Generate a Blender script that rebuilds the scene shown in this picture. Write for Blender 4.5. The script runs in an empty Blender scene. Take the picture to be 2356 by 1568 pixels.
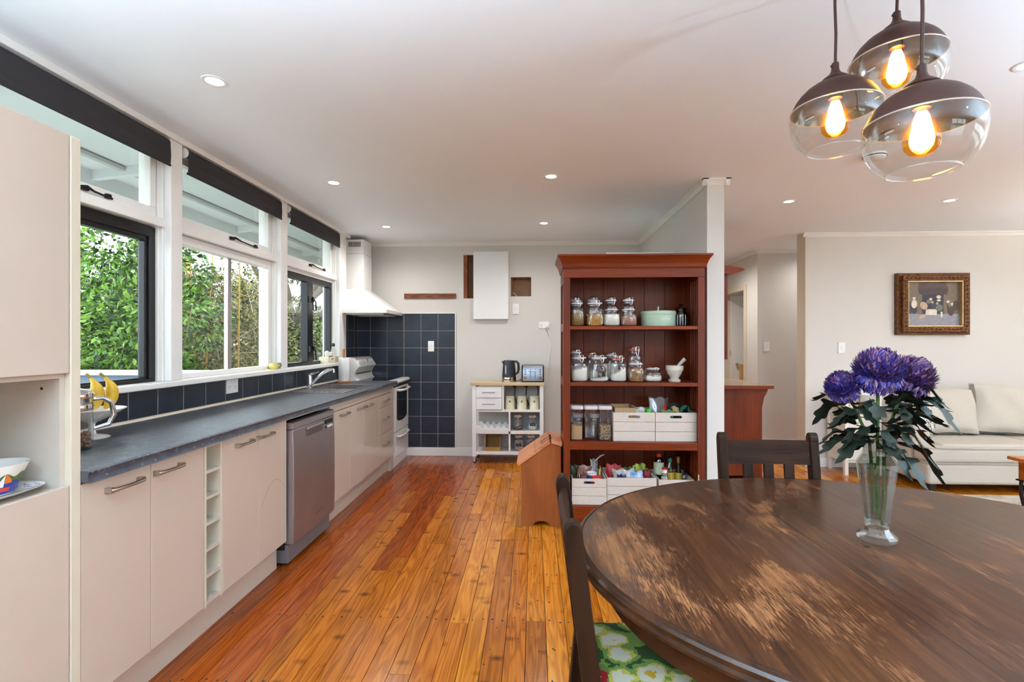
import bpy, bmesh, math, random
from mathutils import Vector, Matrix, Euler
random.seed(11)
sc = bpy.context.scene
COL = sc.collection
PI = math.pi

# ---------------------------------------------------------------- camera, world, exposure
H = 1.34
cam_data = bpy.data.cameras.new('camera')
cam_data.sensor_fit = 'HORIZONTAL'
cam_data.sensor_width = 36.0
cam_data.lens = 36.0 * 1144.0 / 2356.0
cam_data.clip_start = 0.02
cam = bpy.data.objects.new('camera', cam_data)
cam.location = (0, 0, H)
cam.rotation_euler = (PI / 2, 0, 0.0434)
COL.objects.link(cam)
sc.camera = cam

world = bpy.data.worlds.new('overcast_sky')
sc.world = world
world.use_nodes = True
bg = world.node_tree.nodes['Background']
bg.inputs['Color'].default_value = (0.80, 0.90, 1.0, 1)
bg.inputs['Strength'].default_value = 3.9

sc.view_settings.view_transform = 'Standard'
sc.view_settings.look = 'None'
sc.view_settings.gamma = 1.0
sc.view_settings.use_curve_mapping = False
sc.view_settings.exposure = 0.66
DOWNLIGHT_W = 12.0
PENDANT_W = 0.8
FILL_UPLIGHT_W = 560.0

# ---------------------------------------------------------------- materials
def nd(nt, kind, ins=None, **props):
    n = nt.nodes.new(kind)
    for k, v in props.items():
        setattr(n, k, v)
    for k, v in (ins or {}).items():
        if isinstance(v, bpy.types.NodeSocket):
            nt.links.new(v, n.inputs[k])
        else:
            n.inputs[k].default_value = v
    return n

def c4(c):
    return (c[0], c[1], c[2], 1.0)

def srgb(r, g, b):
    f = lambda x: (x / 255.0 / 12.92) if x / 255.0 <= 0.04045 else ((x / 255.0 + 0.055) / 1.055) ** 2.4
    return (f(r), f(g), f(b))

def ramp(nt, fac, stops):
    n = nt.nodes.new('ShaderNodeValToRGB')
    nt.links.new(fac, n.inputs[0])
    e = n.color_ramp.elements
    while len(e) < len(stops):
        e.new(0.5)
    for i, (p, c) in enumerate(stops):
        e[i].position = p
        e[i].color = c4(c)
    return n.outputs[0]

def new_mat(name):
    m = bpy.data.materials.new(name)
    m.use_nodes = True
    nt = m.node_tree
    return m, nt, nt.nodes['Principled BSDF']

def M(name, col, rough=0.5, metal=0.0, coat=0.0, var=0.06, vscale=8.0, bump=0.0, bscale=60.0, emit=None, spec=0.5, col2=None):
    m, nt, b = new_mat(name)
    tc = nd(nt, 'ShaderNodeTexCoord')
    no = nd(nt, 'ShaderNodeTexNoise', {'Vector': tc.outputs['Object'], 'Scale': vscale, 'Detail': 3.0})
    c_lo = col2 if col2 else tuple(x * (1 - var) for x in col)
    nt.links.new(ramp(nt, no.outputs['Fac'], [(0.35, c_lo), (0.65, col)]), b.inputs['Base Color'])
    b.inputs['Roughness'].default_value = rough
    b.inputs['Metallic'].default_value = metal
    b.inputs['Coat Weight'].default_value = coat
    b.inputs['Specular IOR Level'].default_value = spec
    if bump:
        n2 = nd(nt, 'ShaderNodeTexNoise', {'Vector': tc.outputs['Object'], 'Scale': bscale, 'Detail': 4.0})
        bp = nd(nt, 'ShaderNodeBump', {'Strength': bump, 'Distance': 0.01, 'Height': n2.outputs['Fac']})
        nt.links.new(bp.outputs[0], b.inputs['Normal'])
    if emit:
        b.inputs['Emission Color'].default_value = c4(emit[0])
        b.inputs['Emission Strength'].default_value = emit[1]
    return m

def W(name, c1, c2, axis='Y', across=22.0, along=1.4, rings=16.0, rough=0.35, coat=0.2, knots=0.0, c3=None, bump=0.05, fine=90.0, rings_mix=0.6, spec=0.3):
    """wood: contour lines of a stretched noise, plus fine pores; grain along the axis"""
    m, nt, b = new_mat(name)
    tc = nd(nt, 'ShaderNodeTexCoord')
    oi = nd(nt, 'ShaderNodeObjectInfo')
    off = nd(nt, 'ShaderNodeVectorMath', {0: oi.outputs['Random'], 1: (37.0, 53.0, 71.0)}, operation='MULTIPLY')
    vec = nd(nt, 'ShaderNodeVectorMath', {0: tc.outputs['Object'], 1: off.outputs[0]}, operation='ADD')
    s = [across * 0.22] * 3
    s['XYZ'.index(axis)] = along * 0.5
    mp = nd(nt, 'ShaderNodeMapping', {'Vector': vec.outputs[0], 'Scale': tuple(s)})
    n1 = nd(nt, 'ShaderNodeTexNoise', {'Vector': mp.outputs[0], 'Scale': 1.0, 'Detail': 2.0, 'Distortion': 0.4})
    mul = nd(nt, 'ShaderNodeMath', {0: n1.outputs['Fac'], 1: rings * 6.0}, operation='MULTIPLY')
    sn = nd(nt, 'ShaderNodeMath', {0: mul.outputs[0]}, operation='SINE')
    sn2 = nd(nt, 'ShaderNodeMapRange', {'Value': sn.outputs[0], 'From Min': -1.0, 'From Max': 1.0})
    s2 = [fine * 1.6] * 3
    s2['XYZ'.index(axis)] = fine * 0.05
    mp2 = nd(nt, 'ShaderNodeMapping', {'Vector': vec.outputs[0], 'Scale': tuple(s2)})
    n2 = nd(nt, 'ShaderNodeTexNoise', {'Vector': mp2.outputs[0], 'Scale': 1.0, 'Detail': 4.0})
    s3 = [3.0] * 3
    s3['XYZ'.index(axis)] = 0.6
    mp3 = nd(nt, 'ShaderNodeMapping', {'Vector': vec.outputs[0], 'Scale': tuple(s3)})
    n3 = nd(nt, 'ShaderNodeTexNoise', {'Vector': mp3.outputs[0], 'Scale': 1.5, 'Detail': 3.0})
    mixv = nd(nt, 'ShaderNodeMix', {0: rings_mix * 0.6, 2: n2.outputs['Fac'], 3: sn2.outputs[0]})
    mixv2 = nd(nt, 'ShaderNodeMix', {0: 0.35, 2: mixv.outputs[0], 3: n3.outputs['Fac']})
    col = ramp(nt, mixv2.outputs[0], [(0.28, c1), (0.66, c2)] if not c3 else [(0.2, c1), (0.5, c2), (0.75, c3)])
    if knots:
        sk = [7.5] * 3
        sk['XYZ'.index(axis)] = 12.0
        mk = nd(nt, 'ShaderNodeMapping', {'Vector': vec.outputs[0], 'Scale': tuple(sk)})
        vo = nd(nt, 'ShaderNodeTexVoronoi', {'Vector': mk.outputs[0], 'Scale': 0.8, 'Randomness': 1.0})
        kf = nd(nt, 'ShaderNodeMapRange', {'Value': vo.outputs['Distance'], 'From Min': 0.03, 'From Max': 0.26, 'To Min': knots, 'To Max': 0.0})
        mk2 = nd(nt, 'ShaderNodeMix', {0: kf.outputs[0], 6: col, 7: c4(tuple(x * 0.28 for x in c1))}, data_type='RGBA')
        col = mk2.outputs[2]
    hv = nd(nt, 'ShaderNodeHueSaturation', {'Color': col, 'Value': nd(nt, 'ShaderNodeMapRange', {'Value': oi.outputs['Random'], 'To Min': 0.84, 'To Max': 1.12}).outputs[0]})
    nt.links.new(hv.outputs[0], b.inputs['Base Color'])
    nt.links.new(nd(nt, 'ShaderNodeMapRange', {'Value': n3.outputs['Fac'], 'To Min': rough * 0.75, 'To Max': rough * 1.3}).outputs[0], b.inputs['Roughness'])
    b.inputs['Coat Weight'].default_value = coat
    b.inputs['Specular IOR Level'].default_value = spec
    b.inputs['Coat Roughness'].default_value = 0.12
    if bump:
        bp = nd(nt, 'ShaderNodeBump', {'Strength': bump, 'Distance': 0.004, 'Height': mixv.outputs[0]})
        nt.links.new(bp.outputs[0], b.inputs['Normal'])
    return m

def thin_glass(name, tint=(1, 1, 1), ior=1.45, rough=0.0, base=0.0):
    m = bpy.data.materials.new(name)
    m.use_nodes = True
    nt = m.node_tree
    nt.nodes.remove(nt.nodes['Principled BSDF'])
    out = [n for n in nt.nodes if n.type == 'OUTPUT_MATERIAL'][0]
    geo = nd(nt, 'ShaderNodeNewGeometry')
    eta = nd(nt, 'ShaderNodeMix', {0: geo.outputs['Backfacing'], 2: ior, 3: 1.0 / ior})
    fr = nd(nt, 'ShaderNodeFresnel', {'IOR': eta.outputs[0]})
    f2 = nd(nt, 'ShaderNodeMath', {0: fr.outputs[0], 1: base}, operation='ADD', use_clamp=True)
    t = nd(nt, 'ShaderNodeBsdfTransparent', {'Color': c4(tint)})
    g = nd(nt, 'ShaderNodeBsdfGlossy', {'Color': (1, 1, 1, 1), 'Roughness': rough})
    mx = nd(nt, 'ShaderNodeMixShader', {0: f2.outputs[0], 1: t.outputs[0], 2: g.outputs[0]})
    nt.links.new(mx.outputs[0], out.inputs[0])
    return m

def emission(name, col, s):
    m = bpy.data.materials.new(name)
    m.use_nodes = True
    nt = m.node_tree
    nt.nodes.remove(nt.nodes['Principled BSDF'])
    out = [n for n in nt.nodes if n.type == 'OUTPUT_MATERIAL'][0]
    e = nd(nt, 'ShaderNodeEmission', {'Color': c4(col), 'Strength': s})
    nt.links.new(e.outputs[0], out.inputs[0])
    return m

MT = {}
MT['wall'] = M('wall_paint', srgb(216, 211, 204), 0.55, var=0.02, vscale=2, bump=0.03, bscale=180)
MT['ceiling'] = M('ceiling_paint', srgb(244, 249, 254), 0.6, var=0.015, vscale=1.5)
MT['trim'] = M('white_gloss_paint', srgb(238, 236, 232), 0.3, var=0.02)
MT['cab'] = M('cream_gloss_laminate', srgb(202, 184, 168), 0.16, var=0.015, coat=0.3)
MT['cab_in'] = M('cream_melamine', srgb(200, 187, 172), 0.45, var=0.03)
MT['edge'] = M('cream_edge_band', srgb(216, 204, 182), 0.35, var=0.03)
MT['black_alu'] = M('black_aluminium', srgb(22, 22, 25), 0.32, metal=0.2, var=0.1)
MT['blind'] = M('charcoal_blind_fabric', srgb(52, 49, 52), 0.85, var=0.12, vscale=120)
MT['tile'] = M('black_glazed_tile', srgb(36, 46, 60), 0.28, var=0.3, vscale=9, bump=0.06, bscale=12)
MT['grout'] = M('pale_grout', srgb(176, 168, 166), 0.9, var=0.25, vscale=30)
MT['steel'] = M('brushed_steel', srgb(178, 172, 172), 0.32, metal=0.95, var=0.08, vscale=40)
MT['dw_steel'] = M('dishwasher_steel', srgb(168, 162, 164), 0.36, metal=0.85, var=0.1, vscale=3)
MT['chrome'] = M('chrome', srgb(225, 226, 230), 0.07, metal=1.0, var=0.02)
MT['nickel'] = M('satin_nickel', srgb(190, 186, 180), 0.28, metal=1.0, var=0.04)
MT['white_enamel'] = M('white_enamel', srgb(236, 234, 230), 0.18, var=0.02, coat=0.3)
MT['white_plastic'] = M('white_plastic', srgb(240, 239, 236), 0.35, var=0.02)
MT['black_glass'] = M('black_glass', srgb(12, 12, 14), 0.06, var=0.1)
MT['black_plastic'] = M('black_plastic', srgb(24, 24, 26), 0.4, var=0.1)
MT['dark_metal'] = M('dark_iron', srgb(38, 34, 32), 0.45, metal=0.6, var=0.2)
MT['brown_cavity'] = M('brown_building_board', srgb(140, 108, 82), 0.8, var=0.15)
MT['white_panel'] = M('white_satin_panel', srgb(240, 240, 239), 0.4, var=0.01)
MT['wood_strip'] = W('oiled_rimu', srgb(92, 50, 30), srgb(142, 84, 52), 'X', rough=0.5, coat=0)
MT['stud'] = W('red_framing_timber', srgb(120, 62, 38), srgb(158, 92, 60), 'Z', rough=0.7, coat=0)
for k, (a, b_, c_) in dict(floor_a=((122, 60, 10), (176, 96, 20), (196, 120, 32)), floor_b=((148, 80, 16), (198, 118, 28), (218, 146, 46)),
                       floor_c=((110, 44, 8), (150, 68, 14), (172, 88, 24))).items():
    MT[k] = W('floor_pine_' + k[-1], srgb(*a), srgb(*b_), 'Y', across=60, along=2.2, rings=9, rough=0.2, coat=0.18, knots=0.85 if k != 'floor_c' else 0.0, c3=srgb(*c_), bump=0.03, rings_mix=0.55)
MT['floor_gap'] = M('dark_floor_gap', srgb(30, 16, 8), 0.8, var=0.2)
MT['mahogany'] = W('mahogany', srgb(74, 23, 2), srgb(122, 46, 8), 'Z', across=16, along=1.0, rings=5, rough=0.38, coat=0.03, rings_mix=0.3, spec=0.25)
MT['mahogany_h'] = W('mahogany_rail', srgb(86, 28, 3), srgb(138, 54, 10), 'X', across=16, along=1.0, rings=5, rough=0.38, coat=0.03, rings_mix=0.3, spec=0.25)
MT['kauri'] = W('kauri_box', srgb(134, 66, 28), srgb(172, 96, 46), 'Z', across=14, along=1.2, rings=5, rough=0.4, coat=0.15, rings_mix=0.4)
MT['kauri_lid'] = W('kauri_lid', srgb(168, 96, 56), srgb(200, 132, 88), 'X', across=14, along=1.2, rings=5, rough=0.4, coat=0.1, rings_mix=0.4)
MT['oak_dark'] = W('dark_oak', srgb(24, 13, 8), srgb(48, 28, 17), 'Z', across=24, along=1.2, rings=8, rough=0.42, coat=0.0, spec=0.14)
MT['oak_dark_h'] = W('dark_oak_rail', srgb(26, 14, 8), srgb(54, 31, 19), 'X', across=24, along=1.2, rings=8, rough=0.42, coat=0.0, spec=0.14)
MT['beech'] = W('pale_beech', srgb(206, 178, 132), srgb(226, 202, 158), 'X', across=12, along=1.0, rings=4, rough=0.45, coat=0.1, rings_mix=0.4)
MT['bamboo'] = W('bamboo_box', srgb(158, 116, 62), srgb(190, 148, 90), 'X', across=14, along=1.2, rings=5, rough=0.5, coat=0)
MT['crate'] = M('white_washed_crate', srgb(208, 194, 181), 0.6, var=0.05, vscale=30)
MT['cream_ceramic'] = M('cream_ceramic', srgb(238, 232, 200), 0.25, var=0.04, coat=0.3)
MT['ceramic'] = M('white_ceramic', srgb(232, 228, 220), 0.22, var=0.03, coat=0.3)
MT['glass'] = thin_glass('clear_glass', (0.93, 0.935, 0.93), 1.5, 0.0, 0.02)
MT['jar_glass'] = thin_glass('jar_glass', (0.935, 0.95, 0.955), 1.5, 0.03, 0.045)
MT['pane'] = thin_glass('window_pane', (0.97, 0.99, 0.985), 1.3)
MT['smoke_glass'] = thin_glass('brown_glass', (0.30, 0.17, 0.11), 1.5, 0.02, 0.05)
MT['plastic_clear'] = thin_glass('clear_plastic', (0.9, 0.9, 0.92), 1.45, 0.06, 0.04)
MT['water'] = thin_glass('water', (0.93, 0.96, 0.94), 1.33)
MT['sofa'] = M('oatmeal_linen', srgb(196, 187, 174), 0.9, var=0.08, vscale=160, bump=0.25, bscale=300)
MT['piping'] = M('oatmeal_piping', srgb(178, 170, 158), 0.9, var=0.05)
MT['black'] = M('matt_black', srgb(16, 15, 15), 0.7, var=0.1)
MT['rubber'] = M('grey_rubber', srgb(60, 58, 58), 0.7)

# ---------------------------------------------------------------- mesh builder
WL = {}

class MB:
    def __init__(self):
        self.v, self.f, self.mi = [], [], []

    def add(self, vs, fs, mi=0):
        o = len(self.v)
        self.v += [tuple(p) for p in vs]
        for q in fs:
            self.f.append(tuple(i + o for i in q))
            self.mi.append(mi)
        return self

    def box(self, x0, x1, y0, y1, z0, z1, mi=0):
        if x0 > x1: x0, x1 = x1, x0
        if y0 > y1: y0, y1 = y1, y0
        if z0 > z1: z0, z1 = z1, z0
        return self.add([(x0, y0, z0), (x1, y0, z0), (x1, y1, z0), (x0, y1, z0), (x0, y0, z1), (x1, y0, z1), (x1, y1, z1), (x0, y1, z1)],
                        [(0, 3, 2, 1), (4, 5, 6, 7), (0, 1, 5, 4), (1, 2, 6, 5), (2, 3, 7, 6), (3, 0, 4, 7)], mi)

    def prism(self, poly, lo, hi, axis='z', mi=0):
        n = len(poly)
        def P(a, b, c):
            return {'x': (c, a, b), 'y': (a, c, b), 'z': (a, b, c)}[axis]
        vs = [P(a, b, lo) for a, b in poly] + [P(a, b, hi) for a, b in poly]
        fs = [tuple(range(n))[::-1], tuple(range(n, 2 * n))]
        fs += [(i, (i + 1) % n, n + (i + 1) % n, n + i) for i in range(n)]
        return self.add(vs, fs, mi)

    def lathe(self, prof, n=24, c=(0, 0, 0), mi=0, ps=None, cap0=False, cap1=False):
        """profile [(r,z)]; ps = superellipse power for each ring (2 round, 5 squarish)"""
        vs, fs = [], []
        for k, (r, z) in enumerate(prof):
            p = ps[k] if ps else 2.0
            for i in range(n):
                a = 2 * PI * (i + 0.5) / n
                ca, sa = math.cos(a), math.sin(a)
                q = 1.0 if p == 2.0 else (abs(ca) ** p + abs(sa) ** p) ** (-1.0 / p)
                vs.append((c[0] + r * q * ca, c[1] + r * q * sa, c[2] + z))
        for k in range(len(prof) - 1):
            for i in range(n):
                j = (i + 1) % n
                fs.append((k * n + i, k * n + j, (k + 1) * n + j, (k + 1) * n + i))
        if cap0: fs.append(tuple(range(n))[::-1])
        if cap1: fs.append(tuple(range((len(prof) - 1) * n, len(prof) * n)))
        return self.add(vs, fs, mi)

    def tube(self, pts, r, n=8, mi=0, closed=False, caps=True):
        pts = [Vector(p) for p in pts]
        m = len(pts)
        rs = r if isinstance(r, (list, tuple)) else [r] * m
        vs, fs = [], []
        up = None
        for i, p in enumerate(pts):
            if closed:
                t = (pts[(i + 1) % m] - pts[i - 1])
            else:
                t = pts[min(i + 1, m - 1)] - pts[max(i - 1, 0)]
            t.normalize()
            if up is None:
                up = Vector((0, 0, 1)) if abs(t.z) < 0.9 else Vector((1, 0, 0))
            a = t.cross(up)
            if a.length < 1e-5:
                a = t.cross(Vector((0.3, 0.8, 0.5)))
            a.normalize()
            b = a.cross(t)
            up = b
            for k in range(n):
                w = 2 * PI * k / n
                vs.append(p + (a * math.cos(w) + b * math.sin(w)) * rs[i])
        for i in range(m if closed else m - 1):
            i2 = (i + 1) % m
            for k in range(n):
                k2 = (k + 1) % n
                fs.append((i * n + k, i * n + k2, i2 * n + k2, i2 * n + k))
        if caps and not closed:
            fs.append(tuple(range(n))[::-1])
            fs.append(tuple(range((m - 1) * n, m * n)))
        return self.add(vs, fs, mi)

    def cyl(self, p0, p1, r0, r1=None, n=16, mi=0):
        return self.tube([p0, p1], [r0, r0 if r1 is None else r1], n, mi)

    def grid(self, fn, nu, nv, mi=0):
        vs = [fn(i / nu, j / nv) for j in range(nv + 1) for i in range(nu + 1)]
        fs = [(j * (nu + 1) + i, j * (nu + 1) + i + 1, (j + 1) * (nu + 1) + i + 1, (j + 1) * (nu + 1) + i) for j in range(nv) for i in range(nu)]
        return self.add(vs, fs, mi)

    def cushion(self, w, d, h, n=10, p=4.0, edge=0.25, mi=0):
        """soft block centred on the origin, w x d, h thick in the middle"""
        def hh(u, v):
            a = max(0.0, 1 - abs(2 * u - 1) ** p) ** 0.5
            b = max(0.0, 1 - abs(2 * v - 1) ** p) ** 0.5
            return h / 2 * (edge + (1 - edge) * a * b) if 0 < u < 1 and 0 < v < 1 else h / 2 * edge
        for sgn in (1, -1):
            vs = [((i / n - 0.5) * w, (j / n - 0.5) * d, sgn * hh(i / n, j / n)) for j in range(n + 1) for i in range(n + 1)]
            fs = [(j * (n + 1) + i, j * (n + 1) + i + 1, (j + 1) * (n + 1) + i + 1, (j + 1) * (n + 1) + i) for j in range(n) for i in range(n)]
            if sgn < 0: fs = [q[::-1] for q in fs]
            self.add(vs, fs, mi)
        e = h / 2 * edge
        ring = [(i / n, 0) for i in range(n)] + [(1, i / n) for i in range(n)] + [(1 - i / n, 1) for i in range(n)] + [(0, 1 - i / n) for i in range(n)]
        m = len(ring)
        vs = [((u - .5) * w, (v - .5) * d, -e) for u, v in ring] + [((u - .5) * w, (v - .5) * d, e) for u, v in ring]
        return self.add(vs, [(i, (i + 1) % m, m + (i + 1) % m, m + i) for i in range(m)], mi)

    def holed(self, x0, x1, z0, z1, loop, y0, y1, mi=0):
        """plate in the xz plane from y0 to y1 with a hole; loop = hole outline counter-clockwise in (x,z)"""
        cx = sum(p[0] for p in loop) / len(loop); cz = sum(p[1] for p in loop) / len(loop)
        pts = list(loop)
        outer = []
        for (x, z) in pts:
            dx, dz = x - cx, z - cz
            t = 1e9
            if dx > 1e-9: t = min(t, (x1 - cx) / dx)
            if dx < -1e-9: t = min(t, (x0 - cx) / dx)
            if dz > 1e-9: t = min(t, (z1 - cz) / dz)
            if dz < -1e-9: t = min(t, (z0 - cz) / dz)
            outer.append([cx + dx * t, cz + dz * t])
        for X in (x0, x1):                      # snap the nearest outer point to each corner
            for Z in (z0, z1):
                k = min(range(len(outer)), key=lambda i: (outer[i][0] - X) ** 2 + (outer[i][1] - Z) ** 2)
                outer[k] = [X, Z]
        n = len(pts)
        vs = [(x, y0, z) for x, z in pts] + [(x, y0, z) for x, z in outer] + [(x, y1, z) for x, z in pts] + [(x, y1, z) for x, z in outer]
        fs = []
        for i in range(n):
            j = (i + 1) % n
            fs += [(i, j, n + j, n + i), (2 * n + i, 3 * n + i, 3 * n + j, 2 * n + j), (i, 2 * n + i, 2 * n + j, j), (n + i, n + j, 3 * n + j, 3 * n + i)]
        return self.add(vs, fs, mi)

    def xf(self, mat, start=0):
        for i in range(start, len(self.v)):
            self.v[i] = tuple(mat @ Vector(self.v[i]))
        return self

def stadium(cx, cz, w, h, n=8):
    r = h / 2
    pts = []
    for i in range(n + 1):
        a = -PI / 2 + PI * i / n
        pts.append((cx + w / 2 - r + r * math.cos(a), cz + r * math.sin(a)))
    for i in range(n + 1):
        a = PI / 2 + PI * i / n
        pts.append((cx - w / 2 + r + r * math.cos(a), cz + r * math.sin(a)))
    return pts

def tagp(o, label=None, cat=None, group=None, kind=None):
    if label: o['label'] = label
    if cat: o['category'] = cat
    if group: o['group'] = group
    if kind: o['kind'] = kind
    return o

def T(name, label, cat, loc=(0, 0, 0), rz=0.0, group=None, kind=None):
    o = bpy.data.objects.new(name, None)
    o.empty_display_size = 0.05
    COL.objects.link(o)
    o.location = loc
    o.rotation_euler = (0, 0, rz)
    WL[o.name] = Vector(loc)
    return tagp(o, label, cat, group, kind)

def P(name, mb, mat, parent=None, origin=None, world=True, bevel=0.0, smooth=None, label=None, cat=None, group=None, kind=None, seg=2):
    """link a builder as one mesh object; vertices are given in world space unless world=False"""
    if parent is not None:
        off = WL[parent.name]
    else:
        off = Vector(origin) if origin else Vector((0, 0, 0))
    vs = [(p[0] - off.x, p[1] - off.y, p[2] - off.z) for p in mb.v] if world else mb.v
    me = bpy.data.meshes.new(name)
    me.from_pydata(vs, [], mb.f)
    mats = mat if isinstance(mat, (list, tuple)) else [mat]
    for m in mats:
        me.materials.append(m)
    if len(mats) > 1:
        for p, i in zip(me.polygons, mb.mi):
            p.material_index = i
    bm = bmesh.new(); bm.from_mesh(me)
    bmesh.ops.recalc_face_normals(bm, faces=bm.faces)
    bm.to_mesh(me); bm.free()
    if smooth is not None:
        for p in me.polygons:
            p.use_smooth = True
        me.set_sharp_from_angle(angle=math.radians(smooth))
    me.update()
    o = bpy.data.objects.new(name, me)
    COL.objects.link(o)
    if parent is not None:
        o.parent = parent
        WL[o.name] = off
    else:
        o.location = off
        WL[o.name] = off
    if bevel:
        bv = o.modifiers.new('bevel', 'BEVEL')
        bv.width = bevel; bv.segments = seg; bv.limit_method = 'ANGLE'; bv.angle_limit = math.radians(40)
    return tagp(o, label, cat, group, kind)

def share(name, src, parent, offset):
    """another part with the mesh of src, moved by offset"""
    o = src.copy()
    o.name = name
    COL.objects.link(o)
    o.parent = parent
    o.location = Vector(src.location) + Vector(offset)
    WL[o.name] = WL[parent.name]
    return o

def bx(*a):
    return MB().box(*a)

def light(name, kind, loc, power, col, parent=None, rot=(0, 0, 0), **kw):
    l = bpy.data.lights.new(name, kind)
    l.energy = power
    l.color = col
    for k, v in kw.items():
        setattr(l, k, v)
    o = bpy.data.objects.new(name, l)
    COL.objects.link(o)
    o.rotation_euler = rot
    if parent is not None:
        o.parent = parent
        o.location = Vector(loc) - WL[parent.name]
    else:
        o.location = loc
    return o
# ================================================================ room shell
CH = 2.49
XW = -2.075
YB = 5.77
def S(name, mb, mat, label, cat, **kw):
    return P(name, mb, mat, None, label=label, cat=cat, kind='structure', **kw)

# ---- floor
floor = S('floor', bx(-2.2, 6.5, -2.7, 9.2, -0.12, -0.012), MT['floor_gap'], 'polished timber board floor running through kitchen and living room', 'floor')
BW = 0.0916
nails = MB()
rows = [0.95 + 0.478 * i for i in range(14)]
xk = -1.409 - BW * 2
ncol = 0
fb_count = 0
while xk < 5.9:
    cut = []
    if xk < 3.4:
        cut = [[3.05, 4.9], [2.86, 4.28], [3.27, 5.2], [1.5, 3.84], [3.84, 5.2], [2.35, 4.4], [3.84, 4.8], [1.9, 3.35]][ncol % 8]
        cut = [c + random.choice([0, 0, 0.478, -0.478]) for c in cut] if ncol > 3 else cut
    elif xk > 2.2:
        cut = []
    ys = [0.6 if xk < 1.5 else 1.6] + cut + [6.4 if xk > 1.3 else 5.77]
    if xk > 1.3 and xk < 2.9: ys[-1] = 9.0
    for a, b_ in zip(ys[:-1], ys[1:]):
        if b_ - a < 0.2: continue
        red = (xk < -1.15) or (xk < -0.72 and a > 2.8) or random.random() < 0.12
        mk = 'floor_c' if red else ('floor_b' if (xk > -0.5 and random.random() < 0.65) else 'floor_a')
        z = random.uniform(-0.0006, 0.0006)
        mb = bx(0.0010, BW - 0.0016, 0.0010, b_ - a - 0.0014, -0.012, 0.0 + z)
        o = P('floorboard', mb, MT[mk], floor, world=False)
        o.location = (xk, a, 0)
        fb_count += 1
    if xk < 3.2:
        for r in rows:
            if r < 6.3:
                for dx in (0.02, 0.071):
                    if random.random() < 0.9:
                        rr = random.uniform(0.0030, 0.0058)
                        x_, y_ = xk + dx + random.uniform(-.004, .004), r + random.uniform(-.012, .012)
                        nails.add([(x_ + rr * math.cos(k * PI / 3), y_ + rr * 1.3 * math.sin(k * PI / 3), 0.0009) for k in range(6)], [tuple(range(6))])
    # scattered old borer and tack marks
    if -0.3 < xk < 0.2:
        for k in range(26):
            rr = random.uniform(0.0018, 0.0042)
            x_, y_ = xk + random.uniform(.01, .08), random.uniform(1.6, 4.2)
            nails.add([(x_ + rr * math.cos(k2 * PI / 3), y_ + rr * 1.6 * math.sin(k2 * PI / 3), 0.0009) for k2 in range(6)], [tuple(range(6))])
    xk += BW
    ncol += 1
P('nail_holes', nails, MT['floor_gap'], floor, kind='stuff')
# floor behind the camera
P('floorboard_field', bx(-2.2, 6.5, -2.7, 0.598, -0.012, 0.0), MT['floor_a'], floor)

# ---- ceiling
S('ceiling', bx(-2.2, 6.5, -2.7, 9.2, CH, CH + 0.08), MT['ceiling'], 'flat white painted ceiling', 'ceiling')

# ---- left (window) wall
wl = MB()
wl.box(-2.195, XW, -2.7, 1.0, 0, CH)                 # behind the tall cupboard
wl.box(-2.195, XW, 1.0, 5.32, 0, 1.085)              # under the sill
wl.box(-2.195, XW, 1.0, 5.32, 2.44, CH)              # head
wl.box(-2.195, XW, 5.232, 5.87, 0, CH)               # corner by the range hood
S('wall_left', wl, MT['wall'], 'white painted window wall along the kitchen bench', 'wall')
# ---- kitchen back wall with two cut-outs
hx = [(-0.817, -0.60, 1.836, 2.342), (-0.265, -0.029, 1.858, 2.081)]
wb = MB()
xs = [-2.195, -0.817, -0.60, -0.265, -0.029, 1.235]
for i in range(5):
    a, b_ = xs[i], xs[i + 1]
    h_ = {1: hx[0], 3: hx[1]}.get(i)
    if h_:
        wb.box(a, b_, YB, YB + 0.012, 0, h_[2]); wb.box(a, b_, YB, YB + 0.012, h_[3], CH)
    else:
        wb.box(a, b_, YB, YB + 0.012, 0, CH)
wback = S('wall_back', wb, MT['wall'], 'cream painted kitchen end wall with two ragged cut-outs', 'wall')
P('cavity_lining', bx(-2.195, 1.235, YB + 0.10, YB + 0.13, 0, CH), MT['brown_cavity'], wback, label='brown building board seen through the cut-outs')
for a, b_ in ((-0.86, -0.775), (-0.30, -0.245), (-0.62, -0.58), (-0.02, 0.03)):
    P('stud', bx(a, b_, YB + 0.013, YB + 0.10, 0.2, CH), MT['stud'], wback)
P('nogging', bx(-0.30, 0.03, YB + 0.03, YB + 0.10, 2.07, 2.11), MT['stud'], wback)
cw = MB().tube([(-0.262, YB + 0.02, 1.905), (-0.235, YB + 0.03, 1.90), (-0.21, YB + 0.03, 1.88), (-0.19, YB + 0.03, 1.85)], 0.004, 6)
P('loose_cable', cw, MT['white_plastic'], wback, smooth=60)
# ---- partition beside the bookcase
S('wall_partition', bx(1.235, 1.355, 3.60, YB + 0.13, 0, CH), MT['wall'], 'white end-on partition wall between bookcase and hall', 'wall')
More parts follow.
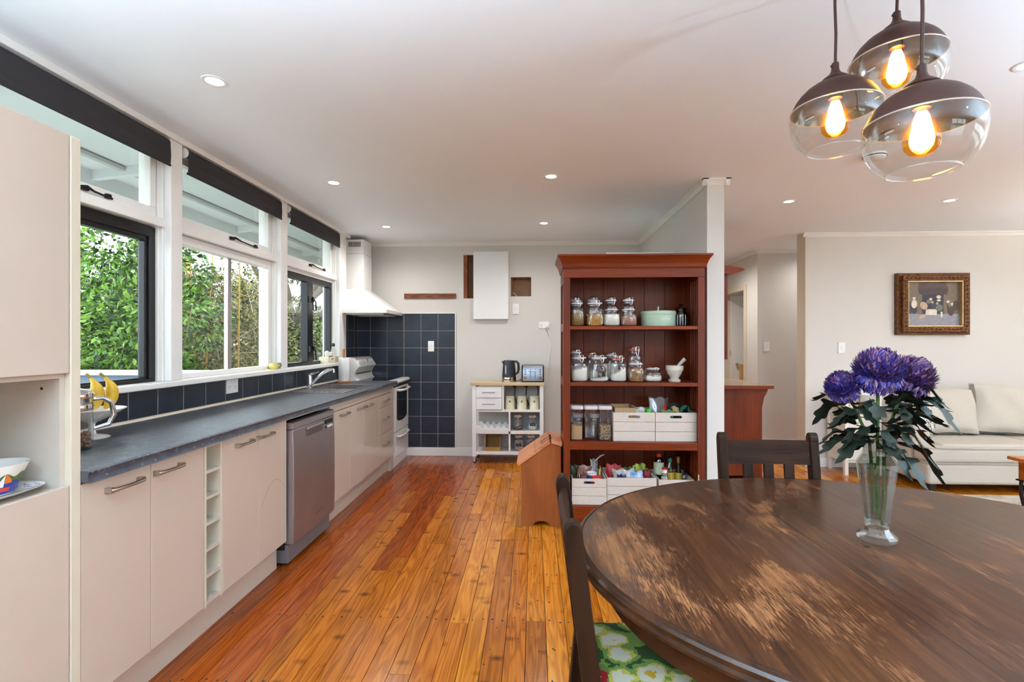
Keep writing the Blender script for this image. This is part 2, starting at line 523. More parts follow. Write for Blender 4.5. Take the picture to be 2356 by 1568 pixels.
# ---- hall and living room walls
S('wall_hall_left', bx(1.235, 1.355, YB + 0.13, 9.1, 0, CH), MT['wall'], 'hall wall behind the partition', 'wall')
S('wall_living', bx(2.908, 6.5, 5.44, 5.587, 0, CH), MT['wall'], 'cream living room wall behind the sofa', 'wall')
wh = MB().box(2.83, 5.0, 6.42, 6.52, 0, CH)
S('wall_hall_far', wh, MT['wall'], 'short white wall at the end of the hall', 'wall')
ws = MB().box(2.83, 2.95, 6.52, 6.80, 0, CH).box(2.83, 2.95, 7.62, 9.1, 0, CH).box(2.83, 2.95, 6.80, 7.62, 2.02, CH)
S('wall_hall_right', ws, MT['wall'], 'hall side wall with an open doorway', 'wall')
S('wall_hall_end', bx(1.235, 6.5, 9.0, 9.1, 0, CH), MT['wall'], 'far end wall of the hall and bedroom', 'wall')
S('wall_bedroom', bx(5.0, 5.1, 6.42, 9.0, 0, CH), MT['wall'], 'bedroom side wall beyond the hall', 'wall')
# ---- walls behind and right of the camera, with glazed openings added to let daylight in
wr = MB()
wr.box(6.38, 6.5, -2.7, -1.6, 0, CH); wr.box(6.38, 6.5, 2.0, 6.6, 0, CH); wr.box(6.38, 6.5, -1.6, 2.0, 0, 0.45); wr.box(6.38, 6.5, -1.6, 2.0, 2.25, CH)
S('wall_right', wr, MT['wall'], 'living room side wall with wide window openings added for daylight', 'wall')
wc = MB()
wc.box(-2.2, 1.9, -2.7, -2.58, 0, CH); wc.box(4.3, 6.5, -2.7, -2.58, 0, CH); wc.box(1.9, 4.3, -2.7, -2.58, 2.25, CH)
S('wall_camera', wc, MT['wall'], 'wall with glazed doors added for daylight behind the dining table', 'wall')
def glazing(name, label, axis, pos, a0, a1, z0, z1, nbar):
    w = T(name, label, 'window', (pos, (a0 + a1) / 2, z0) if axis == 'x' else ((a0 + a1) / 2, pos, z0), kind='structure')
    fr = MB()
    def bb(a, b_, c, d, t=0.03):
        if axis == 'x': fr.box(pos - t, pos + t, a, b_, c, d)
        else: fr.box(a, b_, pos - t, pos + t, c, d)
    bb(a0, a1, z0, z0 + 0.06); bb(a0, a1, z1 - 0.06, z1)
    for i in range(nbar + 1):
        x = a0 + (a1 - a0) * i / nbar
        bb(max(a0, x - 0.03), min(a1, x + 0.03), z0, z1)
    bb(a0, a1, (z0 + z1) / 2 + 0.35, (z0 + z1) / 2 + 0.38, 0.02)
    P('frame', fr, MT['trim'], w)
    for i in range(nbar):
        x0 = a0 + (a1 - a0) * i / nbar + 0.03; x1 = a0 + (a1 - a0) * (i + 1) / nbar - 0.03
        pn = MB()
        if axis == 'x': pn.box(pos - 0.002, pos + 0.002, x0, x1, z0 + 0.06, z1 - 0.06)
        else: pn.box(x0, x1, pos - 0.002, pos + 0.002, z0 + 0.06, z1 - 0.06)
        P('pane', pn, MT['pane'], w)
glazing('window_4', 'wide white framed window added unseen to light the living room', 'x', 6.44, -1.6, 2.0, 0.45, 2.25, 3)
glazing('window_5', 'white framed glazed doors added unseen behind the table for daylight', 'y', -2.64, 1.9, 4.3, 0.0, 2.25, 3)

# ---- cornices, baseboards
def cove(p0, p1, inward, name, label):
    """simple cove moulding along p0-p1 (xy), inward = unit xy vector"""
    prof = [(0, 0), (0, -0.042), (0.006, -0.042), (0.012, -0.03), (0.022, -0.016), (0.036, -0.008), (0.036, 0)]
    mb = MB()
    vs, n = [], len(prof)
    for (x, y) in (p0, p1):
        for d, z in prof:
            vs.append((x + inward[0] * d, y + inward[1] * d, CH + z))
    fs = [tuple(range(n))[::-1], tuple(range(n, 2 * n))] + [(i, (i + 1) % n, n + (i + 1) % n, n + i) for i in range(n)]
    mb.add(vs, fs)
    return S(name, mb, MT['trim'], label, 'cornice')
cove((-2.0, YB), (1.235, YB), (0, -1), 'trim_1', 'white cornice along the kitchen end wall')
cove((1.235, YB), (1.235, 3.564), (-1, 0), 'trim_2', 'white cornice along the kitchen side of the partition')
cove((1.199, 3.60), (1.391, 3.60), (0, -1), 'trim_3', 'short white cornice over the partition end')
cove((1.355, 3.564), (1.355, 9.0), (1, 0), 'trim_4', 'white cornice along the hall side of the partition')
cove((2.872, 5.44), (6.38, 5.44), (0, -1), 'trim_5', 'white cornice along the living room wall')
cove((2.83, 6.42), (5.0, 6.42), (0, -1), 'trim_6', 'white cornice on the short hall wall')
cove((2.83, 6.42), (2.83, 9.0), (-1, 0), 'trim_7', 'white cornice over the hall doorway')
S('baseboard_back', bx(-2.0, 1.235, YB - 0.014, YB, 0, 0.098), MT['trim'], 'white baseboard under the black tiles', 'baseboard', bevel=0.004)
S('baseboard_living', bx(2.908, 6.38, 5.425, 5.44, 0, 0.10), MT['trim'], 'white baseboard along the living room wall', 'baseboard', bevel=0.004)
S('baseboard_hall', bx(2.83, 5.0, 6.405, 6.42, 0, 0.10), MT['trim'], 'white baseboard on the short hall wall', 'baseboard', bevel=0.004)
S('trim_8', bx(2.893, 2.908, 5.43, 5.597, 0, CH), MT['edge'], 'cream lining on the living room wall end', 'trim')
S('trim_9', bx(-2.07, -1.985, 1.0, 5.33, 2.455, CH), MT['trim'], 'white head board above the roller blinds', 'trim', bevel=0.004)

# ---- black tiles: end wall behind the stove
TS = 0.2; G = 0.0048
rows_z = [1.66 - TS * k for k in range(8)] + [0.10]
tiles = T('trim_10', 'black square tiled splashback on the kitchen end wall', 'splashback', (-1.5, YB, 0.1), kind='structure')
P('grout', bx(-2.066, -0.915, YB - 0.0100, YB - 0.0005, 0.10, 1.66), MT['grout'], tiles)
cols = [-2.066] + [-1.915 + TS * k for k in range(6)]
for i in range(6):
    for j in range(8):
        a, b_ = cols[i], cols[i + 1]; z1, z0 = rows_z[j], rows_z[j + 1]
        P('tile', bx(a + G / 2, b_ - G / 2, YB - 0.012 - random.uniform(0, .001), YB - 0.001, z0 + G / 2, z1 - G / 2), MT['tile'], tiles, bevel=0.0015, seg=1)
P('edge_strip', MB().box(-2.066, -0.905, YB - 0.013, YB - 0.001, 1.66, 1.67).box(-0.915, -0.905, YB - 0.013, YB - 0.001, 0.10, 1.66), MT['trim'], tiles)
tl = T('trim_11', 'black tiled splashback strip under the kitchen windows', 'splashback', (XW, 3.4, 0.92), kind='structure')
P('grout', MB().box(XW + 0.0005, XW + 0.0098, 1.536, 5.33, 0.92, 1.085).box(XW + 0.0005, XW + 0.0098, 5.33, YB - 0.013, 0.7, 1.66), MT['grout'], tl)
yj = [1.536] + [2.4478 + TS * k for k in range(-4, 15)]
yj = [y for y in yj if y <= 5.33] + [5.33]
for a, b_ in zip(yj[:-1], yj[1:]):
    if b_ - a > 0.02:
        P('tile', bx(XW + 0.001, XW + 0.0115, a + G / 2, b_ - G / 2, 0.925, 1.083), MT['tile'], tl, bevel=0.0015, seg=1)
yc = [5.33, 5.4478, 5.6478, YB - 0.013]
zc = [1.66 - TS * k for k in range(5)] + [0.70]
for a, b_ in zip(yc[:-1], yc[1:]):
    for z1, z0 in zip(zc[:-1], zc[1:]):
        P('tile', bx(XW + 0.001, XW + 0.0115, a + G / 2, b_ - G / 2, z0 + G / 2, z1 - G / 2), MT['tile'], tl, bevel=0.0015, seg=1)
bead = MB().prism([(-2.0635, 0.922), (-2.0635, 0.936), (-2.057, 0.933), (-2.051, 0.922)], 1.536, 5.15, 'y')
S('trim_12', bead, MT['edge'], 'thin cream bead where bench meets tiles', 'trim')

# ---- window sill and posts
S('trim_13', bx(-2.195, -1.992, 1.0, 5.33, 1.086, 1.118), MT['trim'], 'long white window sill above the bench', 'sill', bevel=0.006)
for i, (a, b_, wh_) in enumerate(((2.662, 2.752, 'between first and second kitchen windows'), (3.858, 3.965, 'between second and third kitchen windows'), (5.048, 5.232, 'between third kitchen window and range hood'))):
    S('trim_%d' % (14 + i), MB().box(-2.17, -2.0, a, b_, 1.118, 2.455), MT['trim'], 'white window post ' + wh_, 'post', bevel=0.004)

# ---- kitchen windows
def sash(fr, x0, x1, y0, y1, z0, z1, w, wb_=None, wt=None):
    wb_ = wb_ or w; wt = wt or w
    fr.box(x0, x1, y0, y1, z0, z0 + wb_); fr.box(x0, x1, y0, y1, z1 - wt, z1)
    fr.box(x0, x1, y0, y0 + w, z0 + wb_, z1 - wt); fr.box(x0, x1, y1 - w, y1, z0 + wb_, z1 - wt)
def stay(par, y0, y1, z):
    mb = MB()
    mb.tube([(-2.062, y0, z + .006), (-2.05, y0 + (y1 - y0) * .12, z + .012), (-2.052, y0 + (y1 - y0) * .35, z + .002), (-2.052, y0 + (y1 - y0) * .8, z - .004), (-2.055, y1, z - .004)], [.009, .008, .005, .005, .006], 6)
    mb.box(-2.07, -2.052, y1 - .03, y1 - .005, z - .008, z + .014)
    mb.box(-2.068, -2.05, y0 - .004, y0 + .03, z - .006, z + .014)
    P('window_stay', mb, MT['dark_metal'], par, smooth=40, label='dark bronze casement stay')
wins = [(1.0, 2.662, 'first kitchen window beside the tall cupboard, black lower frame'), (2.752, 3.858, 'middle kitchen window with white lower frame and a steel bar'), (3.965, 5.048, 'third kitchen window by the range hood, black lower frame')]
for i, (a, b_, lab) in enumerate(wins):
    w = T('window_%d' % (i + 1), lab, 'window', (-2.1, (a + b_) / 2, 1.118), kind='structure')
    f1 = MB()
    f1.box(-2.17, -2.03, a, b_, 1.965, 2.012)                       # transom bar
    f1.box(-2.17, -2.06, a, a + 0.02, 1.118, 2.455); f1.box(-2.17, -2.06, b_ - 0.02, b_, 1.118, 2.455)
    f1.box(-2.17, -2.04, b_ - 0.012, b_, 1.118, 2.455)
    f1.box(-2.17, -2.05, a, b_, 2.42, 2.456)
    P('window_frame', f1, MT['trim'], w, bevel=0.003)
    s1 = MB()
    sash(s1, -2.125, -2.068, a + 0.022, b_ - 0.022, 2.014, 2.42, 0.042, 0.055, 0.04)
    P('transom_sash', s1, MT['trim'], w, bevel=0.003)
    P('pane', bx(-2.102, -2.098, a + 0.06, b_ - 0.06, 2.065, 2.385), MT['pane'], w)
    if i == 1:
        s2 = MB()
        sash(s2, -2.125, -2.068, a + 0.022, b_ - 0.022, 1.118, 1.963, 0.042, 0.03, 0.055)
        P('lower_sash', s2, MT['trim'], w, bevel=0.003)
        P('weather_bar', MB().box(-2.068, -2.05, a + 0.02, b_ - 0.02, 1.968, 1.985), M('blue_grey_strip', srgb(196, 198, 208), 0.4), w, bevel=0.003)  # weather bar in a plain blue-grey
        P('pane', bx(-2.102, -2.098, a + 0.06, 3.315, 1.14, 1.912), MT['pane'], w)
        P('pane', bx(-2.102, -2.098, 3.345, b_ - 0.06, 1.14, 1.912), MT['pane'], w)
        P('steel_bar', bx(-2.115, -2.085, 3.31, 3.35, 1.14, 1.912), MT['nickel'], w, bevel=0.004)
    else:
        s2 = MB()
        top = 1.96 if i == 0 else 1.935
        f2 = MB()
        if i == 2: f2.box(-2.15, -2.06, a + .02, b_ - .02, 1.935, 1.966)
        if f2.v: P('packer', f2, MT['trim'], w)
        e = b_ - 0.008
        if i == 0:
            sash(s2, -2.14, -2.075, a + .02, e, 1.119, top, 0.055, 0.016, 0.055)
            sash(s2, -2.12, -2.085, a + .075, e - .045, 1.133, top - .05, 0.03, 0.012)
            P('lower_frame', s2, MT['black_alu'], w, bevel=0.003, label='black aluminium frame')
            P('pane', bx(-2.102, -2.098, a + 0.09, e - 0.07, 1.143, top - .075), MT['pane'], w)
        else:
            sash(s2, -2.14, -2.075, a + .02, e, 1.119, top, 0.05, 0.032, 0.05)
            s2.box(-2.14, -2.07, 4.475, 4.585, 1.15, top - .05)
            P('lower_frame', s2, MT['black_alu'], w, bevel=0.003, label='black aluminium frame')
            P('pane', bx(-2.102, -2.098, a + 0.06, 4.48, 1.15, top - .05), MT['pane'], w)
            P('pane', bx(-2.102, -2.098, 4.58, e - 0.045, 1.15, top - .05), MT['pane'], w)
            for z in (1.24, 1.70):
                for yy in (4.50, 4.56):
                    P('window_latch', MB().box(-2.07, -2.05, yy - .012, yy + .012, z, z + .05).tube([(-2.05, yy, z + .025), (-2.035, yy + .005, z + .01), (-2.032, yy + .01, z - .08)], .007, 6), MT['black_alu'], w, smooth=40)
    ya, yb_ = [(2.18, 2.34), (3.30, 3.62), (4.50, 4.83)][i]
    stay(w, ya, yb_, 2.037)

# ---- roller blinds
for i, (a, b_, lab) in enumerate(((1.0, 2.645, 'charcoal roller blind over the window by the tall cupboard'), (2.776, 3.85, 'charcoal roller blind over the middle kitchen window'), (3.985, 5.03, 'charcoal roller blind over the window by the range hood'))):
    t = T('roller_blind', lab, 'blind', (-2.01, (a + b_) / 2, 2.43), group='charcoal kitchen roller blinds')
    P('roller_tube', MB().cyl((-2.013, a, 2.425), (-2.013, b_, 2.425), 0.024, n=20), MT['blind'], t, smooth=40)
    fab = MB()
    zz = [2.43, 2.40, 2.36, 2.33, 2.305]
    xx = [-1.988, -1.986, -1.984, -1.985, -1.988]
    for k in range(4):
        fab.add([(xx[k], a + .004, zz[k]), (xx[k], b_ - .004, zz[k]), (xx[k + 1], b_ - .004, zz[k + 1]), (xx[k + 1], a + .004, zz[k + 1])], [(0, 1, 2, 3)])
        fab.add([(xx[k] - .002, a + .004, zz[k]), (xx[k] - .002, b_ - .004, zz[k]), (xx[k + 1] - .002, b_ - .004, zz[k + 1]), (xx[k + 1] - .002, a + .004, zz[k + 1])], [(3, 2, 1, 0)])
    P('fabric', fab, MT['blind'], t, smooth=60)
    P('bottom_bar', MB().tube([(-1.990, a + .003, 2.303), (-1.990, b_ - .003, 2.303)], 0.007, 8), MT['blind'], t, smooth=60)
    for y in (a - .004, b_ - .001):
        P('end_bracket', MB().cyl((-2.012, y, 2.42), (-2.012, y + .006, 2.42), 0.03, n=16), MT['white_plastic'], t, smooth=40)

# ================================================================ outdoors
S('ground', bx(-40, 40, -40, 60, -0.75, -0.5), M('lawn', srgb(108, 118, 70), 0.95, var=0.4, vscale=3), 'lawn outside the house', 'ground')
bounce_slab = M('pale_concrete', srgb(214, 212, 206), 0.85, var=0.08, vscale=2)
S('bounce_slab', MB().box(-6, 16, -16, -2.72, -0.5, -0.10).box(6.52, 16, -2.72, 10, -0.5, -0.10).box(-4.2, -2.21, -2.72, 9, -0.5, -0.30), bounce_slab, 'pale concrete patio added out of view to reflect daylight', 'bounce_slab')  # pale slabs added to reflect daylight up to ceiling and eave
sof_m = M('soffit_paint', srgb(206, 210, 210), 0.7, var=0.05, vscale=4)
ev = T('eave', 'white eave with rafters and gutter outside the kitchen windows', 'eave', (-2.6, 3.5, 2.45), kind='structure')
P('soffit', MB().prism([(-2.195, 2.60), (-2.195, 2.58), (-3.0, 2.50), (-3.0, 2.52)], -1.0, 9.0, 'y'), sof_m, ev)
P('fascia', bx(-3.03, -3.0, -1.0, 9.0, 2.40, 2.54), sof_m, ev)
P('gutter', MB().box(-3.15, -3.03, -1.0, 9.0, 2.44, 2.455).box(-3.15, -3.14, -1.0, 9.0, 2.44, 2.54), sof_m, ev)
P('soffit_batten', bx(-2.80, -2.76, -1.0, 9.0, 2.49, 2.515), M('batten_grey', srgb(176, 178, 176), 0.7), ev)
for y in (2.02, 3.25, 4.9, 6.3):
    P('rafter', MB().prism([(-2.195, 2.585), (-2.195, 2.52), (-3.0, 2.44), (-3.0, 2.505)], y, y + 0.045, 'y'), sof_m, ev)
gw = T('garden_wall', 'low blue-grey garden wall with white capping outside the first window', 'wall', (-4.2, 4.65, -0.5))
P('wall_body', bx(-6.4, -3.2, 4.6, 4.72, -0.5, 1.02), M('blue_grey_render', srgb(96, 112, 130), 0.8, var=0.1), gw)
P('capping', bx(-6.4, -3.18, 4.57, 4.75, 1.02, 1.055), MT['trim'], gw)
P('capping_edge', bx(-6.4, -3.18, 4.565, 4.57, 1.015, 1.05), MT['trim'], gw)
leafm = [M('leaf_bright', srgb(126, 166, 54), 0.5, var=0.3, vscale=4), M('leaf_mid', srgb(82, 126, 36), 0.5, var=0.3, vscale=4), M('leaf_dark', srgb(34, 60, 20), 0.55, var=0.3, vscale=4)]
leafd = [M('leaf_olive', srgb(120, 126, 52), 0.6, var=0.3, vscale=4), M('leaf_olive_dark', srgb(52, 62, 24), 0.6, var=0.3, vscale=4), M('leaf_straw', srgb(172, 154, 92), 0.7, var=0.3, vscale=4)]
twigm = M('twig_bark', srgb(160, 140, 104), 0.9, var=0.3)
canem = M('yellow_cane', srgb(190, 148, 58), 0.6, var=0.2)
barkm = M('grey_bark', srgb(106, 92, 80), 0.9, var=0.35, vscale=6)
def foliage(n, blobs, size, wts, aspect=2.2):
    mb = MB()
    R = random
    for _ in range(n):
        b = R.choices(blobs, weights=[q[3] ** 2 for q in blobs])[0]
        while True:
            d = Vector((R.gauss(0, 1), R.gauss(0, 1), R.gauss(0, 1)))
            if d.length > 0.1: break
        d.normalize()
        rr = b[3] * R.uniform(0.55, 1.0) ** 0.5
        p = Vector(b[:3]) + Vector((d.x * rr, d.y * rr, d.z * rr * b[4]))
        s = size * R.uniform(0.6, 1.3)
        out = (d + Vector((R.gauss(0, .5), R.gauss(0, .5), R.gauss(0, .5) - 0.2))).normalized()
        side = out.cross(Vector((R.gauss(0, 1), R.gauss(0, 1), R.gauss(0, 1)))).normalized()
        nrm = out.cross(side)
        L = out * s; Wd = side * s / aspect
        mb.add([p, p + L * .5 + Wd * .5 + nrm * s * .06, p + L, p + L * .5 - Wd * .5 + nrm * s * .06], [(0, 1, 2), (0, 2, 3)], R.choices((0, 1, 2), weights=wts)[0])
    return mb
def blobset(cx, cy, z0, z1, rx, ry, n, r):
    return [(cx + random.uniform(-rx, rx), cy + random.uniform(-ry, ry), random.uniform(z0, z1), random.uniform(.6, 1.1) * r, 0.85) for _ in range(n)]
def stems(base, tips, r0, r1, jit=.15):
    mb = MB()
    for tp in tips:
        a = Vector(base[0] if isinstance(base, list) else base); b = Vector(tp)
        a = a + Vector((random.gauss(0, .05), random.gauss(0, .05), 0))
        pts = []
        for k in range(6):
            q = a.lerp(b, k / 5) + Vector((random.gauss(0, jit), random.gauss(0, jit), random.gauss(0, jit * .4))) * (k / 5)
            pts.append(q)
        mb.tube(pts, [r0 + (r1 - r0) * k / 5 for k in range(6)], 5)
    return mb
def tree(name, label, loc, blobs, n, size, mats, wts, trunk, trunkm, cat='tree', group=None, aspect=2.2):
    t = T(name, label, cat, loc, group=group)
    P('foliage', foliage(n, blobs, size, wts, aspect), mats, t, kind='stuff')
    P('trunk', trunk, trunkm, t, smooth=50)
    return t
bl = blobset(-4.75, 5.9, -0.2, 2.3, .6, .7, 22, .5) + blobset(-4.6, 5.7, 2.0, 2.9, .4, .5, 5, .42)
tree('leafy_shrub', 'dense bright green leafy shrub outside the first kitchen window', (-4.75, 5.9, -0.5), bl, 15000, 0.085, leafm, (5, 4, 3), stems((-4.75, 5.9, -0.5), [(b[0], b[1], b[2]) for b in bl[:12]], .03, .008), twigm, 'shrub')
bl = blobset(-6.2, 6.9, 0, 2.6, .5, .6, 14, .55)
tree('leafy_shrub', 'darker green shrub behind the garden wall', (-6.2, 6.9, -0.5), bl, 4500, 0.09, leafm, (3, 4, 5), stems((-6.2, 6.9, -0.5), [(b[0], b[1], b[2]) for b in bl[:8]], .03, .008), twigm, 'shrub')
# thicket behind the middle window
bl = blobset(-5.3, 8.1, -0.3, 2.2, .9, 1.2, 34, .5) + blobset(-5.3, 7.6, 1.9, 2.6, .7, .8, 9, .42)
th = T('garden_thicket', 'tangled olive thicket of dry twigs and yellow canes outside the middle window', 'thicket', (-5.2, 8.1, -0.5))
P('foliage', foliage(20000, bl, 0.075, (5, 4, 3)), leafd, th, kind='stuff')
tw = MB()
for _ in range(240):
    p = Vector((random.uniform(-5.6, -3.9), random.uniform(6.4, 8.6), random.uniform(-.3, 2.2)))
    d = Vector((random.gauss(0, .5), random.gauss(0, .5), random.gauss(.25, .6))).normalized() * random.uniform(.3, 1.0)
    tw.tube([p, p + d * .5 + Vector((random.gauss(0, .06), random.gauss(0, .06), random.gauss(0, .06))), p + d], [.006, .005, .002], 4)
P('twigs', tw, twigm, th, kind='stuff')
for (x, y, lean) in ((-4.35, 6.75, .1), (-4.9, 6.9, -.1), (-5.0, 7.3, .15), (-4.2, 6.9, 0), (-4.55, 6.6, -.2), (-5.2, 7.0, .05)):
    P('cane', MB().tube([(x, y, -.5), (x + lean * .4, y, 1.0), (x + lean, y + .05, 3.0)], [.016, .014, .008], 6), canem, th, smooth=60)
bl = blobset(-5.6, 9.9, -.3, 2.2, .8, .8, 22, .55)
tree('garden_bush', 'dark olive bush between the thicket and the gum tree', (-5.4, 9.6, -.5), bl, 9000, .085, leafd, (4, 6, 1), stems((-5.4, 9.6, -.5), [b[:3] for b in bl[:8]], .03, .008), twigm, 'bush')
bl = blobset(-4.9, 11.2, -.3, 1.5, .7, .9, 20, .5)
tree('garden_bush', 'sunny yellow-green bush outside the window by the range hood', (-4.9, 11.2, -.5), bl, 11000, .085, [leafm[0], leafd[0], leafd[1]], (4, 4, 4), stems((-4.9, 11.2, -.5), [b[:3] for b in bl[:8]], .03, .008), twigm, 'bush')
trk = MB().tube([(-6.6, 13.4, -.5), (-6.6, 13.3, 1.2), (-6.75, 13.2, 2.6), (-7.1, 13.1, 4.2)], [.26, .22, .18, .12], 10)
for pts in ([(-6.6, 13.2, 1.5), (-6.0, 12.9, 2.4), (-5.2, 12.6, 3.4)], [(-6.7, 13.2, 2.0), (-7.2, 12.8, 3.0), (-7.6, 12.5, 4.0)], [(-5.9, 12.9, 2.5), (-5.4, 13.2, 3.0), (-4.9, 13.3, 3.2)], [(-6.6, 13.2, 1.0), (-6.1, 13.5, 1.9), (-5.4, 13.8, 2.6)]):
    trk.tube(pts, [.13, .08, .03], 8)
bl = blobset(-6.4, 13.2, 3.0, 5.0, 1.5, 1.0, 14, .6)
tree('gum_tree', 'grey-barked gum tree with forking branches beyond the third window', (-6.6, 13.3, -.5), bl, 5000, .1, leafd, (3, 5, 2), trk, barkm)
for k, (x, y, h, lab) in enumerate(((-8.2, 10.6, 3.0, 'tall dark tree far behind the thicket'), (-10.5, 13.5, 3.4, 'tall dark tree far left behind the gum tree'), (-7.6, 16.5, 3.0, 'tall dark tree far behind the yellow-green bush'), (-9, 6.4, 3.6, 'tall dark tree far behind the garden wall'))):
    bl = blobset(x, y, .2, h - .6, 1.5, 1.6, 34, .8)
    tree('garden_tree', lab, (x, y, -.5), bl, 9000, .17, leafd, (3, 6, 1), stems((x, y, -.5), [b[:3] for b in bl[:8]], .06, .02), barkm)
# ================================================================ kitchen run
XF = -1.455           # door faces
XK = -1.516           # kick face
def bow_handle(parent, y0, y1, z, x=XF, vertical=False):
    mb = MB()
    def q(t, d, h=0.0):
        return (x + d, y0 + (y1 - y0) * t, z + h) if not vertical else (x + d, y0, z + (y1 - y0) * t)
    L = abs(y1 - y0)
    mb.box(x, x + .026, y0, y0 + .014, z - .009, z + .009)
    mb.box(x, x + .026, y1 - .014, y1, z - .009, z + .009)
    pts = [q(.02, .022), q(.12, .030), q(.5, .034), q(.88, .030), q(.98, .022)]
    s = len(mb.v)
    mb.tube(pts, [.007, .007, .006, .007, .007], 8)
    return P('handle', mb, MT['nickel'], parent, smooth=40, label='satin nickel bow handle')

# tall cupboard at the left edge
t = T('tall_cupboard', 'tall cream pantry cupboard with an open niche at the left edge', 'cupboard', (-1.76, 1.2, 0))
P('side_panel', bx(-2.07, -1.473, 1.483, 1.4995, 0.0, 1.975), MT['cab_in'], t)
P('side_panel', bx(-2.07, -1.473, 0.60, 0.616, 0.0, 1.975), MT['cab_in'], t)
P('end_panel', bx(-2.07, -1.452, 1.5005, 1.5345, 0.0, 1.985), MT['edge'], t, bevel=0.002)
P('back_panel', bx(-2.07, -2.06, 0.616, 1.483, 0.16, 1.975), MT['cab_in'], t)
P('top_panel', bx(-2.07, -1.473, 0.616, 1.483, 1.957, 1.975), MT['cab_in'], t)
P('shelf', bx(-2.06, -1.473, 0.616, 1.483, 1.224, 1.242), MT['cab_in'], t)
P('shelf', bx(-2.06, -1.473, 0.616, 1.483, 0.862, 0.880), MT['cab_in'], t, label='niche floor')
P('bottom_panel', bx(-2.06, -1.473, 0.616, 1.483, 0.145, 0.16), MT['cab_in'], t)
P('kick_board', bx(XK - .016, XK, 0.60, 1.4995, 0.0, 0.145), MT['cab'], t)
P('upper_door', bx(-1.4725, XF, 0.602, 1.4975, 1.239, 1.987), MT['cab'], t, bevel=0.002)
P('lower_door', bx(-1.4725, XF, 0.602, 1.4975, 0.155, 0.887), MT['cab'], t, bevel=0.002)
P('shelf_pin_hole', MB().cyl((-1.53, 1.4825, 1.192), (-1.53, 1.484, 1.192), .0045, n=10), MT['black'], t)

def base_cab(name, label, y0, y1, doors, ztop=0.878, drawers=None):
    t = T(name, label, 'cabinet', (-1.76, (y0 + y1) / 2, 0), group='cream kitchen base cabinets')
    c = MB()
    c.box(-2.062, XF - .0185, y0 + .001, y0 + .017, .155, .878)
    c.box(-2.062, XF - .0185, y1 - .017, y1 - .001, .155, .878)
    c.box(-2.062, XF - .0185, y0 + .017, y1 - .017, .155, .171)
    c.box(-2.062, -2.05, y0 + .017, y1 - .017, .171, .878)
    c.box(-1.56, XF - .0185, y0 + .017, y1 - .017, .862, .878)
    P('carcass', c, MT['cab_in'], t)
    P('kick_board', bx(XK - .016, XK, y0, y1, 0.0, .155), MT['cab'], t)
    for d in doors:
        do = P('door', bx(XF - .018, XF, d[0] + .0015, d[1] - .0015, .16, ztop), MT['cab'], t, bevel=0.0025)
        bow_handle(do, d[2], d[3], d[4])
    for d in drawers or []:
        do = P('drawer_front', bx(XF - .018, XF, y0 + .0015, y1 - .0015, d[0] + .0015, d[1] - .0015), MT['cab'], t, bevel=0.0025)
        bow_handle(do, d[2], d[3], d[4])
    return t
base_cab('base_cabinet', 'cream two-door base cabinet next to the tall cupboard', 1.537, 2.137, [(1.537, 1.832, 1.625, 1.775, .832), (1.832, 2.137, 1.83 + .01, 1.985, .834)])
# wine rack
t = T('wine_rack', 'narrow cream open wine rack column between base cabinets', 'wine rack', (-1.76, 2.2, 0))
P('side_panel', bx(-2.062, XF, 2.139, 2.153, .155, .878), MT['edge'], t)
P('side_panel', bx(-2.062, XF, 2.251, 2.265, .155, .878), MT['edge'], t)
P('back_panel', bx(-1.76, -1.75, 2.153, 2.251, .155, .878), MT['cab_in'], t)
for k in range(7):
    z = .165 + k * .1165
    P('shelf', bx(-1.75, XF - .001, 2.153, 2.251, z, z + .014), MT['cab_in'], t)
P('kick_board', bx(XK - .016, XK, 2.138, 2.266, 0, .155), MT['cab'], t)
b2 = base_cab('base_cabinet', 'cream two-door base cabinet left of the dishwasher with a scratched door', 2.267, 2.872, [(2.267, 2.569, 2.36, 2.50, .83), (2.569, 2.872, 2.55, 2.70, .832)])
sc_m = M('scratch_mark', srgb(150, 140, 134), 0.6)
pts = [(XF + .0006, 2.60 + .25 * k / 14, .40 + .16 * math.sin(PI * (.10 + .72 * k / 14))) for k in range(15)]
P('scratch', MB().tube(pts, .0008, 4), sc_m, b2)
base_cab('base_cabinet', 'cream single-door base cabinet right of the dishwasher', 3.503, 3.892, [(3.503, 3.892, 3.665, 3.835, .78)], ztop=.818)
base_cab('base_cabinet', 'cream two-door base cabinet under the sink', 3.892, 4.639, [(3.892, 4.21, 4.04, 4.195, .777), (4.21, 4.639, 4.225, 4.385, .777)], ztop=.818)
base_cab('drawer_cabinet', 'cream three-drawer cabinet beside the stove', 4.639, 5.073, [], drawers=[(.70, .818, 4.72, 4.90, .765), (.44, .70, 4.72, 4.90, .585), (.16, .44, 4.72, 4.90, .335)])
P('cabinet_rail', bx(XF - .018, XF - .004, 3.503, 5.073, .822, .880), MT['cab'], None, origin=(-1.46, 4.3, .822), label='cream rail under the bench above the sink cabinet doors', cat='rail', bevel=.002)
P('filler_panel', bx(-1.53, XF - .018, 5.074, 5.168, 0, .88), MT['cab'], None, origin=(-1.5, 5.12, 0), label='narrow cream filler panel between drawers and stove', cat='panel')

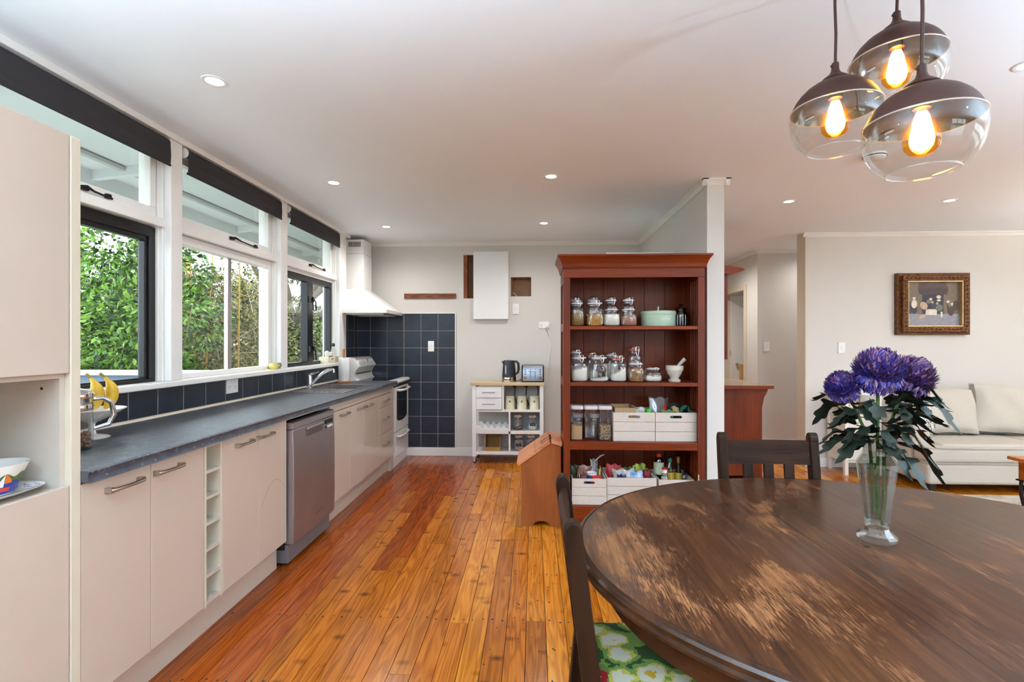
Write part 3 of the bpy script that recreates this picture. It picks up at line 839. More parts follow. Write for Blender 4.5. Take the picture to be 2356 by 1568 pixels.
# dishwasher
t = T('dishwasher', 'stainless steel dishwasher under the dark bench', 'dishwasher', (-1.7, 3.19, 0))
P('body', bx(-2.03, -1.475, 2.882, 3.494, .10, .84), MT['black'], t)
dd = MB().prism([(-1.475, .135), (-1.42, .135), (-1.418, .30), (-1.418, .60), (-1.424, .80), (-1.424, .812), (-1.475, .812)], 2.884, 3.492, 'y')
P('door', dd, MT['dw_steel'], t, bevel=.004, smooth=30)
cp = P('control_panel', MB().prism([(-1.475, .815), (-1.423, .815), (-1.426, .85), (-1.436, .856), (-1.475, .856)], 2.884, 3.492, 'y'), MT['dw_steel'], t, bevel=.002)
P('handle_recess', bx(-1.4235, -1.4165, 3.06, 3.29, .742, .782), M('recess_steel', srgb(120, 116, 116), .4, metal=.8), t, bevel=.004)
P('handle_lip', MB().box(-1.424, -1.408, 3.055, 3.295, .782, .80), MT['steel'], t, bevel=.004)
P('display', bx(-1.424, -1.4165, 3.335, 3.45, .772, .80), MT['black_glass'], t)
for k in range(4):
    P('button', MB().cyl((-1.422, 3.345 + k * .032, .752), (-1.4155, 3.345 + k * .032, .752), .008, n=12), MT['black_plastic'] if k == 0 else MT['white_plastic'], t, smooth=40)
P('plinth', bx(-1.80, -1.455, 2.890, 3.486, .02, .128), M('grey_plinth', srgb(120, 114, 116), .5, metal=.3), t, bevel=.003)
for y in (2.92, 3.45):
    P('foot', MB().cyl((-1.50, y, 0), (-1.50, y, .02), .018, n=12), MT['black_plastic'], t)
P('worn_marking', MB().tube([(-1.4175, 3.18, .215), (-1.4172, 3.24, .222), (-1.4172, 3.30, .224)], .0012, 4), MT['black_plastic'], t)

# bench top with sink cut-out
cm, nt, b = new_mat('dark_speckled_laminate')
tc = nd(nt, 'ShaderNodeTexCoord')
v1 = nd(nt, 'ShaderNodeTexVoronoi', {'Vector': tc.outputs['Object'], 'Scale': 52.0})
v2 = nd(nt, 'ShaderNodeTexNoise', {'Vector': tc.outputs['Object'], 'Scale': 26.0, 'Detail': 6.0})
r1 = ramp(nt, v2.outputs['Fac'], [(.3, srgb(42, 46, 54)), (.62, srgb(70, 75, 85))])
fl = nd(nt, 'ShaderNodeMapRange', {'Value': v1.outputs['Distance'], 'From Min': .12, 'From Max': .26, 'To Min': 1.0, 'To Max': 0.0})
pick = nd(nt, 'ShaderNodeMath', {0: nd(nt, 'ShaderNodeSeparateColor', {0: v1.outputs['Color']}).outputs[0], 1: .58}, operation='GREATER_THAN')
fm = nd(nt, 'ShaderNodeMath', {0: fl.outputs[0], 1: pick.outputs[0]}, operation='MULTIPLY')
mx = nd(nt, 'ShaderNodeMix', {0: fm.outputs[0], 6: r1, 7: c4(srgb(128, 126, 128))}, data_type='RGBA')
nt.links.new(mx.outputs[2], b.inputs['Base Color'])
b.inputs['Roughness'].default_value = .46
b.inputs['Specular IOR Level'].default_value = 1.0
MT['bench'] = cm
sx0, sx1, sy0, sy1 = -1.93, -1.55, 4.24, 4.655
ct = MB()
XE = -1.428
ZT = .922
def bprof(y0, y1):
    ct.prism([(-2.063, .884), (XE + .012, .884), (XE + .003, .888), (XE, .897), (XE, .909), (XE + .004, .918), (XE - .008, ZT), (-2.063, ZT)], y0, y1, 'y')
bprof(1.5355, sy0); bprof(sy1, 5.163)
ct.box(-2.063, sx0, sy0, sy1, .884, ZT)
ct.prism([(sx1, .884), (XE + .0, .884), (XE, .909), (XE - .008, ZT), (sx1, ZT)], sy0, sy1, 'y')
P('bench_top', ct, MT['bench'], None, origin=(-1.75, 3.35, .884), label='long dark blue-grey speckled laminate bench top', cat='worktop')

# sink
t = T('sink', 'stainless steel inset sink with drainer in the dark bench', 'sink', (-1.74, 4.3, .923))
dr = MB()
zt = .9225
dr.box(-1.965, -1.525, 3.925, 3.94, zt, zt + .005); dr.box(-1.965, -1.95, 3.94, sy1 + .02, zt, zt + .005)
dr.box(-1.54, -1.525, 3.94, sy1 + .02, zt, zt + .005); dr.box(-1.95, -1.54, sy1, sy1 + .02, zt, zt + .005)
P('rim', dr, MT['steel'], t, bevel=.002)
P('drainer', MB().box(-1.95, -1.54, 3.94, sy0, zt, zt + .002), MT['steel'], t)
for k in range(9):
    x = -1.92 + k * .043
    P('drainer_rib', MB().cyl((x, 3.97, zt + .003), (x, sy0 - .03, zt + .003), .004, n=6), MT['steel'], t, smooth=60)
bw = MB()
bw.box(sx0, sx0 + .004, sy0, sy1, .76, zt); bw.box(sx1 - .004, sx1, sy0, sy1, .76, zt); bw.box(sx0, sx1, sy0, sy0 + .004, .76, zt); bw.box(sx0, sx1, sy1 - .004, sy1, .76, zt); bw.box(sx0, sx1, sy0, sy1, .756, .76)
P('bowl', bw, MT['steel'], t)
P('drain', MB().lathe([(0.001, .7605), (.03, .7605), (.035, .763), (.038, .7605)], 16, (-1.74, 4.45, 0)), MT['chrome'], t, smooth=40)
# tap
t = T('mixer_tap', 'chrome mixer tap with a long angled spout behind the sink', 'tap', (-1.985, 4.33, .9275))
bxp, byp = -1.985, 4.33
P('body', MB().lathe([(.001, 0), (.027, 0), (.027, .008), (.021, .012), (.021, .095), (.019, .105), (.001, .108)], 20, (bxp, byp, .9275)), MT['chrome'], t, smooth=40)
P('spout', MB().tube([(bxp + .012, byp, .955), (bxp + .06, byp + .01, 1.01), (bxp + .11, byp + .02, 1.055), (bxp + .15, byp + .028, 1.078), (bxp + .185, byp + .035, 1.085), (bxp + .205, byp + .038, 1.080)], [.013, .014, .014, .014, .013, .013], 12), MT['chrome'], t, smooth=40)
P('aerator', MB().cyl((bxp + .198, byp + .037, 1.090), (bxp + .200, byp + .037, 1.058), .013, n=12), MT['chrome'], t, smooth=40)
P('lever', MB().tube([(bxp - .005, byp, 1.040), (bxp + .04, byp + .005, 1.055), (bxp + .085, byp + .01, 1.072)], [.012, .009, .006], 8), MT['chrome'], t, smooth=40)

# stove
t = T('stove', 'white freestanding electric stove with black glass hob and oven door', 'stove', (-1.75, 5.46, 0))
y0, y1 = 5.172, 5.755
P('body', bx(-2.05, -1.50, y0, y1, .06, .885), MT['white_enamel'], t)
P('plinth', bx(-2.05, -1.478, y0, y1, 0.0, .10), MT['white_enamel'], t)
P('door_gap', bx(-1.50, -1.492, y0 + .012, y1 - .002, .12, .88), MT['black_plastic'], t)
odo = T_ = P('oven_door', bx(-1.492, -1.462, y0 + .03, y1 - .002, .37, .845), MT['white_enamel'], t, bevel=.004)
gl = MB().prism([(y0 + .09, .50), (y0 + .16, .478), (y0 + .29, .468), (y0 + .43, .478), (y0 + .50, .50), (y0 + .50, .83), (y0 + .09, .83)], -1.462, -1.4595, 'x')
P('oven_glass', gl, MT['black_glass'], odo)
P('oven_handle', MB().tube([(-1.462, y0 + .09, .815), (-1.425, y0 + .10, .812), (-1.418, y0 + .29, .804), (-1.425, y0 + .49, .812), (-1.462, y0 + .50, .815)], .013, 10), MT['white_enamel'], odo, smooth=50)
wdo = P('warming_drawer', bx(-1.492, -1.462, y0 + .03, y1 - .002, .10, .362), MT['white_enamel'], t, bevel=.004)
P('drawer_handle', MB().tube([(-1.462, y0 + .09, .322), (-1.43, y0 + .10, .318), (-1.424, y0 + .29, .308), (-1.43, y0 + .49, .318), (-1.462, y0 + .50, .322)], .011, 10), MT['white_enamel'], wdo, smooth=50)
P('vent_strip', bx(-1.492, -1.475, y0 + .03, y1 - .002, .852, .872), MT['black_plastic'], t)
tf = MB()
tf.prism([(-1.54, .885), (-1.455, .885), (-1.446, .893), (-1.446, .908), (-1.456, .918), (-1.475, .922), (-1.54, .920)], y0, y1, 'y')
tf.box(-2.05, -1.54, y0, y0 + .02, .885, .920); tf.box(-2.05, -1.54, y1 - .02, y1, .885, .920); tf.box(-2.05, -1.985, y0 + .02, y1 - .02, .885, .920)
P('hob_frame', tf, MT['white_enamel'], t, smooth=30)
P('hob_glass', bx(-1.985, -1.54, y0 + .02, y1 - .02, .90, .921), MT['black_glass'], t)
up = MB().prism([(-2.052, .92), (-1.86, .92), (-1.885, .945), (-1.895, .985), (-1.875, 1.03), (-1.845, 1.065), (-1.85, 1.08), (-1.90, 1.152), (-1.925, 1.165), (-2.03, 1.165), (-2.052, 1.15)], y0 + .005, y1 - .005, 'y')
P('control_upstand', up, MT['white_enamel'], t, smooth=35)
def on_slope(s, d):     # point on the sloping control face, s up the face, d outwards
    return (-1.85 - .05 * s + .82 * d, 1.08 + .072 * s + .57 * d)
for k in range(6):
    yy = y0 + .07 + k * .07 + (.06 if k > 3 else 0)
    a, b_ = on_slope(.5, -.002), on_slope(.5, .022)
    P('knob', MB().cyl((a[0], yy, a[1]), (b_[0], yy, b_[1]), .021, .018, n=16), MT['white_plastic'], t, smooth=40)
a, b_ = on_slope(.35, 0), on_slope(.75, 0)
P('clock_display', MB().add([(a[0] + .002, y0 + .335, a[1] + .001), (a[0] + .002, y0 + .385, a[1] + .001), (b_[0] + .002, y0 + .385, b_[1] + .001), (b_[0] + .002, y0 + .335, b_[1] + .001)], [(0, 1, 2, 3)]), MT['black_glass'], t)
P('vent_slot', bx(-1.894, -1.88, y0 + .06, y1 - .08, .988, .997), MT['rubber'], t)

# range hood
t = T('range_hood', 'white pyramid range hood with square chimney over the stove', 'range hood', (-1.8, 5.42, 1.63))
n0, n1, xa, xb = 5.115, 5.742, -2.062, -1.53
P('canopy_lip', MB().box(xa, xb, n0, n1, 1.632, 1.672), MT['white_enamel'], t, bevel=.003)
c0, c1, xc0, xc1 = 5.33, 5.60, -2.062, -1.845
pv = [(xa, n0 + .002, 1.672), (xb - .002, n0 + .002, 1.672), (xb - .002, n1 - .002, 1.672), (xa, n1 - .002, 1.672), (xc0, c0, 1.905), (xc1, c0, 1.905), (xc1, c1, 1.905), (xc0, c1, 1.905)]
P('canopy', MB().add(pv, [(0, 3, 2, 1), (4, 5, 6, 7), (0, 1, 5, 4), (1, 2, 6, 5), (2, 3, 7, 6), (3, 0, 4, 7)]), MT['white_enamel'], t)
P('chimney', MB().box(xc0, xc1, c0 + .002, c1 - .002, 1.905, 2.29), MT['white_enamel'], t, bevel=.002)
P('upper_chimney', MB().box(xc0, xc1 - .003, c0 + .006, c1 - .006, 2.29, 2.445), MT['white_enamel'], t, bevel=.002)
P('chimney_joint', MB().box(xc0, xc1 + .0005, c0 + .0015, c1 - .0015, 2.288, 2.290), MT['rubber'], t)
for k in range(12):
    x = -2.015 + k * .0115
    P('vent_slot', bx(x, x + .006, c0 + .004, c0 + .0075, 2.365, 2.42), MT['black_plastic'], t)
P('filter', bx(xa + .05, xb - .05, n0 + .05, n1 - .05, 1.624, 1.631), MT['steel'], t)
for k in range(3):
    P('filter_bar', bx(xa + .06, xb - .06, n0 + .1 + k * .2, n0 + .115 + k * .2, 1.619, 1.624), MT['white_plastic'], t)
P('maker_mark', bx(xb, xb + .0006, n1 - .10, n1 - .05, 1.645, 1.658), M('grey_print', srgb(150, 148, 148), .5), t)

# -------------------------------------------------- things on the bench and sill
def plate_sw(name, label, x0, x1, z0, z1, yface, rock=1, thick=.009, axis='y', sgn=-1, sockets=0):
    """switch or socket plate on a wall"""
    t = T(name, label, 'switch' if not sockets else 'socket', ((x0 + x1) / 2, yface, z0) if axis == 'y' else (yface, (x0 + x1) / 2, z0))
    def bb(a, b_, c, d, e0, e1):
        if axis == 'y': return bx(a, b_, yface + sgn * e0, yface + sgn * e1, c, d)
        return bx(yface + sgn * e0, yface + sgn * e1, a, b_, c, d)
    P('plate', bb(x0, x1, z0, z1, 0.0005, thick), MT['white_plastic'], t, bevel=.002)
    cx, cz = (x0 + x1) / 2, (z0 + z1) / 2
    if sockets:
        w = (x1 - x0)
        for k in range(sockets):
            sx = x0 + w * (k + .5) / sockets
            for dx, dz in ((-.008, .004), (.008, .004), (0, -.012)):
                P('socket_slot', bb(sx + dx - .0015, sx + dx + .0015, cz - .01 + dz, cz - .001 + dz, thick, thick + .0006), MT['black_plastic'], t)
            P('rocker', bb(sx - .006, sx + .006, z1 - .02, z1 - .008, thick, thick + .004), MT['white_plastic'], t, bevel=.001)
    else:
        P('rocker', bb(cx - .008, cx + .008, cz - .011, cz + .011, thick, thick + .004), MT['white_plastic'], t, bevel=.001)
        P('rocker_line', bb(cx - .010, cx + .010, cz - .0135, cz + .0135, thick, thick + .0006), M('grey_line', srgb(198, 196, 194), .5), t)
    return t
plate_sw('power_outlet', 'white double power outlet on the black tile strip', 3.247, 3.375, .985, 1.078, XW + .0115, axis='x', sgn=1, sockets=2)
plate_sw('light_switch', 'white switch plate on the black tiles', -1.23, -1.159, 1.218, 1.34, YB - .013)
plate_sw('light_switch', 'white switch plate below the right-hand wall cut-out', -.245, -.169, 1.652, 1.773, YB)
po = plate_sw('power_outlet', 'white double power outlet on the wall above the toaster', .062, .182, 1.486, 1.561, YB, sockets=2)
plate_sw('light_switch', 'white dimmer switch on the living room wall', 3.238, 3.31, 1.21, 1.325, 5.44)
plate_sw('light_switch', 'white switch on the short hall wall', 2.905, 2.975, 1.21, 1.33, 6.42)
t = T('plugged_lead', 'white plug and lead hanging from the outlet above the toaster', 'lead', (.16, 5.75, .75))
P('plug', bx(.135, .168, YB - .045, YB - .0095, 1.495, 1.535), MT['white_plastic'], t, bevel=.005)
P('cord', MB().tube([(.152, YB - .04, 1.497), (.165, YB - .03, 1.46), (.19, YB - .02, 1.38), (.195, YB - .015, 1.25), (.175, YB - .012, 1.1), (.16, YB - .012, .95), (.155, YB - .012, .75)], .004, 6), MT['white_plastic'], t, smooth=60)
P('wall_panel', bx(-.695, -.29, YB - .055, YB - .001, 1.592, 2.371), MT['white_panel'], None, origin=(-.49, YB, 1.592), label='blank white rectangular panel mounted on the kitchen end wall', cat='panel', bevel=.003)
P('timber_strip', bx(-1.512, -.904, YB - .022, YB - .0005, 1.836, 1.893), MT['wood_strip'], None, origin=(-1.2, YB, 1.836), label='brown timber strip screwed to the wall above the tiles', cat='strip', bevel=.002)

# bowl and plate in the niche
niche_z = .8805
t = T('square_plate', 'white oblong plate with a blue speckled pattern in the niche', 'plate', (-1.585, 1.374, niche_z))
pm, nt, b = new_mat('speckled_plate')
tc = nd(nt, 'ShaderNodeTexCoord')
vo = nd(nt, 'ShaderNodeTexVoronoi', {'Vector': tc.outputs['Object'], 'Scale': 95.0})
nt.links.new(ramp(nt, vo.outputs['Distance'], [(.22, srgb(92, 96, 160)), (.36, srgb(236, 230, 226))]), b.inputs['Base Color'])
b.inputs['Roughness'].default_value = .2
P('dish', MB().lathe([(.001, .004), (.055, .004), (.07, .008), (.104, .022), (.106, .025), (.10, .024), (.066, .0135), (.001, .010)], 32, (-1.585, 1.374, niche_z), ps=[4, 4, 4, 4, 4, 4, 4, 4]), [MT['ceramic']], t, smooth=40)
P('pattern', MB().lathe([(.068, .0142), (.098, .0238)], 32, (-1.585, 1.374, niche_z + .0004), ps=[4, 4]), pm, t, label='blue speckled rim pattern')
t = T('painted_bowl', 'hand-painted bowl with a sailboat on blue sea, standing on the plate', 'bowl', (-1.578, 1.380, niche_z + .0135))
bz = niche_z + .0135
def bowlr(z): return .048 + .034 * (z / .085)
P('bowl_body', MB().lathe([(.001, 0), (.046, 0), (.048, .003), (.082, .085), (.0825, .088), (.0775, .086), (.044, .008), (.001, .006)], 36, (-1.578, 1.380, bz)), MT['ceramic'], t, smooth=40)
def bowl_patch(name, mat, a0, a1, zlo, zhi, n=16, parent=t, eps=.0006):
    vs, fs = [], []
    for i in range(n + 1):
        a = a0 + (a1 - a0) * i / n
        for z in (zlo(i / n), zhi(i / n)):
            r = bowlr(z) + eps
            vs.append((-1.578 + r * math.cos(a), 1.380 + r * math.sin(a), bz + z))
    for i in range(n):
        fs.append((2 * i, 2 * i + 2, 2 * i + 3, 2 * i + 1))
    return P(name, MB().add(vs, fs), mat, parent)
bowl_patch('painted_sea', M('painted_blue', srgb(44, 58, 150), .3, var=.4, vscale=60), -PI, PI, lambda u: .004, lambda u: .038 + .004 * math.sin(u * 40), 60)
bowl_patch('painted_hills', M('painted_green', srgb(86, 112, 40), .3, var=.3, vscale=60), -PI, PI, lambda u: .037, lambda u: .052 + .012 * math.sin(u * 31) ** 2, 60)
bowl_patch('painted_sail', M('painted_sail_white', srgb(240, 238, 230), .3), -.55, -.30, lambda u: .026, lambda u: .03 + .034 * u, 6, eps=.0011)
bowl_patch('painted_sail', M('painted_sail_orange', srgb(230, 120, 40), .3), -.28, -.02, lambda u: .036, lambda u: .066 - .024 * u, 6, eps=.0011)
bowl_patch('painted_hull', M('painted_red', srgb(206, 62, 44), .3), -.66, .0, lambda u: .012, lambda u: .024, 6, eps=.0011)

# tiered fruit stand with bananas
fx, fy = -1.90, 2.06
t = T('fruit_stand', 'white footed fruit dish beside the glass jar', 'dish', (fx, fy, .9225))
P('foot', MB().lathe([(.001, 0), (.062, 0), (.064, .004), (.05, .010), (.016, .018), (.012, .04), (.012, .062), (.03, .078)], 28, (fx, fy, .9225)), MT['ceramic'], t, smooth=40)
P('bowl', MB().lathe([(.001, .070), (.03, .072), (.07, .094), (.118, .121), (.121, .125), (.115, .124), (.066, .099), (.001, .082)], 36, (fx, fy, .9225)), MT['ceramic'], t, smooth=40)
ban = [M('banana_skin', srgb(228, 186, 52), .45, var=.1, vscale=18, col2=srgb(206, 158, 36)), M('banana_tip', srgb(150, 136, 60), .7)]
def banana(label, base, yaw, lean):
    t = T('banana', label, 'banana', base, group='bananas on the fruit dish')
    pts, rs = [], []
    for k in range(11):
        s = k / 10
        a = -.75 + 1.5 * s
        pts.append((.10 * math.cos(a) - .073, 0, .135 * s + .012))
        rs.append([.006, .016, .021, .0235, .0245, .0245, .0235, .021, .016, .009, .006][k])
    mat = Matrix.Rotation(yaw, 4, 'Z') @ Matrix.Rotation(lean, 4, 'Y')
    body = MB().tube(pts, rs, 8)
    body.xf(mat)
    P('skin', body, ban[0], t, world=False, smooth=60)
    P('stalk', MB().tube([pts[-1], (pts[-1][0] - .010, 0, pts[-1][2] + .010), (pts[-1][0] - .018, 0, pts[-1][2] + .017)], [.0062, .0055, .0065], 6).xf(mat), ban[1], t, world=False, smooth=60)
banana('yellow banana standing nearest the tile joint', (fx + .045, fy + .015, 1.036), .35, 0.0)
banana('yellow banana partly hidden behind the glass jar handle', (fx + .03, fy - .03, 1.036), .0, -.05)
# glass jar with handle and pellets
jx, jy = -1.775, 1.835
t = T('glass_jug_jar', 'large glass jar with steel lid, steel handle and brown pellets inside', 'jar', (jx, jy, .9225))
P('jar', MB().lathe([(.001, .004), (.060, .004), (.066, .012), (.066, .205), (.062, .215)], 32, (jx, jy, .9225)), MT['jar_glass'], t, smooth=40)
P('jar_base', MB().lathe([(.001, 0), (.060, 0), (.063, .003), (.060, .0045), (.001, .0045)], 32, (jx, jy, .9225)), M('green_glass_base', srgb(40, 66, 62), .15), t, smooth=40)
P('lid', MB().lathe([(.0675, .196), (.069, .20), (.069, .216), (.064, .222), (.05, .230), (.02, .236), (.014, .245), (.001, .247)], 32, (jx, jy, .9225)), MT['chrome'], t, smooth=40)
P('band', MB().lathe([(.0672, .15), (.0685, .152), (.0685, .172), (.0672, .174)], 32, (jx, jy, .9225)), MT['chrome'], t, smooth=40)
hd = MB().tube([(jx + .035, jy + .058, .9225 + .188), (jx + .050, jy + .085, .9225 + .190), (jx + .062, jy + .112, .9225 + .170), (jx + .066, jy + .12, .9225 + .12), (jx + .058, jy + .105, .9225 + .082), (jx + .035, jy + .06, .9225 + .072)], [.008, .009, .010, .010, .009, .006], 10)
P('handle', hd, MT['chrome'], t, smooth=50)
pel = MB()
for _ in range(420):
    a = random.uniform(0, 2 * PI); r = .058 * math.sqrt(random.random()); z = .01 + random.random() * .052
    d = Vector((random.gauss(0, 1), random.gauss(0, 1), random.gauss(0, .6))).normalized() * .006
    p = Vector((jx + r * math.cos(a), jy + r * math.sin(a), .9225 + z))
    pel.tube([p - d, p + d], .0035, 5)
P('pellets', pel, M('brown_pellets', srgb(150, 112, 88), .8, var=.35, vscale=90), t, kind='stuff')
# canister with wooden lid behind the jar
t = T('lidded_canister', 'white canister with a square wooden lid behind the glass jar', 'canister', (-1.93, 1.80, .9225))
P('canister_body', MB().lathe([(.001, 0), (.075, 0), (.08, .006), (.08, .150), (.001, .150)], 32, (-1.93, 1.80, .9225), ps=[5] * 5), MT['ceramic'], t, smooth=40)
P('wooden_lid', MB().box(-2.02, -1.84, 1.70, 1.905, 1.073, 1.094), W('canister_lid_wood', srgb(150, 108, 76), srgb(182, 140, 104), 'Y', rough=.5, coat=0), t, bevel=.004)
P('lid_top', MB().box(-2.01, -1.85, 1.71, 1.895, 1.094, 1.112), MT['ceramic'], t, bevel=.005)
t = T('steel_spoon_rest', 'small chrome coaster at the front of the bench by the cupboard', 'coaster', (-1.60, 1.60, .9225))
P('disc', MB().lathe([(.001, 0), (.045, 0), (.047, .006), (.04, .010), (.001, .008)], 28, (-1.60, 1.565, .9225)), MT['chrome'], t, smooth=40)

# paper towel
px_, py_ = -1.90, 4.905
t = T('paper_towel_holder', 'paper towel roll on a wooden holder between sink and stove', 'paper towel', (px_, py_, .9225))
wm = W('towel_holder_wood', srgb(134, 84, 48), srgb(170, 112, 68), 'Z', rough=.45, coat=.1)
P('base', MB().lathe([(.001, 0), (.078, 0), (.08, .005), (.078, .014), (.072, .018), (.001, .018)], 32, (px_, py_, .9225)), wm, t, smooth=40)
P('pole', MB().lathe([(.013, .018), (.013, .33), (.010, .338), (.001, .34)], 14, (px_, py_, .9225)), wm, t, smooth=40)
P('paper_roll', MB().lathe([(.018, .019), (.05, .019), (.052, .022), (.052, .246), (.05, .25), (.018, .25)], 32, (px_, py_, .9225)), M('paper_towel', srgb(240, 238, 236), .9, var=.03, bump=.3, bscale=120), t, smooth=40)
# yellow mug on the sill
mx_, my_ = -2.03, 3.80
t = T('yellow_mug', 'small yellow pear-shaped mug on the window sill', 'mug', (mx_, my_, 1.1185))
P('cup', MB().lathe([(.001, 0), (.024, 0), (.034, .010), (.036, .025), (.031, .042), (.029, .050), (.0265, .050), (.028, .04), (.031, .02), (.001, .006)], 24, (mx_, my_, 1.1185)), M('pear_yellow', srgb(222, 206, 108), .3, var=.12, vscale=30), t, smooth=40)
P('mug_handle', MB().tube([(mx_ + .02, my_ + .026, 1.1185 + .042), (mx_ + .028, my_ + .052, 1.1185 + .045), (mx_ + .03, my_ + .06, 1.1185 + .03), (mx_ + .024, my_ + .05, 1.1185 + .013), (mx_ + .018, my_ + .03, 1.1185 + .012)], .005, 8), M('pear_leaf_green', srgb(110, 128, 62), .4), t, smooth=60)
P('saucer', MB().lathe([(.001, 0), (.03, 0), (.012, .006), (.001, .006)], 16, (mx_, my_ - .075, 1.1185)), M('pear_pale', srgb(226, 216, 150), .4), None, origin=(mx_, my_ - .075, 1.1185), label='tiny pale yellow dish beside the pear mug', cat='dish', smooth=40)
# caddy with condiments on the sill
t = T('wooden_caddy', 'small white wooden caddy with a carved end on the sill by the hood', 'caddy', (-2.04, 4.95, 1.1185))
lp = stadium(4.86, 1.162, .055, .016)
cf = MB()
cf.box(-2.09, -1.998, 4.76, 4.766, 1.1185, 1.185); cf.box(-2.09, -1.998, 5.032, 5.038, 1.1185, 1.185); cf.box(-2.09, -2.084, 4.766, 5.032, 1.1185, 1.185); cf.box(-2.084, -2.004, 4.766, 5.032, 1.1185, 1.124)
P('crate_body', cf, MT['cream_ceramic'], t)
P('front_panel', bx(-2.004, -1.998, 4.766, 5.032, 1.1185, 1.185), MT['cream_ceramic'], t)
P('handle_cut_shade', MB().prism([(p[0] - .02 + .02, p[1]) for p in lp], -1.998, -1.9975, 'x'), M('handle_shadow_brown', srgb(150, 138, 118), .6), t)  # flat brown patch painted as the shade inside a handle slot
carve = MB()
for k in range(22):
    yy = 4.935 + (k % 6) * .017 + random.uniform(-.003, .003); zz = 1.126 + (k // 6) * .015 + random.uniform(-.002, .002)
    carve.tube([(-1.9978, yy, zz), (-1.9972, yy + .005, zz + .005), (-1.9978, yy + .002, zz + .011)], .0022, 5)
P('carving', carve, M('carving_brown', srgb(132, 104, 78), .7), t)
def bottle(name, label, x, y, z, prof, mat, parts=(), group=None):
    t = T(name, label, name.replace('_', ' ').split()[-1], (x, y, z), group=group)
    P('body', MB().lathe(prof, 22, (x, y, z)), mat, t, smooth=40)
    for nm, pr, m in parts:
        P(nm, MB().lathe(pr, 20, (x, y, z)), m, t, smooth=40)
    return t
cz_ = 1.1245
bottle('oil_bottle', 'clear glass oil bottle with a black pourer in the sill caddy', -2.04, 4.985, cz_, [(.001, 0), (.03, 0), (.032, .005), (.032, .10), (.026, .125), (.014, .145), (.013, .165)], MT['jar_glass'],
       [('stopper', [(.016, .16), (.017, .164), (.015, .185), (.006, .195), (.001, .196)], MT['black_plastic']), ('pour_spout', [(.005, .195), (.004, .235), (.001, .236)], MT['chrome'])])
bottle('spice_jar', 'small spice jar with red label and white cap in the caddy', -2.04, 4.905, cz_, [(.001, 0), (.019, 0), (.02, .004), (.02, .09), (.001, .092)], MT['ceramic'],
       [('label', [(.0206, .035), (.0206, .068)], M('dark_red_label', srgb(126, 34, 46), .5)), ('cap', [(.021, .09), (.021, .105), (.001, .107)], MT['white_plastic'])])
bottle('salt_shaker', 'round white salt shaker in the caddy', -2.04, 4.83, cz_, [(.001, 0), (.018, 0), (.02, .05), (.017, .062), (.02, .075), (.024, .09), (.021, .108), (.012, .117), (.001, .119)], MT['ceramic'])
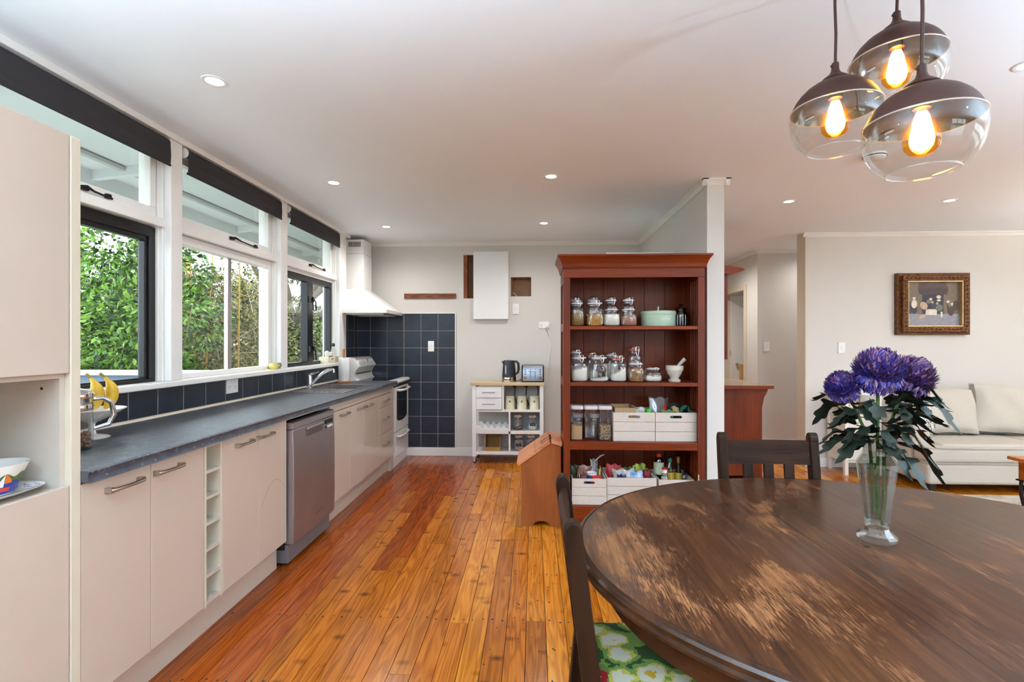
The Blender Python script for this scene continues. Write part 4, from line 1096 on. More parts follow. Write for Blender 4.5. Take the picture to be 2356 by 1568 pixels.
# ================================================================ trolley against the end wall
def jar(x, y, z, w, h, label, group, lid='glass', fill=None, fill_frac=0.0, seal=None, chunk=0, slope=0.0, labelm=None, lidm=None):
    """clip-top storage jar; contents may be a solid heap or loose pieces"""
    t = T('storage_jar', label, 'jar', (x, y, z), group=group)
    r = w / 2
    nk = r * .72
    hb = h * .74
    P('glass', MB().lathe([(.001, .004), (r * .86, .002), (r, .012), (r, hb - r * .35), (r * .92, hb - r * .12), (nk, hb + .004), (nk, h * .85)], 28, (x, y, z), ps=[3.2, 3.2, 3.6, 3.6, 3, 2, 2]), MT['jar_glass'], t, smooth=45)
    lm = lidm or MT['jar_glass']
    P('lid', MB().lathe([(nk * 1.10, h * .87), (nk * 1.13, h * .885), (nk * 1.12, h * .955), (nk * .95, h * .99), (.001, h)], 24, (x, y, z)), lm, t, smooth=45)
    P('seal', MB().lathe([(nk * 1.02, h * .835), (nk * 1.16, h * .84), (nk * 1.16, h * .875), (nk * 1.02, h * .88)], 24, (x, y, z)), seal or MT['white_plastic'], t, smooth=45)
    wr = MB().tube([(x + nk * 1.17 * math.cos(a), y + nk * 1.17 * math.sin(a), z + h * .80) for a in [2 * PI * k / 20 for k in range(20)]], .0018, 5, closed=True)
    fx_, fy_ = x + w * .12, y - nk * 1.14
    wr.tube([(fx_ - .011, fy_, z + h * .80), (fx_ - .012, fy_ - .004, z + h * .93), (fx_, fy_ + .003, z + h * .97), (fx_ + .012, fy_ - .004, z + h * .93), (fx_ + .011, fy_, z + h * .80), (fx_ + .004, fy_ - .006, z + h * .70), (fx_ - .004, fy_ - .006, z + h * .70), (fx_ - .011, fy_, z + h * .80)], .0018, 5)
    P('wire_clasp', wr, MT['chrome'], t, smooth=60)
    if fill and fill_frac:
        ri = r * .94
        if chunk:
            mb = MB()
            for _ in range(chunk):
                a = random.uniform(0, 2 * PI); rr = ri * .92 * math.sqrt(random.random()); zz = .008 + random.random() * (hb * fill_frac - .01)
                d = Vector((random.gauss(0, 1), random.gauss(0, 1), random.gauss(0, 1))).normalized() * .006
                p = Vector((x + rr * math.cos(a), y + rr * math.sin(a), z + zz))
                mb.tube([p - d, p + d], .0034, 5)
            mb.lathe([(.001, .005), (ri * .85, .005), (ri * .85, hb * fill_frac * .9), (.001, hb * fill_frac * .95)], 16, (x, y, z))
            P('contents', mb, fill, t, kind='stuff')
        else:
            n = 20
            mb = MB()
            st = len(mb.v)
            zt_ = hb * fill_frac
            mb.lathe([(.001, .005), (ri * .86, .005), (ri, .014), (ri, zt_ * .9), (ri * .97, zt_), (ri * .5, zt_ * 1.03), (.001, zt_ * 1.04)], 24, (x, y, z), ps=[3.2, 3.2, 3.6, 3.6, 3.2, 3, 2])
            for i in range(len(mb.v)):
                vx, vy, vz = mb.v[i]
                if vz > z + zt_ * .8:
                    mb.v[i] = (vx, vy, vz + slope * (vx - x) + .004 * math.sin(vx * 220 + vy * 170))
            P('contents', mb, fill, t, smooth=50)
    if labelm:
        a0, a1 = -PI / 2 - .5, -PI / 2 + .5
        vs, fs = [], []
        def rad(a):
            p_ = 3.6
            return r * (abs(math.cos(a)) ** p_ + abs(math.sin(a)) ** p_) ** (-1 / p_) + .0012
        for i in range(9):
            a = a0 + (a1 - a0) * i / 8
            for zz in (hb * .38, hb * .62):
                vs.append((x + rad(a) * math.cos(a), y + rad(a) * math.sin(a), z + zz))
        P('chalk_label', MB().add(vs, [(2 * i, 2 * i + 2, 2 * i + 3, 2 * i + 1) for i in range(8)]), labelm, t, label='black chalkboard label')
        ch = MB()
        pts = []
        for i in range(13):
            a = a0 + .2 + (a1 - a0 - .4) * i / 12
            pts.append((x + (rad(a) + .0008) * math.cos(a), y + (rad(a) + .0008) * math.sin(a), z + hb * .5 + .004 * math.sin(i * 2.2)))
        ch.tube(pts, .0008, 4)
        P('chalk_scrawl', ch, MT['white_plastic'], t)
    return t

ty, tb = 5.42, 5.72
t = T('kitchen_trolley', 'white kitchen trolley on castors with a pale wooden top', 'trolley', (-.285, 5.57, 0))
wp = MT['white_panel']
P('worktop', bx(-.692, .118, ty - .012, tb, .853, .886), MT['beech'], t, bevel=.004)
for (a, b_) in ((-.672, -.628), (.068, .108)):
    P('leg_post', bx(a, b_, ty, ty + .035, .075, .853), wp, t, bevel=.002)
    P('leg_post', bx(a, b_, tb - .04, tb - .005, .075, .853), wp, t, bevel=.002)
for z0, z1 in ((.565, .583), (.325, .352), (.098, .125)):
    P('shelf', bx(-.628, .068, ty + .005, tb - .01, z0, z1), wp, t)
P('divider', bx(-.345, -.325, ty + .005, tb - .01, .583, .853), wp, t)
P('divider', bx(-.272, -.254, ty + .005, tb - .01, .125, .565), wp, t)
gy = M('grey_back_panel', srgb(168, 170, 176), .6)
P('back_panel', bx(-.254, .068, tb - .02, tb - .012, .125, .565), gy, t)
P('back_panel', bx(-.325, .068, tb - .02, tb - .012, .583, .853), M('pale_back_panel', srgb(196, 192, 188), .6), t)
P('side_rail', bx(-.668, -.632, ty + .035, tb - .04, .34, .36), wp, t)
P('side_panel', bx(-.640, -.630, ty + .035, tb - .04, .565, .853), wp, t)
P('side_panel', bx(.096, .106, ty + .035, tb - .04, .125, .853), wp, t)
for z0, z1 in ((.720, .840), (.590, .714)):
    do = P('drawer_front', bx(-.626, -.348, ty - .002, ty + .016, z0, z1), wp, t, bevel=.002)
    zc_ = (z0 + z1) / 2
    P('bar_handle', MB().cyl((-.562, ty - .026, zc_), (-.418, ty - .026, zc_), .005, n=8).cyl((-.548, ty - .026, zc_), (-.548, ty, zc_), .004, n=8).cyl((-.432, ty - .026, zc_), (-.432, ty, zc_), .004, n=8), MT['steel'], do, smooth=50)
# scalloped bottle rail
wr = MB()
for side in (ty + .002, tb - .03):
    pts = [(-.628, .352)]
    for k in range(5):
        cx_ = -.56 + k * .068
        for q in range(9):
            a = PI + PI * q / 8
            pts.append((cx_ + .024 * math.cos(a), .418 + .03 * math.sin(a)))
    pts += [(-.272, .418), (-.272, .352)]
    pts = [(-.628, .352), (-.628, .418)] + pts[1:-2] + [(-.272, .418), (-.272, .352)]
    wr.prism(pts, side, side + .014, 'y')
P('bottle_rack', wr, wp, t)
for (x, y) in ((-.65, ty + .018), (-.65, tb - .022), (.088, ty + .018), (.088, tb - .022)):
    ca = P('castor', MB().cyl((x + .006, y - .012, .024), (x + .006, y + .012, .024), .024, n=18), MT['black_plastic'], t, smooth=40)
    P('castor_fork', MB().box(x - .014, x + .014, y - .017, y - .0125, .02, .068).box(x - .014, x + .014, y + .0125, y + .017, .02, .068).box(x - .018, x + .018, y - .018, y + .018, .066, .076), MT['steel'], ca)

# kettle
kx, ky, kz = -.275, 5.56, .8865
t = T('kettle', 'matt black electric kettle with steel base on the trolley', 'kettle', (kx, ky, kz))
blk = M('matt_blue_black', srgb(44, 48, 56), .45, var=.05)
P('body', MB().lathe([(.078, .05), (.078, .058), (.074, .12), (.066, .20), (.061, .232), (.056, .238), (.001, .240)], 32, (kx, ky, kz)), blk, t, smooth=40)
P('steel_ring', MB().lathe([(.079, .016), (.0795, .02), (.0795, .049), (.078, .052)], 32, (kx, ky, kz)), M('warm_steel', srgb(196, 178, 150), .2, metal=1.), t, smooth=40)
P('power_base', MB().lathe([(.001, 0), (.082, 0), (.083, .004), (.08, .015), (.001, .016)], 32, (kx, ky, kz)), MT['steel'], t, smooth=40)
P('lid', MB().lathe([(.05, .238), (.045, .244), (.001, .246)], 24, (kx, ky, kz)), MT['chrome'], t, smooth=40)
P('spout', MB().prism([(kx - .052, kz + .232), (kx - .085, kz + .226), (kx - .064, kz + .19)], ky - .018, ky + .018, 'y'), blk, t)
P('water_gauge', MB().box(kx - .042, kx - .022, ky - .0775, ky - .062, kz + .085, kz + .185), MT['jar_glass'], t)
P('gauge_strip', MB().box(kx - .038, kx - .026, ky - .0785, ky - .0775, kz + .09, kz + .18), M('gauge_grey', srgb(176, 188, 198), .3), t)
P('handle', MB().tube([(kx + .055, ky, kz + .222), (kx + .082, ky, kz + .225), (kx + .104, ky, kz + .205), (kx + .108, ky, kz + .14), (kx + .098, ky, kz + .10), (kx + .072, ky, kz + .085)], [.012, .013, .014, .014, .013, .012], 10), blk, t, smooth=50)
P('cord', MB().tube([(kx + .07, ky + .03, kz + .008), (kx + .11, ky + .02, kz + .010), (kx + .125, ky + .03, kz + .025), (kx + .13, ky + .1, kz + .006)], .0035, 6), MT['black_plastic'], t, smooth=60)
# toaster
t = T('toaster', 'chrome four-slice toaster with black sides on the trolley', 'toaster', (-.008, 5.57, .8865))
x0, x1, y0, y1, z0 = -.133, .115, 5.47, 5.68, .8865
def rr(x0, x1, z0, z1, r, n=5):
    pts = [(x0, z0), (x1, z0)]
    for k in range(n + 1): a = PI / 2 * k / n; pts.append((x1 - r + r * math.cos(a), z1 - r + r * math.sin(a)))
    for k in range(n + 1): a = PI / 2 + PI / 2 * k / n; pts.append((x0 + r + r * math.cos(a), z1 - r + r * math.sin(a)))
    return pts
P('side_shell', MB().prism(rr(x0, x0 + .016, z0 + .008, z0 + .185, .012), y0 + .004, y1, 'y').prism(rr(x1 - .016, x1, z0 + .008, z0 + .185, .012), y0 + .004, y1, 'y'), MT['black_plastic'], t, smooth=40)
P('body', MB().prism([(y0, z0 + .012), (y1, z0 + .012), (y1, z0 + .16), (y1 - .02, z0 + .185), (y0 + .04, z0 + .19), (y0 + .012, z0 + .178), (y0, z0 + .15)], x0 + .016, x1 - .016, 'x'), M('toaster_steel', srgb(150, 154, 162), .28, metal=.9, var=.05), t, smooth=30)
P('base_strip', bx(x0 + .004, x1 - .004, y0 - .002, y1 - .01, z0, z0 + .014), MT['black_plastic'], t, bevel=.002)
for dx in (-.026, .026):
    P('lever_slot', bx(-.009 + dx - .0025, -.009 + dx + .0025, y0 - .0012, y0 + .001, z0 + .04, z0 + .145), MT['black_plastic'], t)
    P('lever', bx(-.009 + dx - .02, -.009 + dx + .02, y0 - .022, y0 - .001, z0 + .118, z0 + .128), MT['chrome'], t, bevel=.003)
cop = M('copper_dial', srgb(176, 128, 100), .25, metal=1.)
for dx in (-.083, .083):
    P('dial', MB().cyl((-.009 + dx, y0 - .018, z0 + .05), (-.009 + dx, y0, z0 + .05), .016, n=18), cop, t, smooth=40)
    for k in range(3):
        P('button', MB().cyl((-.009 + dx, y0 - .006, z0 + .088 + k * .024), (-.009 + dx, y0, z0 + .088 + k * .024), .007, n=12), MT['dark_metal'], t, smooth=40)
for dy in (.07, .14):
    P('bread_slot', bx(x0 + .03, x1 - .03, y0 + dy - .012, y0 + dy + .012, z0 + .186, z0 + .1895), MT['black_plastic'], t)
# plugs and cords hanging under the worktop
for k, (x, lab) in enumerate(((-.215, 'black plug and cord under the trolley top behind the first canister'), (-.085, 'black plug and cord under the trolley top behind the middle canister'))):
    t = T('appliance_cord', lab, 'cord', (x, 5.66, .60), group='cords hanging inside the trolley')
    P('plug', MB().lathe([(.020, .215), (.020, .225), (.012, .235), (.006, .25)][::-1], 10, (x, 5.66, .60)), MT['black_plastic'], t)
    P('cord', MB().tube([(x, 5.66, .845), (x + .004, 5.66, .80), (x - .004, 5.66, .70), (x + .03, 5.67, .62), (x + .05, 5.68, .60)], .006, 6), MT['black_plastic'], t, smooth=60)
t = T('appliance_cord', 'curved black cord under the trolley top at the right', 'cord', (.04, 5.66, .60), group='cords hanging inside the trolley')
P('cord', MB().tube([(.02, 5.66, .848), (.05, 5.66, .81), (.05, 5.66, .74), (.03, 5.67, .66), (.0, 5.68, .60)], .006, 6), MT['black_plastic'], t, smooth=60)
# cream canisters
for x, lab in ((-.262, 'cream ceramic canister nearest the trolley drawers'), (-.13, 'middle cream ceramic canister on the trolley'), (.008, 'cream ceramic canister at the right of the trolley')):
    y, z = 5.52, .5835
    t = T('tea_canister', lab, 'canister', (x, y, z), group='cream canisters on the trolley')
    P('body', MB().lathe([(.001, 0), (.050, 0), (.053, .004), (.0535, .02), (.0535, .115), (.049, .128), (.047, .132)], 28, (x, y, z)), MT['cream_ceramic'], t, smooth=40)
    P('lid', MB().lathe([(.050, .132), (.051, .135), (.050, .146), (.045, .150), (.001, .151)], 28, (x, y, z)), MT['cream_ceramic'], t, smooth=40)
    P('badge', MB().cyl((x, y - .0555, z + .09), (x, y - .052, z + .09), .010, n=14).cyl((x, y - .0555, z + .103), (x, y - .052, z + .103), .0045, n=8), M('brown_badge', srgb(120, 96, 74), .5), t)
# trolley jars
cork = M('cork_lid', srgb(196, 156, 116), .7, var=.12)
chalk = M('chalk_black', srgb(28, 30, 34), .7)
gj = 'clip-top jars on the trolley'
jar(-.175, 5.56, .3525, .112, .17, 'cork-lidded jar with a little brown powder on the trolley upper shelf', gj, fill=M('cocoa', srgb(132, 88, 66), .9), fill_frac=.25, slope=.35, lidm=cork)
jar(-.01, 5.56, .3525, .112, .168, 'cork-lidded jar with white lumps and a black label on the trolley upper shelf', gj, fill=M('marshmallow', srgb(238, 234, 224), .8), fill_frac=.48, chunk=160, lidm=cork, labelm=chalk)
jar(-.165, 5.55, .1255, .112, .176, 'cork-lidded jar of pink-brown nuts with a black label on the trolley bottom shelf', gj, fill=M('nuts', srgb(206, 176, 160), .8, var=.3, vscale=60), fill_frac=.85, chunk=220, lidm=cork, labelm=chalk)
jar(-.03, 5.55, .1255, .112, .178, 'nearly empty cork-lidded jar with a black label on the trolley bottom shelf', gj, fill=M('pale_flour', srgb(226, 220, 210), .8), fill_frac=.2, lidm=cork, labelm=chalk)
# open bamboo box
t = T('bamboo_box', 'small open-fronted bamboo box on the trolley bottom shelf', 'box', (-.452, 5.57, .1255))
x0, x1, y0, y1, z0 = -.54, -.366, 5.47, 5.66, .1255
P('bottom', bx(x0, x1, y0, y1, z0, z0 + .008), MT['bamboo'], t)
P('back', bx(x0, x1, y1 - .008, y1, z0 + .008, z0 + .165), MT['bamboo'], t)
for a in (x0, x1 - .008):
    P('side', MB().prism([(y0, z0 + .008), (y1 - .008, z0 + .008), (y1 - .008, z0 + .165), (y0 + .03, z0 + .165), (y0, z0 + .05)], a, a + .008, 'x'), MT['bamboo'], t)
P('front_lip', bx(x0, x1, y0 - .008, y0, z0, z0 + .046), MT['bamboo'], t)

# ================================================================ bookcase
bx0, bx1, bf, bb_ = .214, 1.203, 3.55, 3.95
t = T('bookcase', 'tall reddish mahogany bookcase with cornice, used as a pantry shelf', 'bookcase', (.71, 3.75, 0))
MH, MHH = MT['mahogany'], MT['mahogany_h']
P('stile', bx(bx0, bx0 + .046, bf, bf + .022, .076, 1.7895), MH, t, bevel=.002)
P('stile', bx(bx1 - .048, bx1, bf, bf + .022, .076, 1.7895), MH, t, bevel=.002)
P('top_rail', bx(bx0, bx1, bf, bf + .022, 1.79, 1.855), MHH, t, bevel=.002)
P('bottom_rail', bx(bx0 + .046, bx1 - .048, bf, bf + .022, .075, .165), MHH, t, bevel=.002)
P('plinth', bx(bx0 - .008, bx1 + .008, bf - .01, bf + .016, 0, .075), MHH, t, bevel=.003)
# left framed side with recessed panels
P('side_stile', bx(bx0, bx0 + .022, bf + .022, bf + .075, 0, 1.855), MH, t)
P('side_stile', bx(bx0, bx0 + .022, bb_ - .06, bb_, 0, 1.855), MH, t)
for z0, z1 in ((.0, .12), (.58, .64), (1.01, 1.07), (1.41, 1.47), (1.76, 1.855)):
    P('side_rail', bx(bx0, bx0 + .022, bf + .075, bb_ - .06, z0, z1), MHH, t)
for z0, z1 in ((.12, .58), (.64, 1.01), (1.07, 1.41), (1.47, 1.76)):
    P('side_panel', bx(bx0 + .010, bx0 + .018, bf + .075, bb_ - .06, z0, z1), MH, t)
P('right_side', bx(bx1 - .02, bx1, bf + .022, bb_, 0, 1.855), MH, t)
for k in range(5):
    y = bf + .06 + k * .045
    P('reeded_bead', MB().cyl((bx1 - .021, y, .18), (bx1 - .021, y, 1.78), .007, n=8), MH, t, smooth=60)
for k in range(6):
    a = bx0 + .02 + k * (bx1 - bx0 - .04) / 6; b_ = bx0 + .02 + (k + 1) * (bx1 - bx0 - .04) / 6
    P('back_board', bx(a + .001, b_ - .001, bb_ - .016, bb_ - .004, .10, 1.855), MH, t, bevel=.002)
P('back_sheet', bx(bx0 + .022, bx1 - .02, bb_ - .0035, bb_, .10, 1.855), MH, t)
for z1, th_ in ((1.447, .026), (1.045, .026), (.622, .055), (.167, .03)):
    P('shelf', bx(bx0 + .0225, bx1 - .0205, bf + .004, bb_ - .017, z1 - th_, z1), MHH, t, bevel=.003)
P('top_board', bx(bx0, bx1, bf, bb_, 1.856, 1.875), MHH, t)
prof = [(0, 1.855), (.006, 1.855), (.010, 1.865), (.014, 1.885), (.026, 1.915), (.038, 1.932), (.045, 1.938), (.045, 1.950), (0, 1.950)]
cor = MB()
n = len(prof)
def corner(ix, iy, d):
    return (bx0 - d if ix == 0 else bx1 + d, bf - d if iy == 0 else bb_)
vs = []
for (ix, iy) in ((0, 1), (0, 0), (1, 0), (1, 1)):
    for d, z in prof:
        x, y = corner(ix, iy, d)
        vs.append((x, y, z))
fs = [tuple(range(n)), tuple(range(3 * n, 4 * n))]
for k in range(3):
    fs += [(k * n + i, k * n + (i + 1) % n, (k + 1) * n + (i + 1) % n, (k + 1) * n + i) for i in range(n)]
cor.add(vs, fs)
cor.box(bx0, bx1, bf, bb_, 1.94, 1.949)
P('cornice', cor, MHH, t)
P('hinge_mark', bx(bx1 - .046, bx1 - .041, bf - .001, bf, .36, .40), MT['cream_ceramic'], t)

# jars: (u centre px -> x) given in metres
S1, S2, S3, S4 = 1.4475, 1.0455, .6225, .1675
gA = 'clip-top jars on the bookcase top shelf'
gB = 'clip-top jars on the bookcase second shelf'
yF, yR = 3.665, 3.83
pasta = M('pasta_orange', srgb(206, 150, 72), .6, var=.25, vscale=80)
flour = M('flour_white', srgb(236, 228, 214), .9, var=.03)
jar(.318, yF, S1, .105, .195, 'jar of dark muesli at the left front of the top shelf', gA, fill=M('muesli', srgb(150, 116, 62), .8, var=.3, vscale=90), fill_frac=.7)
jar(.448, yF, S1, .130, .195, 'jar of orange pasta pieces on the top shelf', gA, fill=pasta, fill_frac=.62, chunk=700)
jar(.570, yF, S1, .116, .140, 'short jar of white flour on the top shelf', gA, fill=flour, fill_frac=.82)
jar(.692, yF, S1, .114, .140, 'short jar of pinkish cocoa powder on the top shelf', gA, fill=M('pink_cocoa', srgb(170, 116, 96), .9), fill_frac=.68)
jar(.318, yR, S1, .098, .235, 'tall jar hidden behind the muesli jar on the top shelf', gA, fill=M('sultana', srgb(110, 80, 50), .8), fill_frac=.5)
jar(.455, yR, S1, .098, .235, 'tall empty jar behind the orange pasta jar', gA)
jar(.590, yR, S1, .102, .235, 'tall empty jar behind the white flour jar on the top shelf', gA)
jar(.722, yR, S1, .104, .235, 'tall empty jar behind the cocoa jar', gA)
# cake tin
cx_, cy_, cz2 = .915, 3.70, S1
mint = M('mint_enamel', srgb(176, 200, 176), .4, var=.03)
t = T('cake_tin', 'round mint green cake tin with the word cake', 'tin', (cx_, cy_, cz2))
P('tin_body', MB().lathe([(.001, 0), (.120, 0), (.122, .003), (.122, .092), (.001, .092)], 40, (cx_, cy_, cz2)), mint, t, smooth=40)
P('tin_lid', MB().lathe([(.1245, .083), (.1255, .086), (.1255, .106), (.122, .110), (.001, .111)], 40, (cx_, cy_, cz2)), mint, t, smooth=40)
P('lid_loop', MB().tube([(cx_ - .004, cy_ - .02, cz2 + .110), (cx_ - .006, cy_ - .026, cz2 + .128), (cx_, cy_ - .012, cz2 + .141), (cx_ + .004, cy_ + .012, cz2 + .141), (cx_ + .006, cy_ + .026, cz2 + .128), (cx_ + .004, cy_ + .02, cz2 + .110)], .006, 8), mint, t, smooth=60)
def text_mesh(txt, size):
    cu = bpy.data.curves.new('lettering', 'FONT')
    cu.body = txt; cu.size = size; cu.align_x = 'CENTER'
    o = bpy.data.objects.new('lettering_tmp', cu)
    COL.objects.link(o)
    dg = bpy.context.evaluated_depsgraph_get()
    me = o.evaluated_get(dg).to_mesh()
    vs = [tuple(v.co) for v in me.vertices]; fs = [tuple(p.vertices) for p in me.polygons]
    o.evaluated_get(dg).to_mesh_clear()
    bpy.data.objects.remove(o); bpy.data.curves.remove(cu)
    return vs, fs
tv, tf_ = text_mesh('cake', .044)
R_ = .1229
out = []
for (a, b_, c_) in tv:
    ang = -PI / 2 + (a + .022) / R_
    out.append((cx_ + R_ * math.cos(ang), cy_ + R_ * math.sin(ang), cz2 + .040 + b_))
P('lettering', MB().add(out, tf_), M('white_lettering', srgb(232, 240, 230), .5), t, label='white word cake')
t = T('ribbed_jar', 'dark brown ribbed glass jar at the right of the top shelf', 'jar', (1.085, 3.72, S1))
P('body', MB().lathe([(.001, 0), (.046, 0), (.049, .006), (.049, .085), (.044, .105), (.036, .115), (.036, .122)], 28, (1.085, 3.72, S1)), MT['smoke_glass'], t, smooth=40)
for k in range(16):
    a = 2 * PI * k / 16
    P('rib', MB().cyl((1.085 + .049 * math.cos(a), 3.72 + .049 * math.sin(a), S1 + .008), (1.085 + .049 * math.cos(a), 3.72 + .049 * math.sin(a), S1 + .085), .0035, n=5), MT['smoke_glass'], t, smooth=60)
P('lid', MB().lathe([(.042, .122), (.044, .126), (.040, .136), (.015, .142), (.010, .146), (.016, .155), (.012, .164), (.001, .166)], 24, (1.085, 3.72, S1)), MT['smoke_glass'], t, smooth=40)
P('contents', MB().lathe([(.001, .006), (.042, .006), (.042, .06), (.001, .062)], 16, (1.085, 3.72, S1)), M('coffee_beans', srgb(52, 30, 20), .6), t)
# second shelf
orange = M('orange_seal', srgb(206, 96, 58), .6)
jar(.333, yF, S2, .126, .20, 'jar half full of white flour at the left of the second shelf', gB, fill=flour, fill_frac=.62, slope=.25)
jar(.325, yR, S2, .10, .24, 'tall jar behind the left flour jar on the second shelf', gB, fill=flour, fill_frac=.55)
jar(.478, yF, S2, .134, .20, 'nearly empty jar with a little sugar on the second shelf', gB, fill=flour, fill_frac=.17, slope=.12)
jar(.446, yR + .02, S2, .098, .215, 'jar with an orange seal behind the nearly empty sugar jar', gB, seal=orange, fill=flour, fill_frac=.4)
jar(.600, yR + .02, S2, .098, .215, 'white-filled jar between the sugar jar and the orange-sealed jar', gB, fill=flour, fill_frac=.75)
jar(.616, yF, S2, .116, .198, 'jar of sloping white sugar with an orange seal on the second shelf', gB, seal=orange, fill=flour, fill_frac=.5, slope=.55)
jar(.770, yR + .01, S2, .108, .265, 'tallest clear jar with an orange seal at the back of the second shelf', gB, seal=orange, fill=M('pale_sago', srgb(214, 204, 196), .8), fill_frac=.3)
jar(.745, yF, S2, .120, .150, 'short jar of brown muesli clusters on the second shelf', gB, fill=M('clusters', srgb(172, 124, 80), .8, var=.4, vscale=70), fill_frac=.95, chunk=420)
jar(.868, yF, S2, .118, .108, 'small squat jar of white salt on the second shelf', gB, fill=flour, fill_frac=.5)
t = T('mortar_and_pestle', 'pale stone mortar with its pestle on the second shelf', 'mortar', (1.025, 3.67, S2))
P('mortar', MB().lathe([(.001, 0), (.041, 0), (.043, .004), (.042, .015), (.030, .020), (.033, .032), (.050, .058), (.058, .082), (.062, .084), (.063, .112), (.060, .116), (.053, .114), (.044, .07), (.02, .045), (.001, .042)], 36, (1.025, 3.67, S2)), M('pale_stone', srgb(206, 198, 184), .5, var=.1, vscale=20), t, smooth=40)
P('pestle', MB().tube([(1.01, 3.67, S2 + .055), (1.04, 3.67, S2 + .10), (1.078, 3.665, S2 + .145), (1.098, 3.662, S2 + .165)], [.018, .011, .013, .015], 12), M('pale_stone_2', srgb(200, 192, 178), .5, var=.15, vscale=30), t, smooth=50)
# third shelf: square plastic containers
gC = 'tall square clear plastic containers'
lidm = M('grey_white_lid', srgb(216, 206, 204), .4)
oat = M('rolled_oats', srgb(208, 172, 124), .85, var=.3, vscale=120)
bran = M('black_bran_mix', srgb(186, 164, 130), .85, var=.5, vscale=90, col2=srgb(70, 56, 46))
for x, fm, ff, lab in ((.312, oat, .46, 'square clear container of pale oats at the left of the third shelf'), (.416, None, 0, 'almost empty square clear container in the middle of the third shelf row'), (.518, bran, .5, 'square clear container of dark flecked grain next to the crates')):
    y = 3.66
    t = T('plastic_container', lab, 'container', (x, y, S3), group=gC)
    P('container_body', MB().lathe([(.001, .002), (.040, .001), (.0445, .006), (.0465, .222)], 24, (x, y, S3), ps=[9] * 4), MT['plastic_clear'], t, smooth=45)
    P('lid', MB().lathe([(.048, .222), (.050, .225), (.050, .240), (.047, .248), (.001, .249)], 24, (x, y, S3), ps=[9] * 5), lidm, t, smooth=45)
    P('lid_button', MB().box(x - .022, x + .022, y - .022, y + .022, S3 + .2492, S3 + .2515), M('lid_button_grey', srgb(150, 152, 164), .4), t)
    if fm:
        P('contents', MB().lathe([(.001, .004), (.041, .004), (.042, .22 * ff), (.02, .22 * ff + .006), (.001, .22 * ff + .006)], 24, (x, y, S3), ps=[9] * 5), fm, t, smooth=45)
for k, x in enumerate((.335, .462)):
    lab = ('white-capped seasoning jar behind the oat container', 'white-capped seasoning jar behind the middle container')[k]
    bottle('seasoning_jar', lab, x, 3.80, S3, [(.001, 0), (.034, 0), (.036, .004), (.036, .13), (.03, .14)], MT['jar_glass'],
           [('cap', [(.036, .14), (.037, .143), (.037, .168), (.001, .170)], MT['white_plastic']), ('contents', [(.001, .005), (.033, .005), (.033, .11), (.001, .112)], bran)], group='white-capped seasoning jars')

def crate(label, x0, x1, y0, y1, z, h, slot=True):
    t = T('slatted_crate', label, 'crate', ((x0 + x1) / 2, (y0 + y1) / 2, z), group='white slatted wooden crates')
    g = .0025; s = h / 3; th_ = .009
    for k in range(3):
        z0, z1 = z + k * s + (g if k else 0), z + (k + 1) * s
        if k == 2 and slot:
            P('slat', MB().holed(x0, x1, z0, z1, stadium((x0 + x1) / 2, (z0 + z1) / 2 + .002, min(.085, (x1 - x0) * .32), .019), y0, y0 + th_), MT['crate'], t)
        else:
            P('slat', bx(x0, x1, y0, y0 + th_, z0, z1), MT['crate'], t, bevel=.001)
        P('slat', bx(x0, x1, y1 - th_, y1, z0, z1), MT['crate'], t)
        P('slat', bx(x0, x0 + th_, y0 + th_, y1 - th_, z0, z1), MT['crate'], t)
        P('slat', bx(x1 - th_, x1, y0 + th_, y1 - th_, z0, z1), MT['crate'], t)
    P('base', bx(x0 + th_, x1 - th_, y0 + th_, y1 - th_, z + .004, z + .012), MT['crate'], t)
    return t
crate('white slatted crate on the third shelf holding a brown carton', .573, .868, 3.60, 3.90, S3, .205)
crate('white slatted crate on the third shelf at the right holding a crisp bag', .872, 1.162, 3.60, 3.90, S3, .205)
crate('small white slatted crate at the bottom left of the bookcase', .275, .522, 3.585, 3.87, S4, .185)
crate('large white slatted crate in the middle of the bottom shelf', .53, .885, 3.62, 3.92, S4, .185, slot=False)
crate('white slatted crate of bottles at the bottom right of the bookcase', .90, 1.152, 3.62, 3.92, S4, .175, slot=False)

def pouch(name, label, cat, loc, w, h, d, rz, tilt, mat, parts=()):
    """crumpled upright packet: soft lens shape with crimped top"""
    t = T(name, label, cat, loc, rz=rz)
    mb = MB()
    n, m = 8, 8
    seed = random.random() * 9
    def sh(u, v, sg):
        bulge = math.sin(PI * min(max(u, 0), 1)) ** .6 * math.sin(PI * (v * .85 + .08)) ** .7
        x = (u - .5) * w * (1 - .12 * math.sin(v * 3 + seed))
        return (x + .006 * math.sin(v * 9 + seed), sg * d / 2 * bulge * (1 + .3 * math.sin(u * 11 + v * 7 + seed)) + .008 * math.sin(u * 5 + seed) * v, v * h + .008 * math.sin(u * 13 + seed) * v)
    for sg in (1, -1):
        mb.grid(lambda u, v: sh(u, v, sg), n, m)
    mb.xf(Matrix.Rotation(tilt, 4, 'X'))
    P('packet', mb, mat, t, world=False, smooth=50)
    for nm, u0, u1, v0, v1, mt in parts:
        q = MB()
        q.grid(lambda u, v: (lambda p: (p[0], p[1] - .0015, p[2]))(sh(u0 + (u1 - u0) * u, v0 + (v1 - v0) * v, -1)), 4, 4)
        q.xf(Matrix.Rotation(tilt, 4, 'X'))
        P(nm, q, mt, t, world=False, smooth=50)
    return t
Z3 = S3 + .0125; Z4 = S4 + .0125
foil = M('silver_foil', srgb(176, 178, 186), .3, metal=.6, var=.15, vscale=30)
brownp = M('brown_packet', srgb(96, 74, 66), .35, var=.2, vscale=20)
redp = M('red_packet', srgb(196, 34, 40), .35, var=.15, vscale=20)
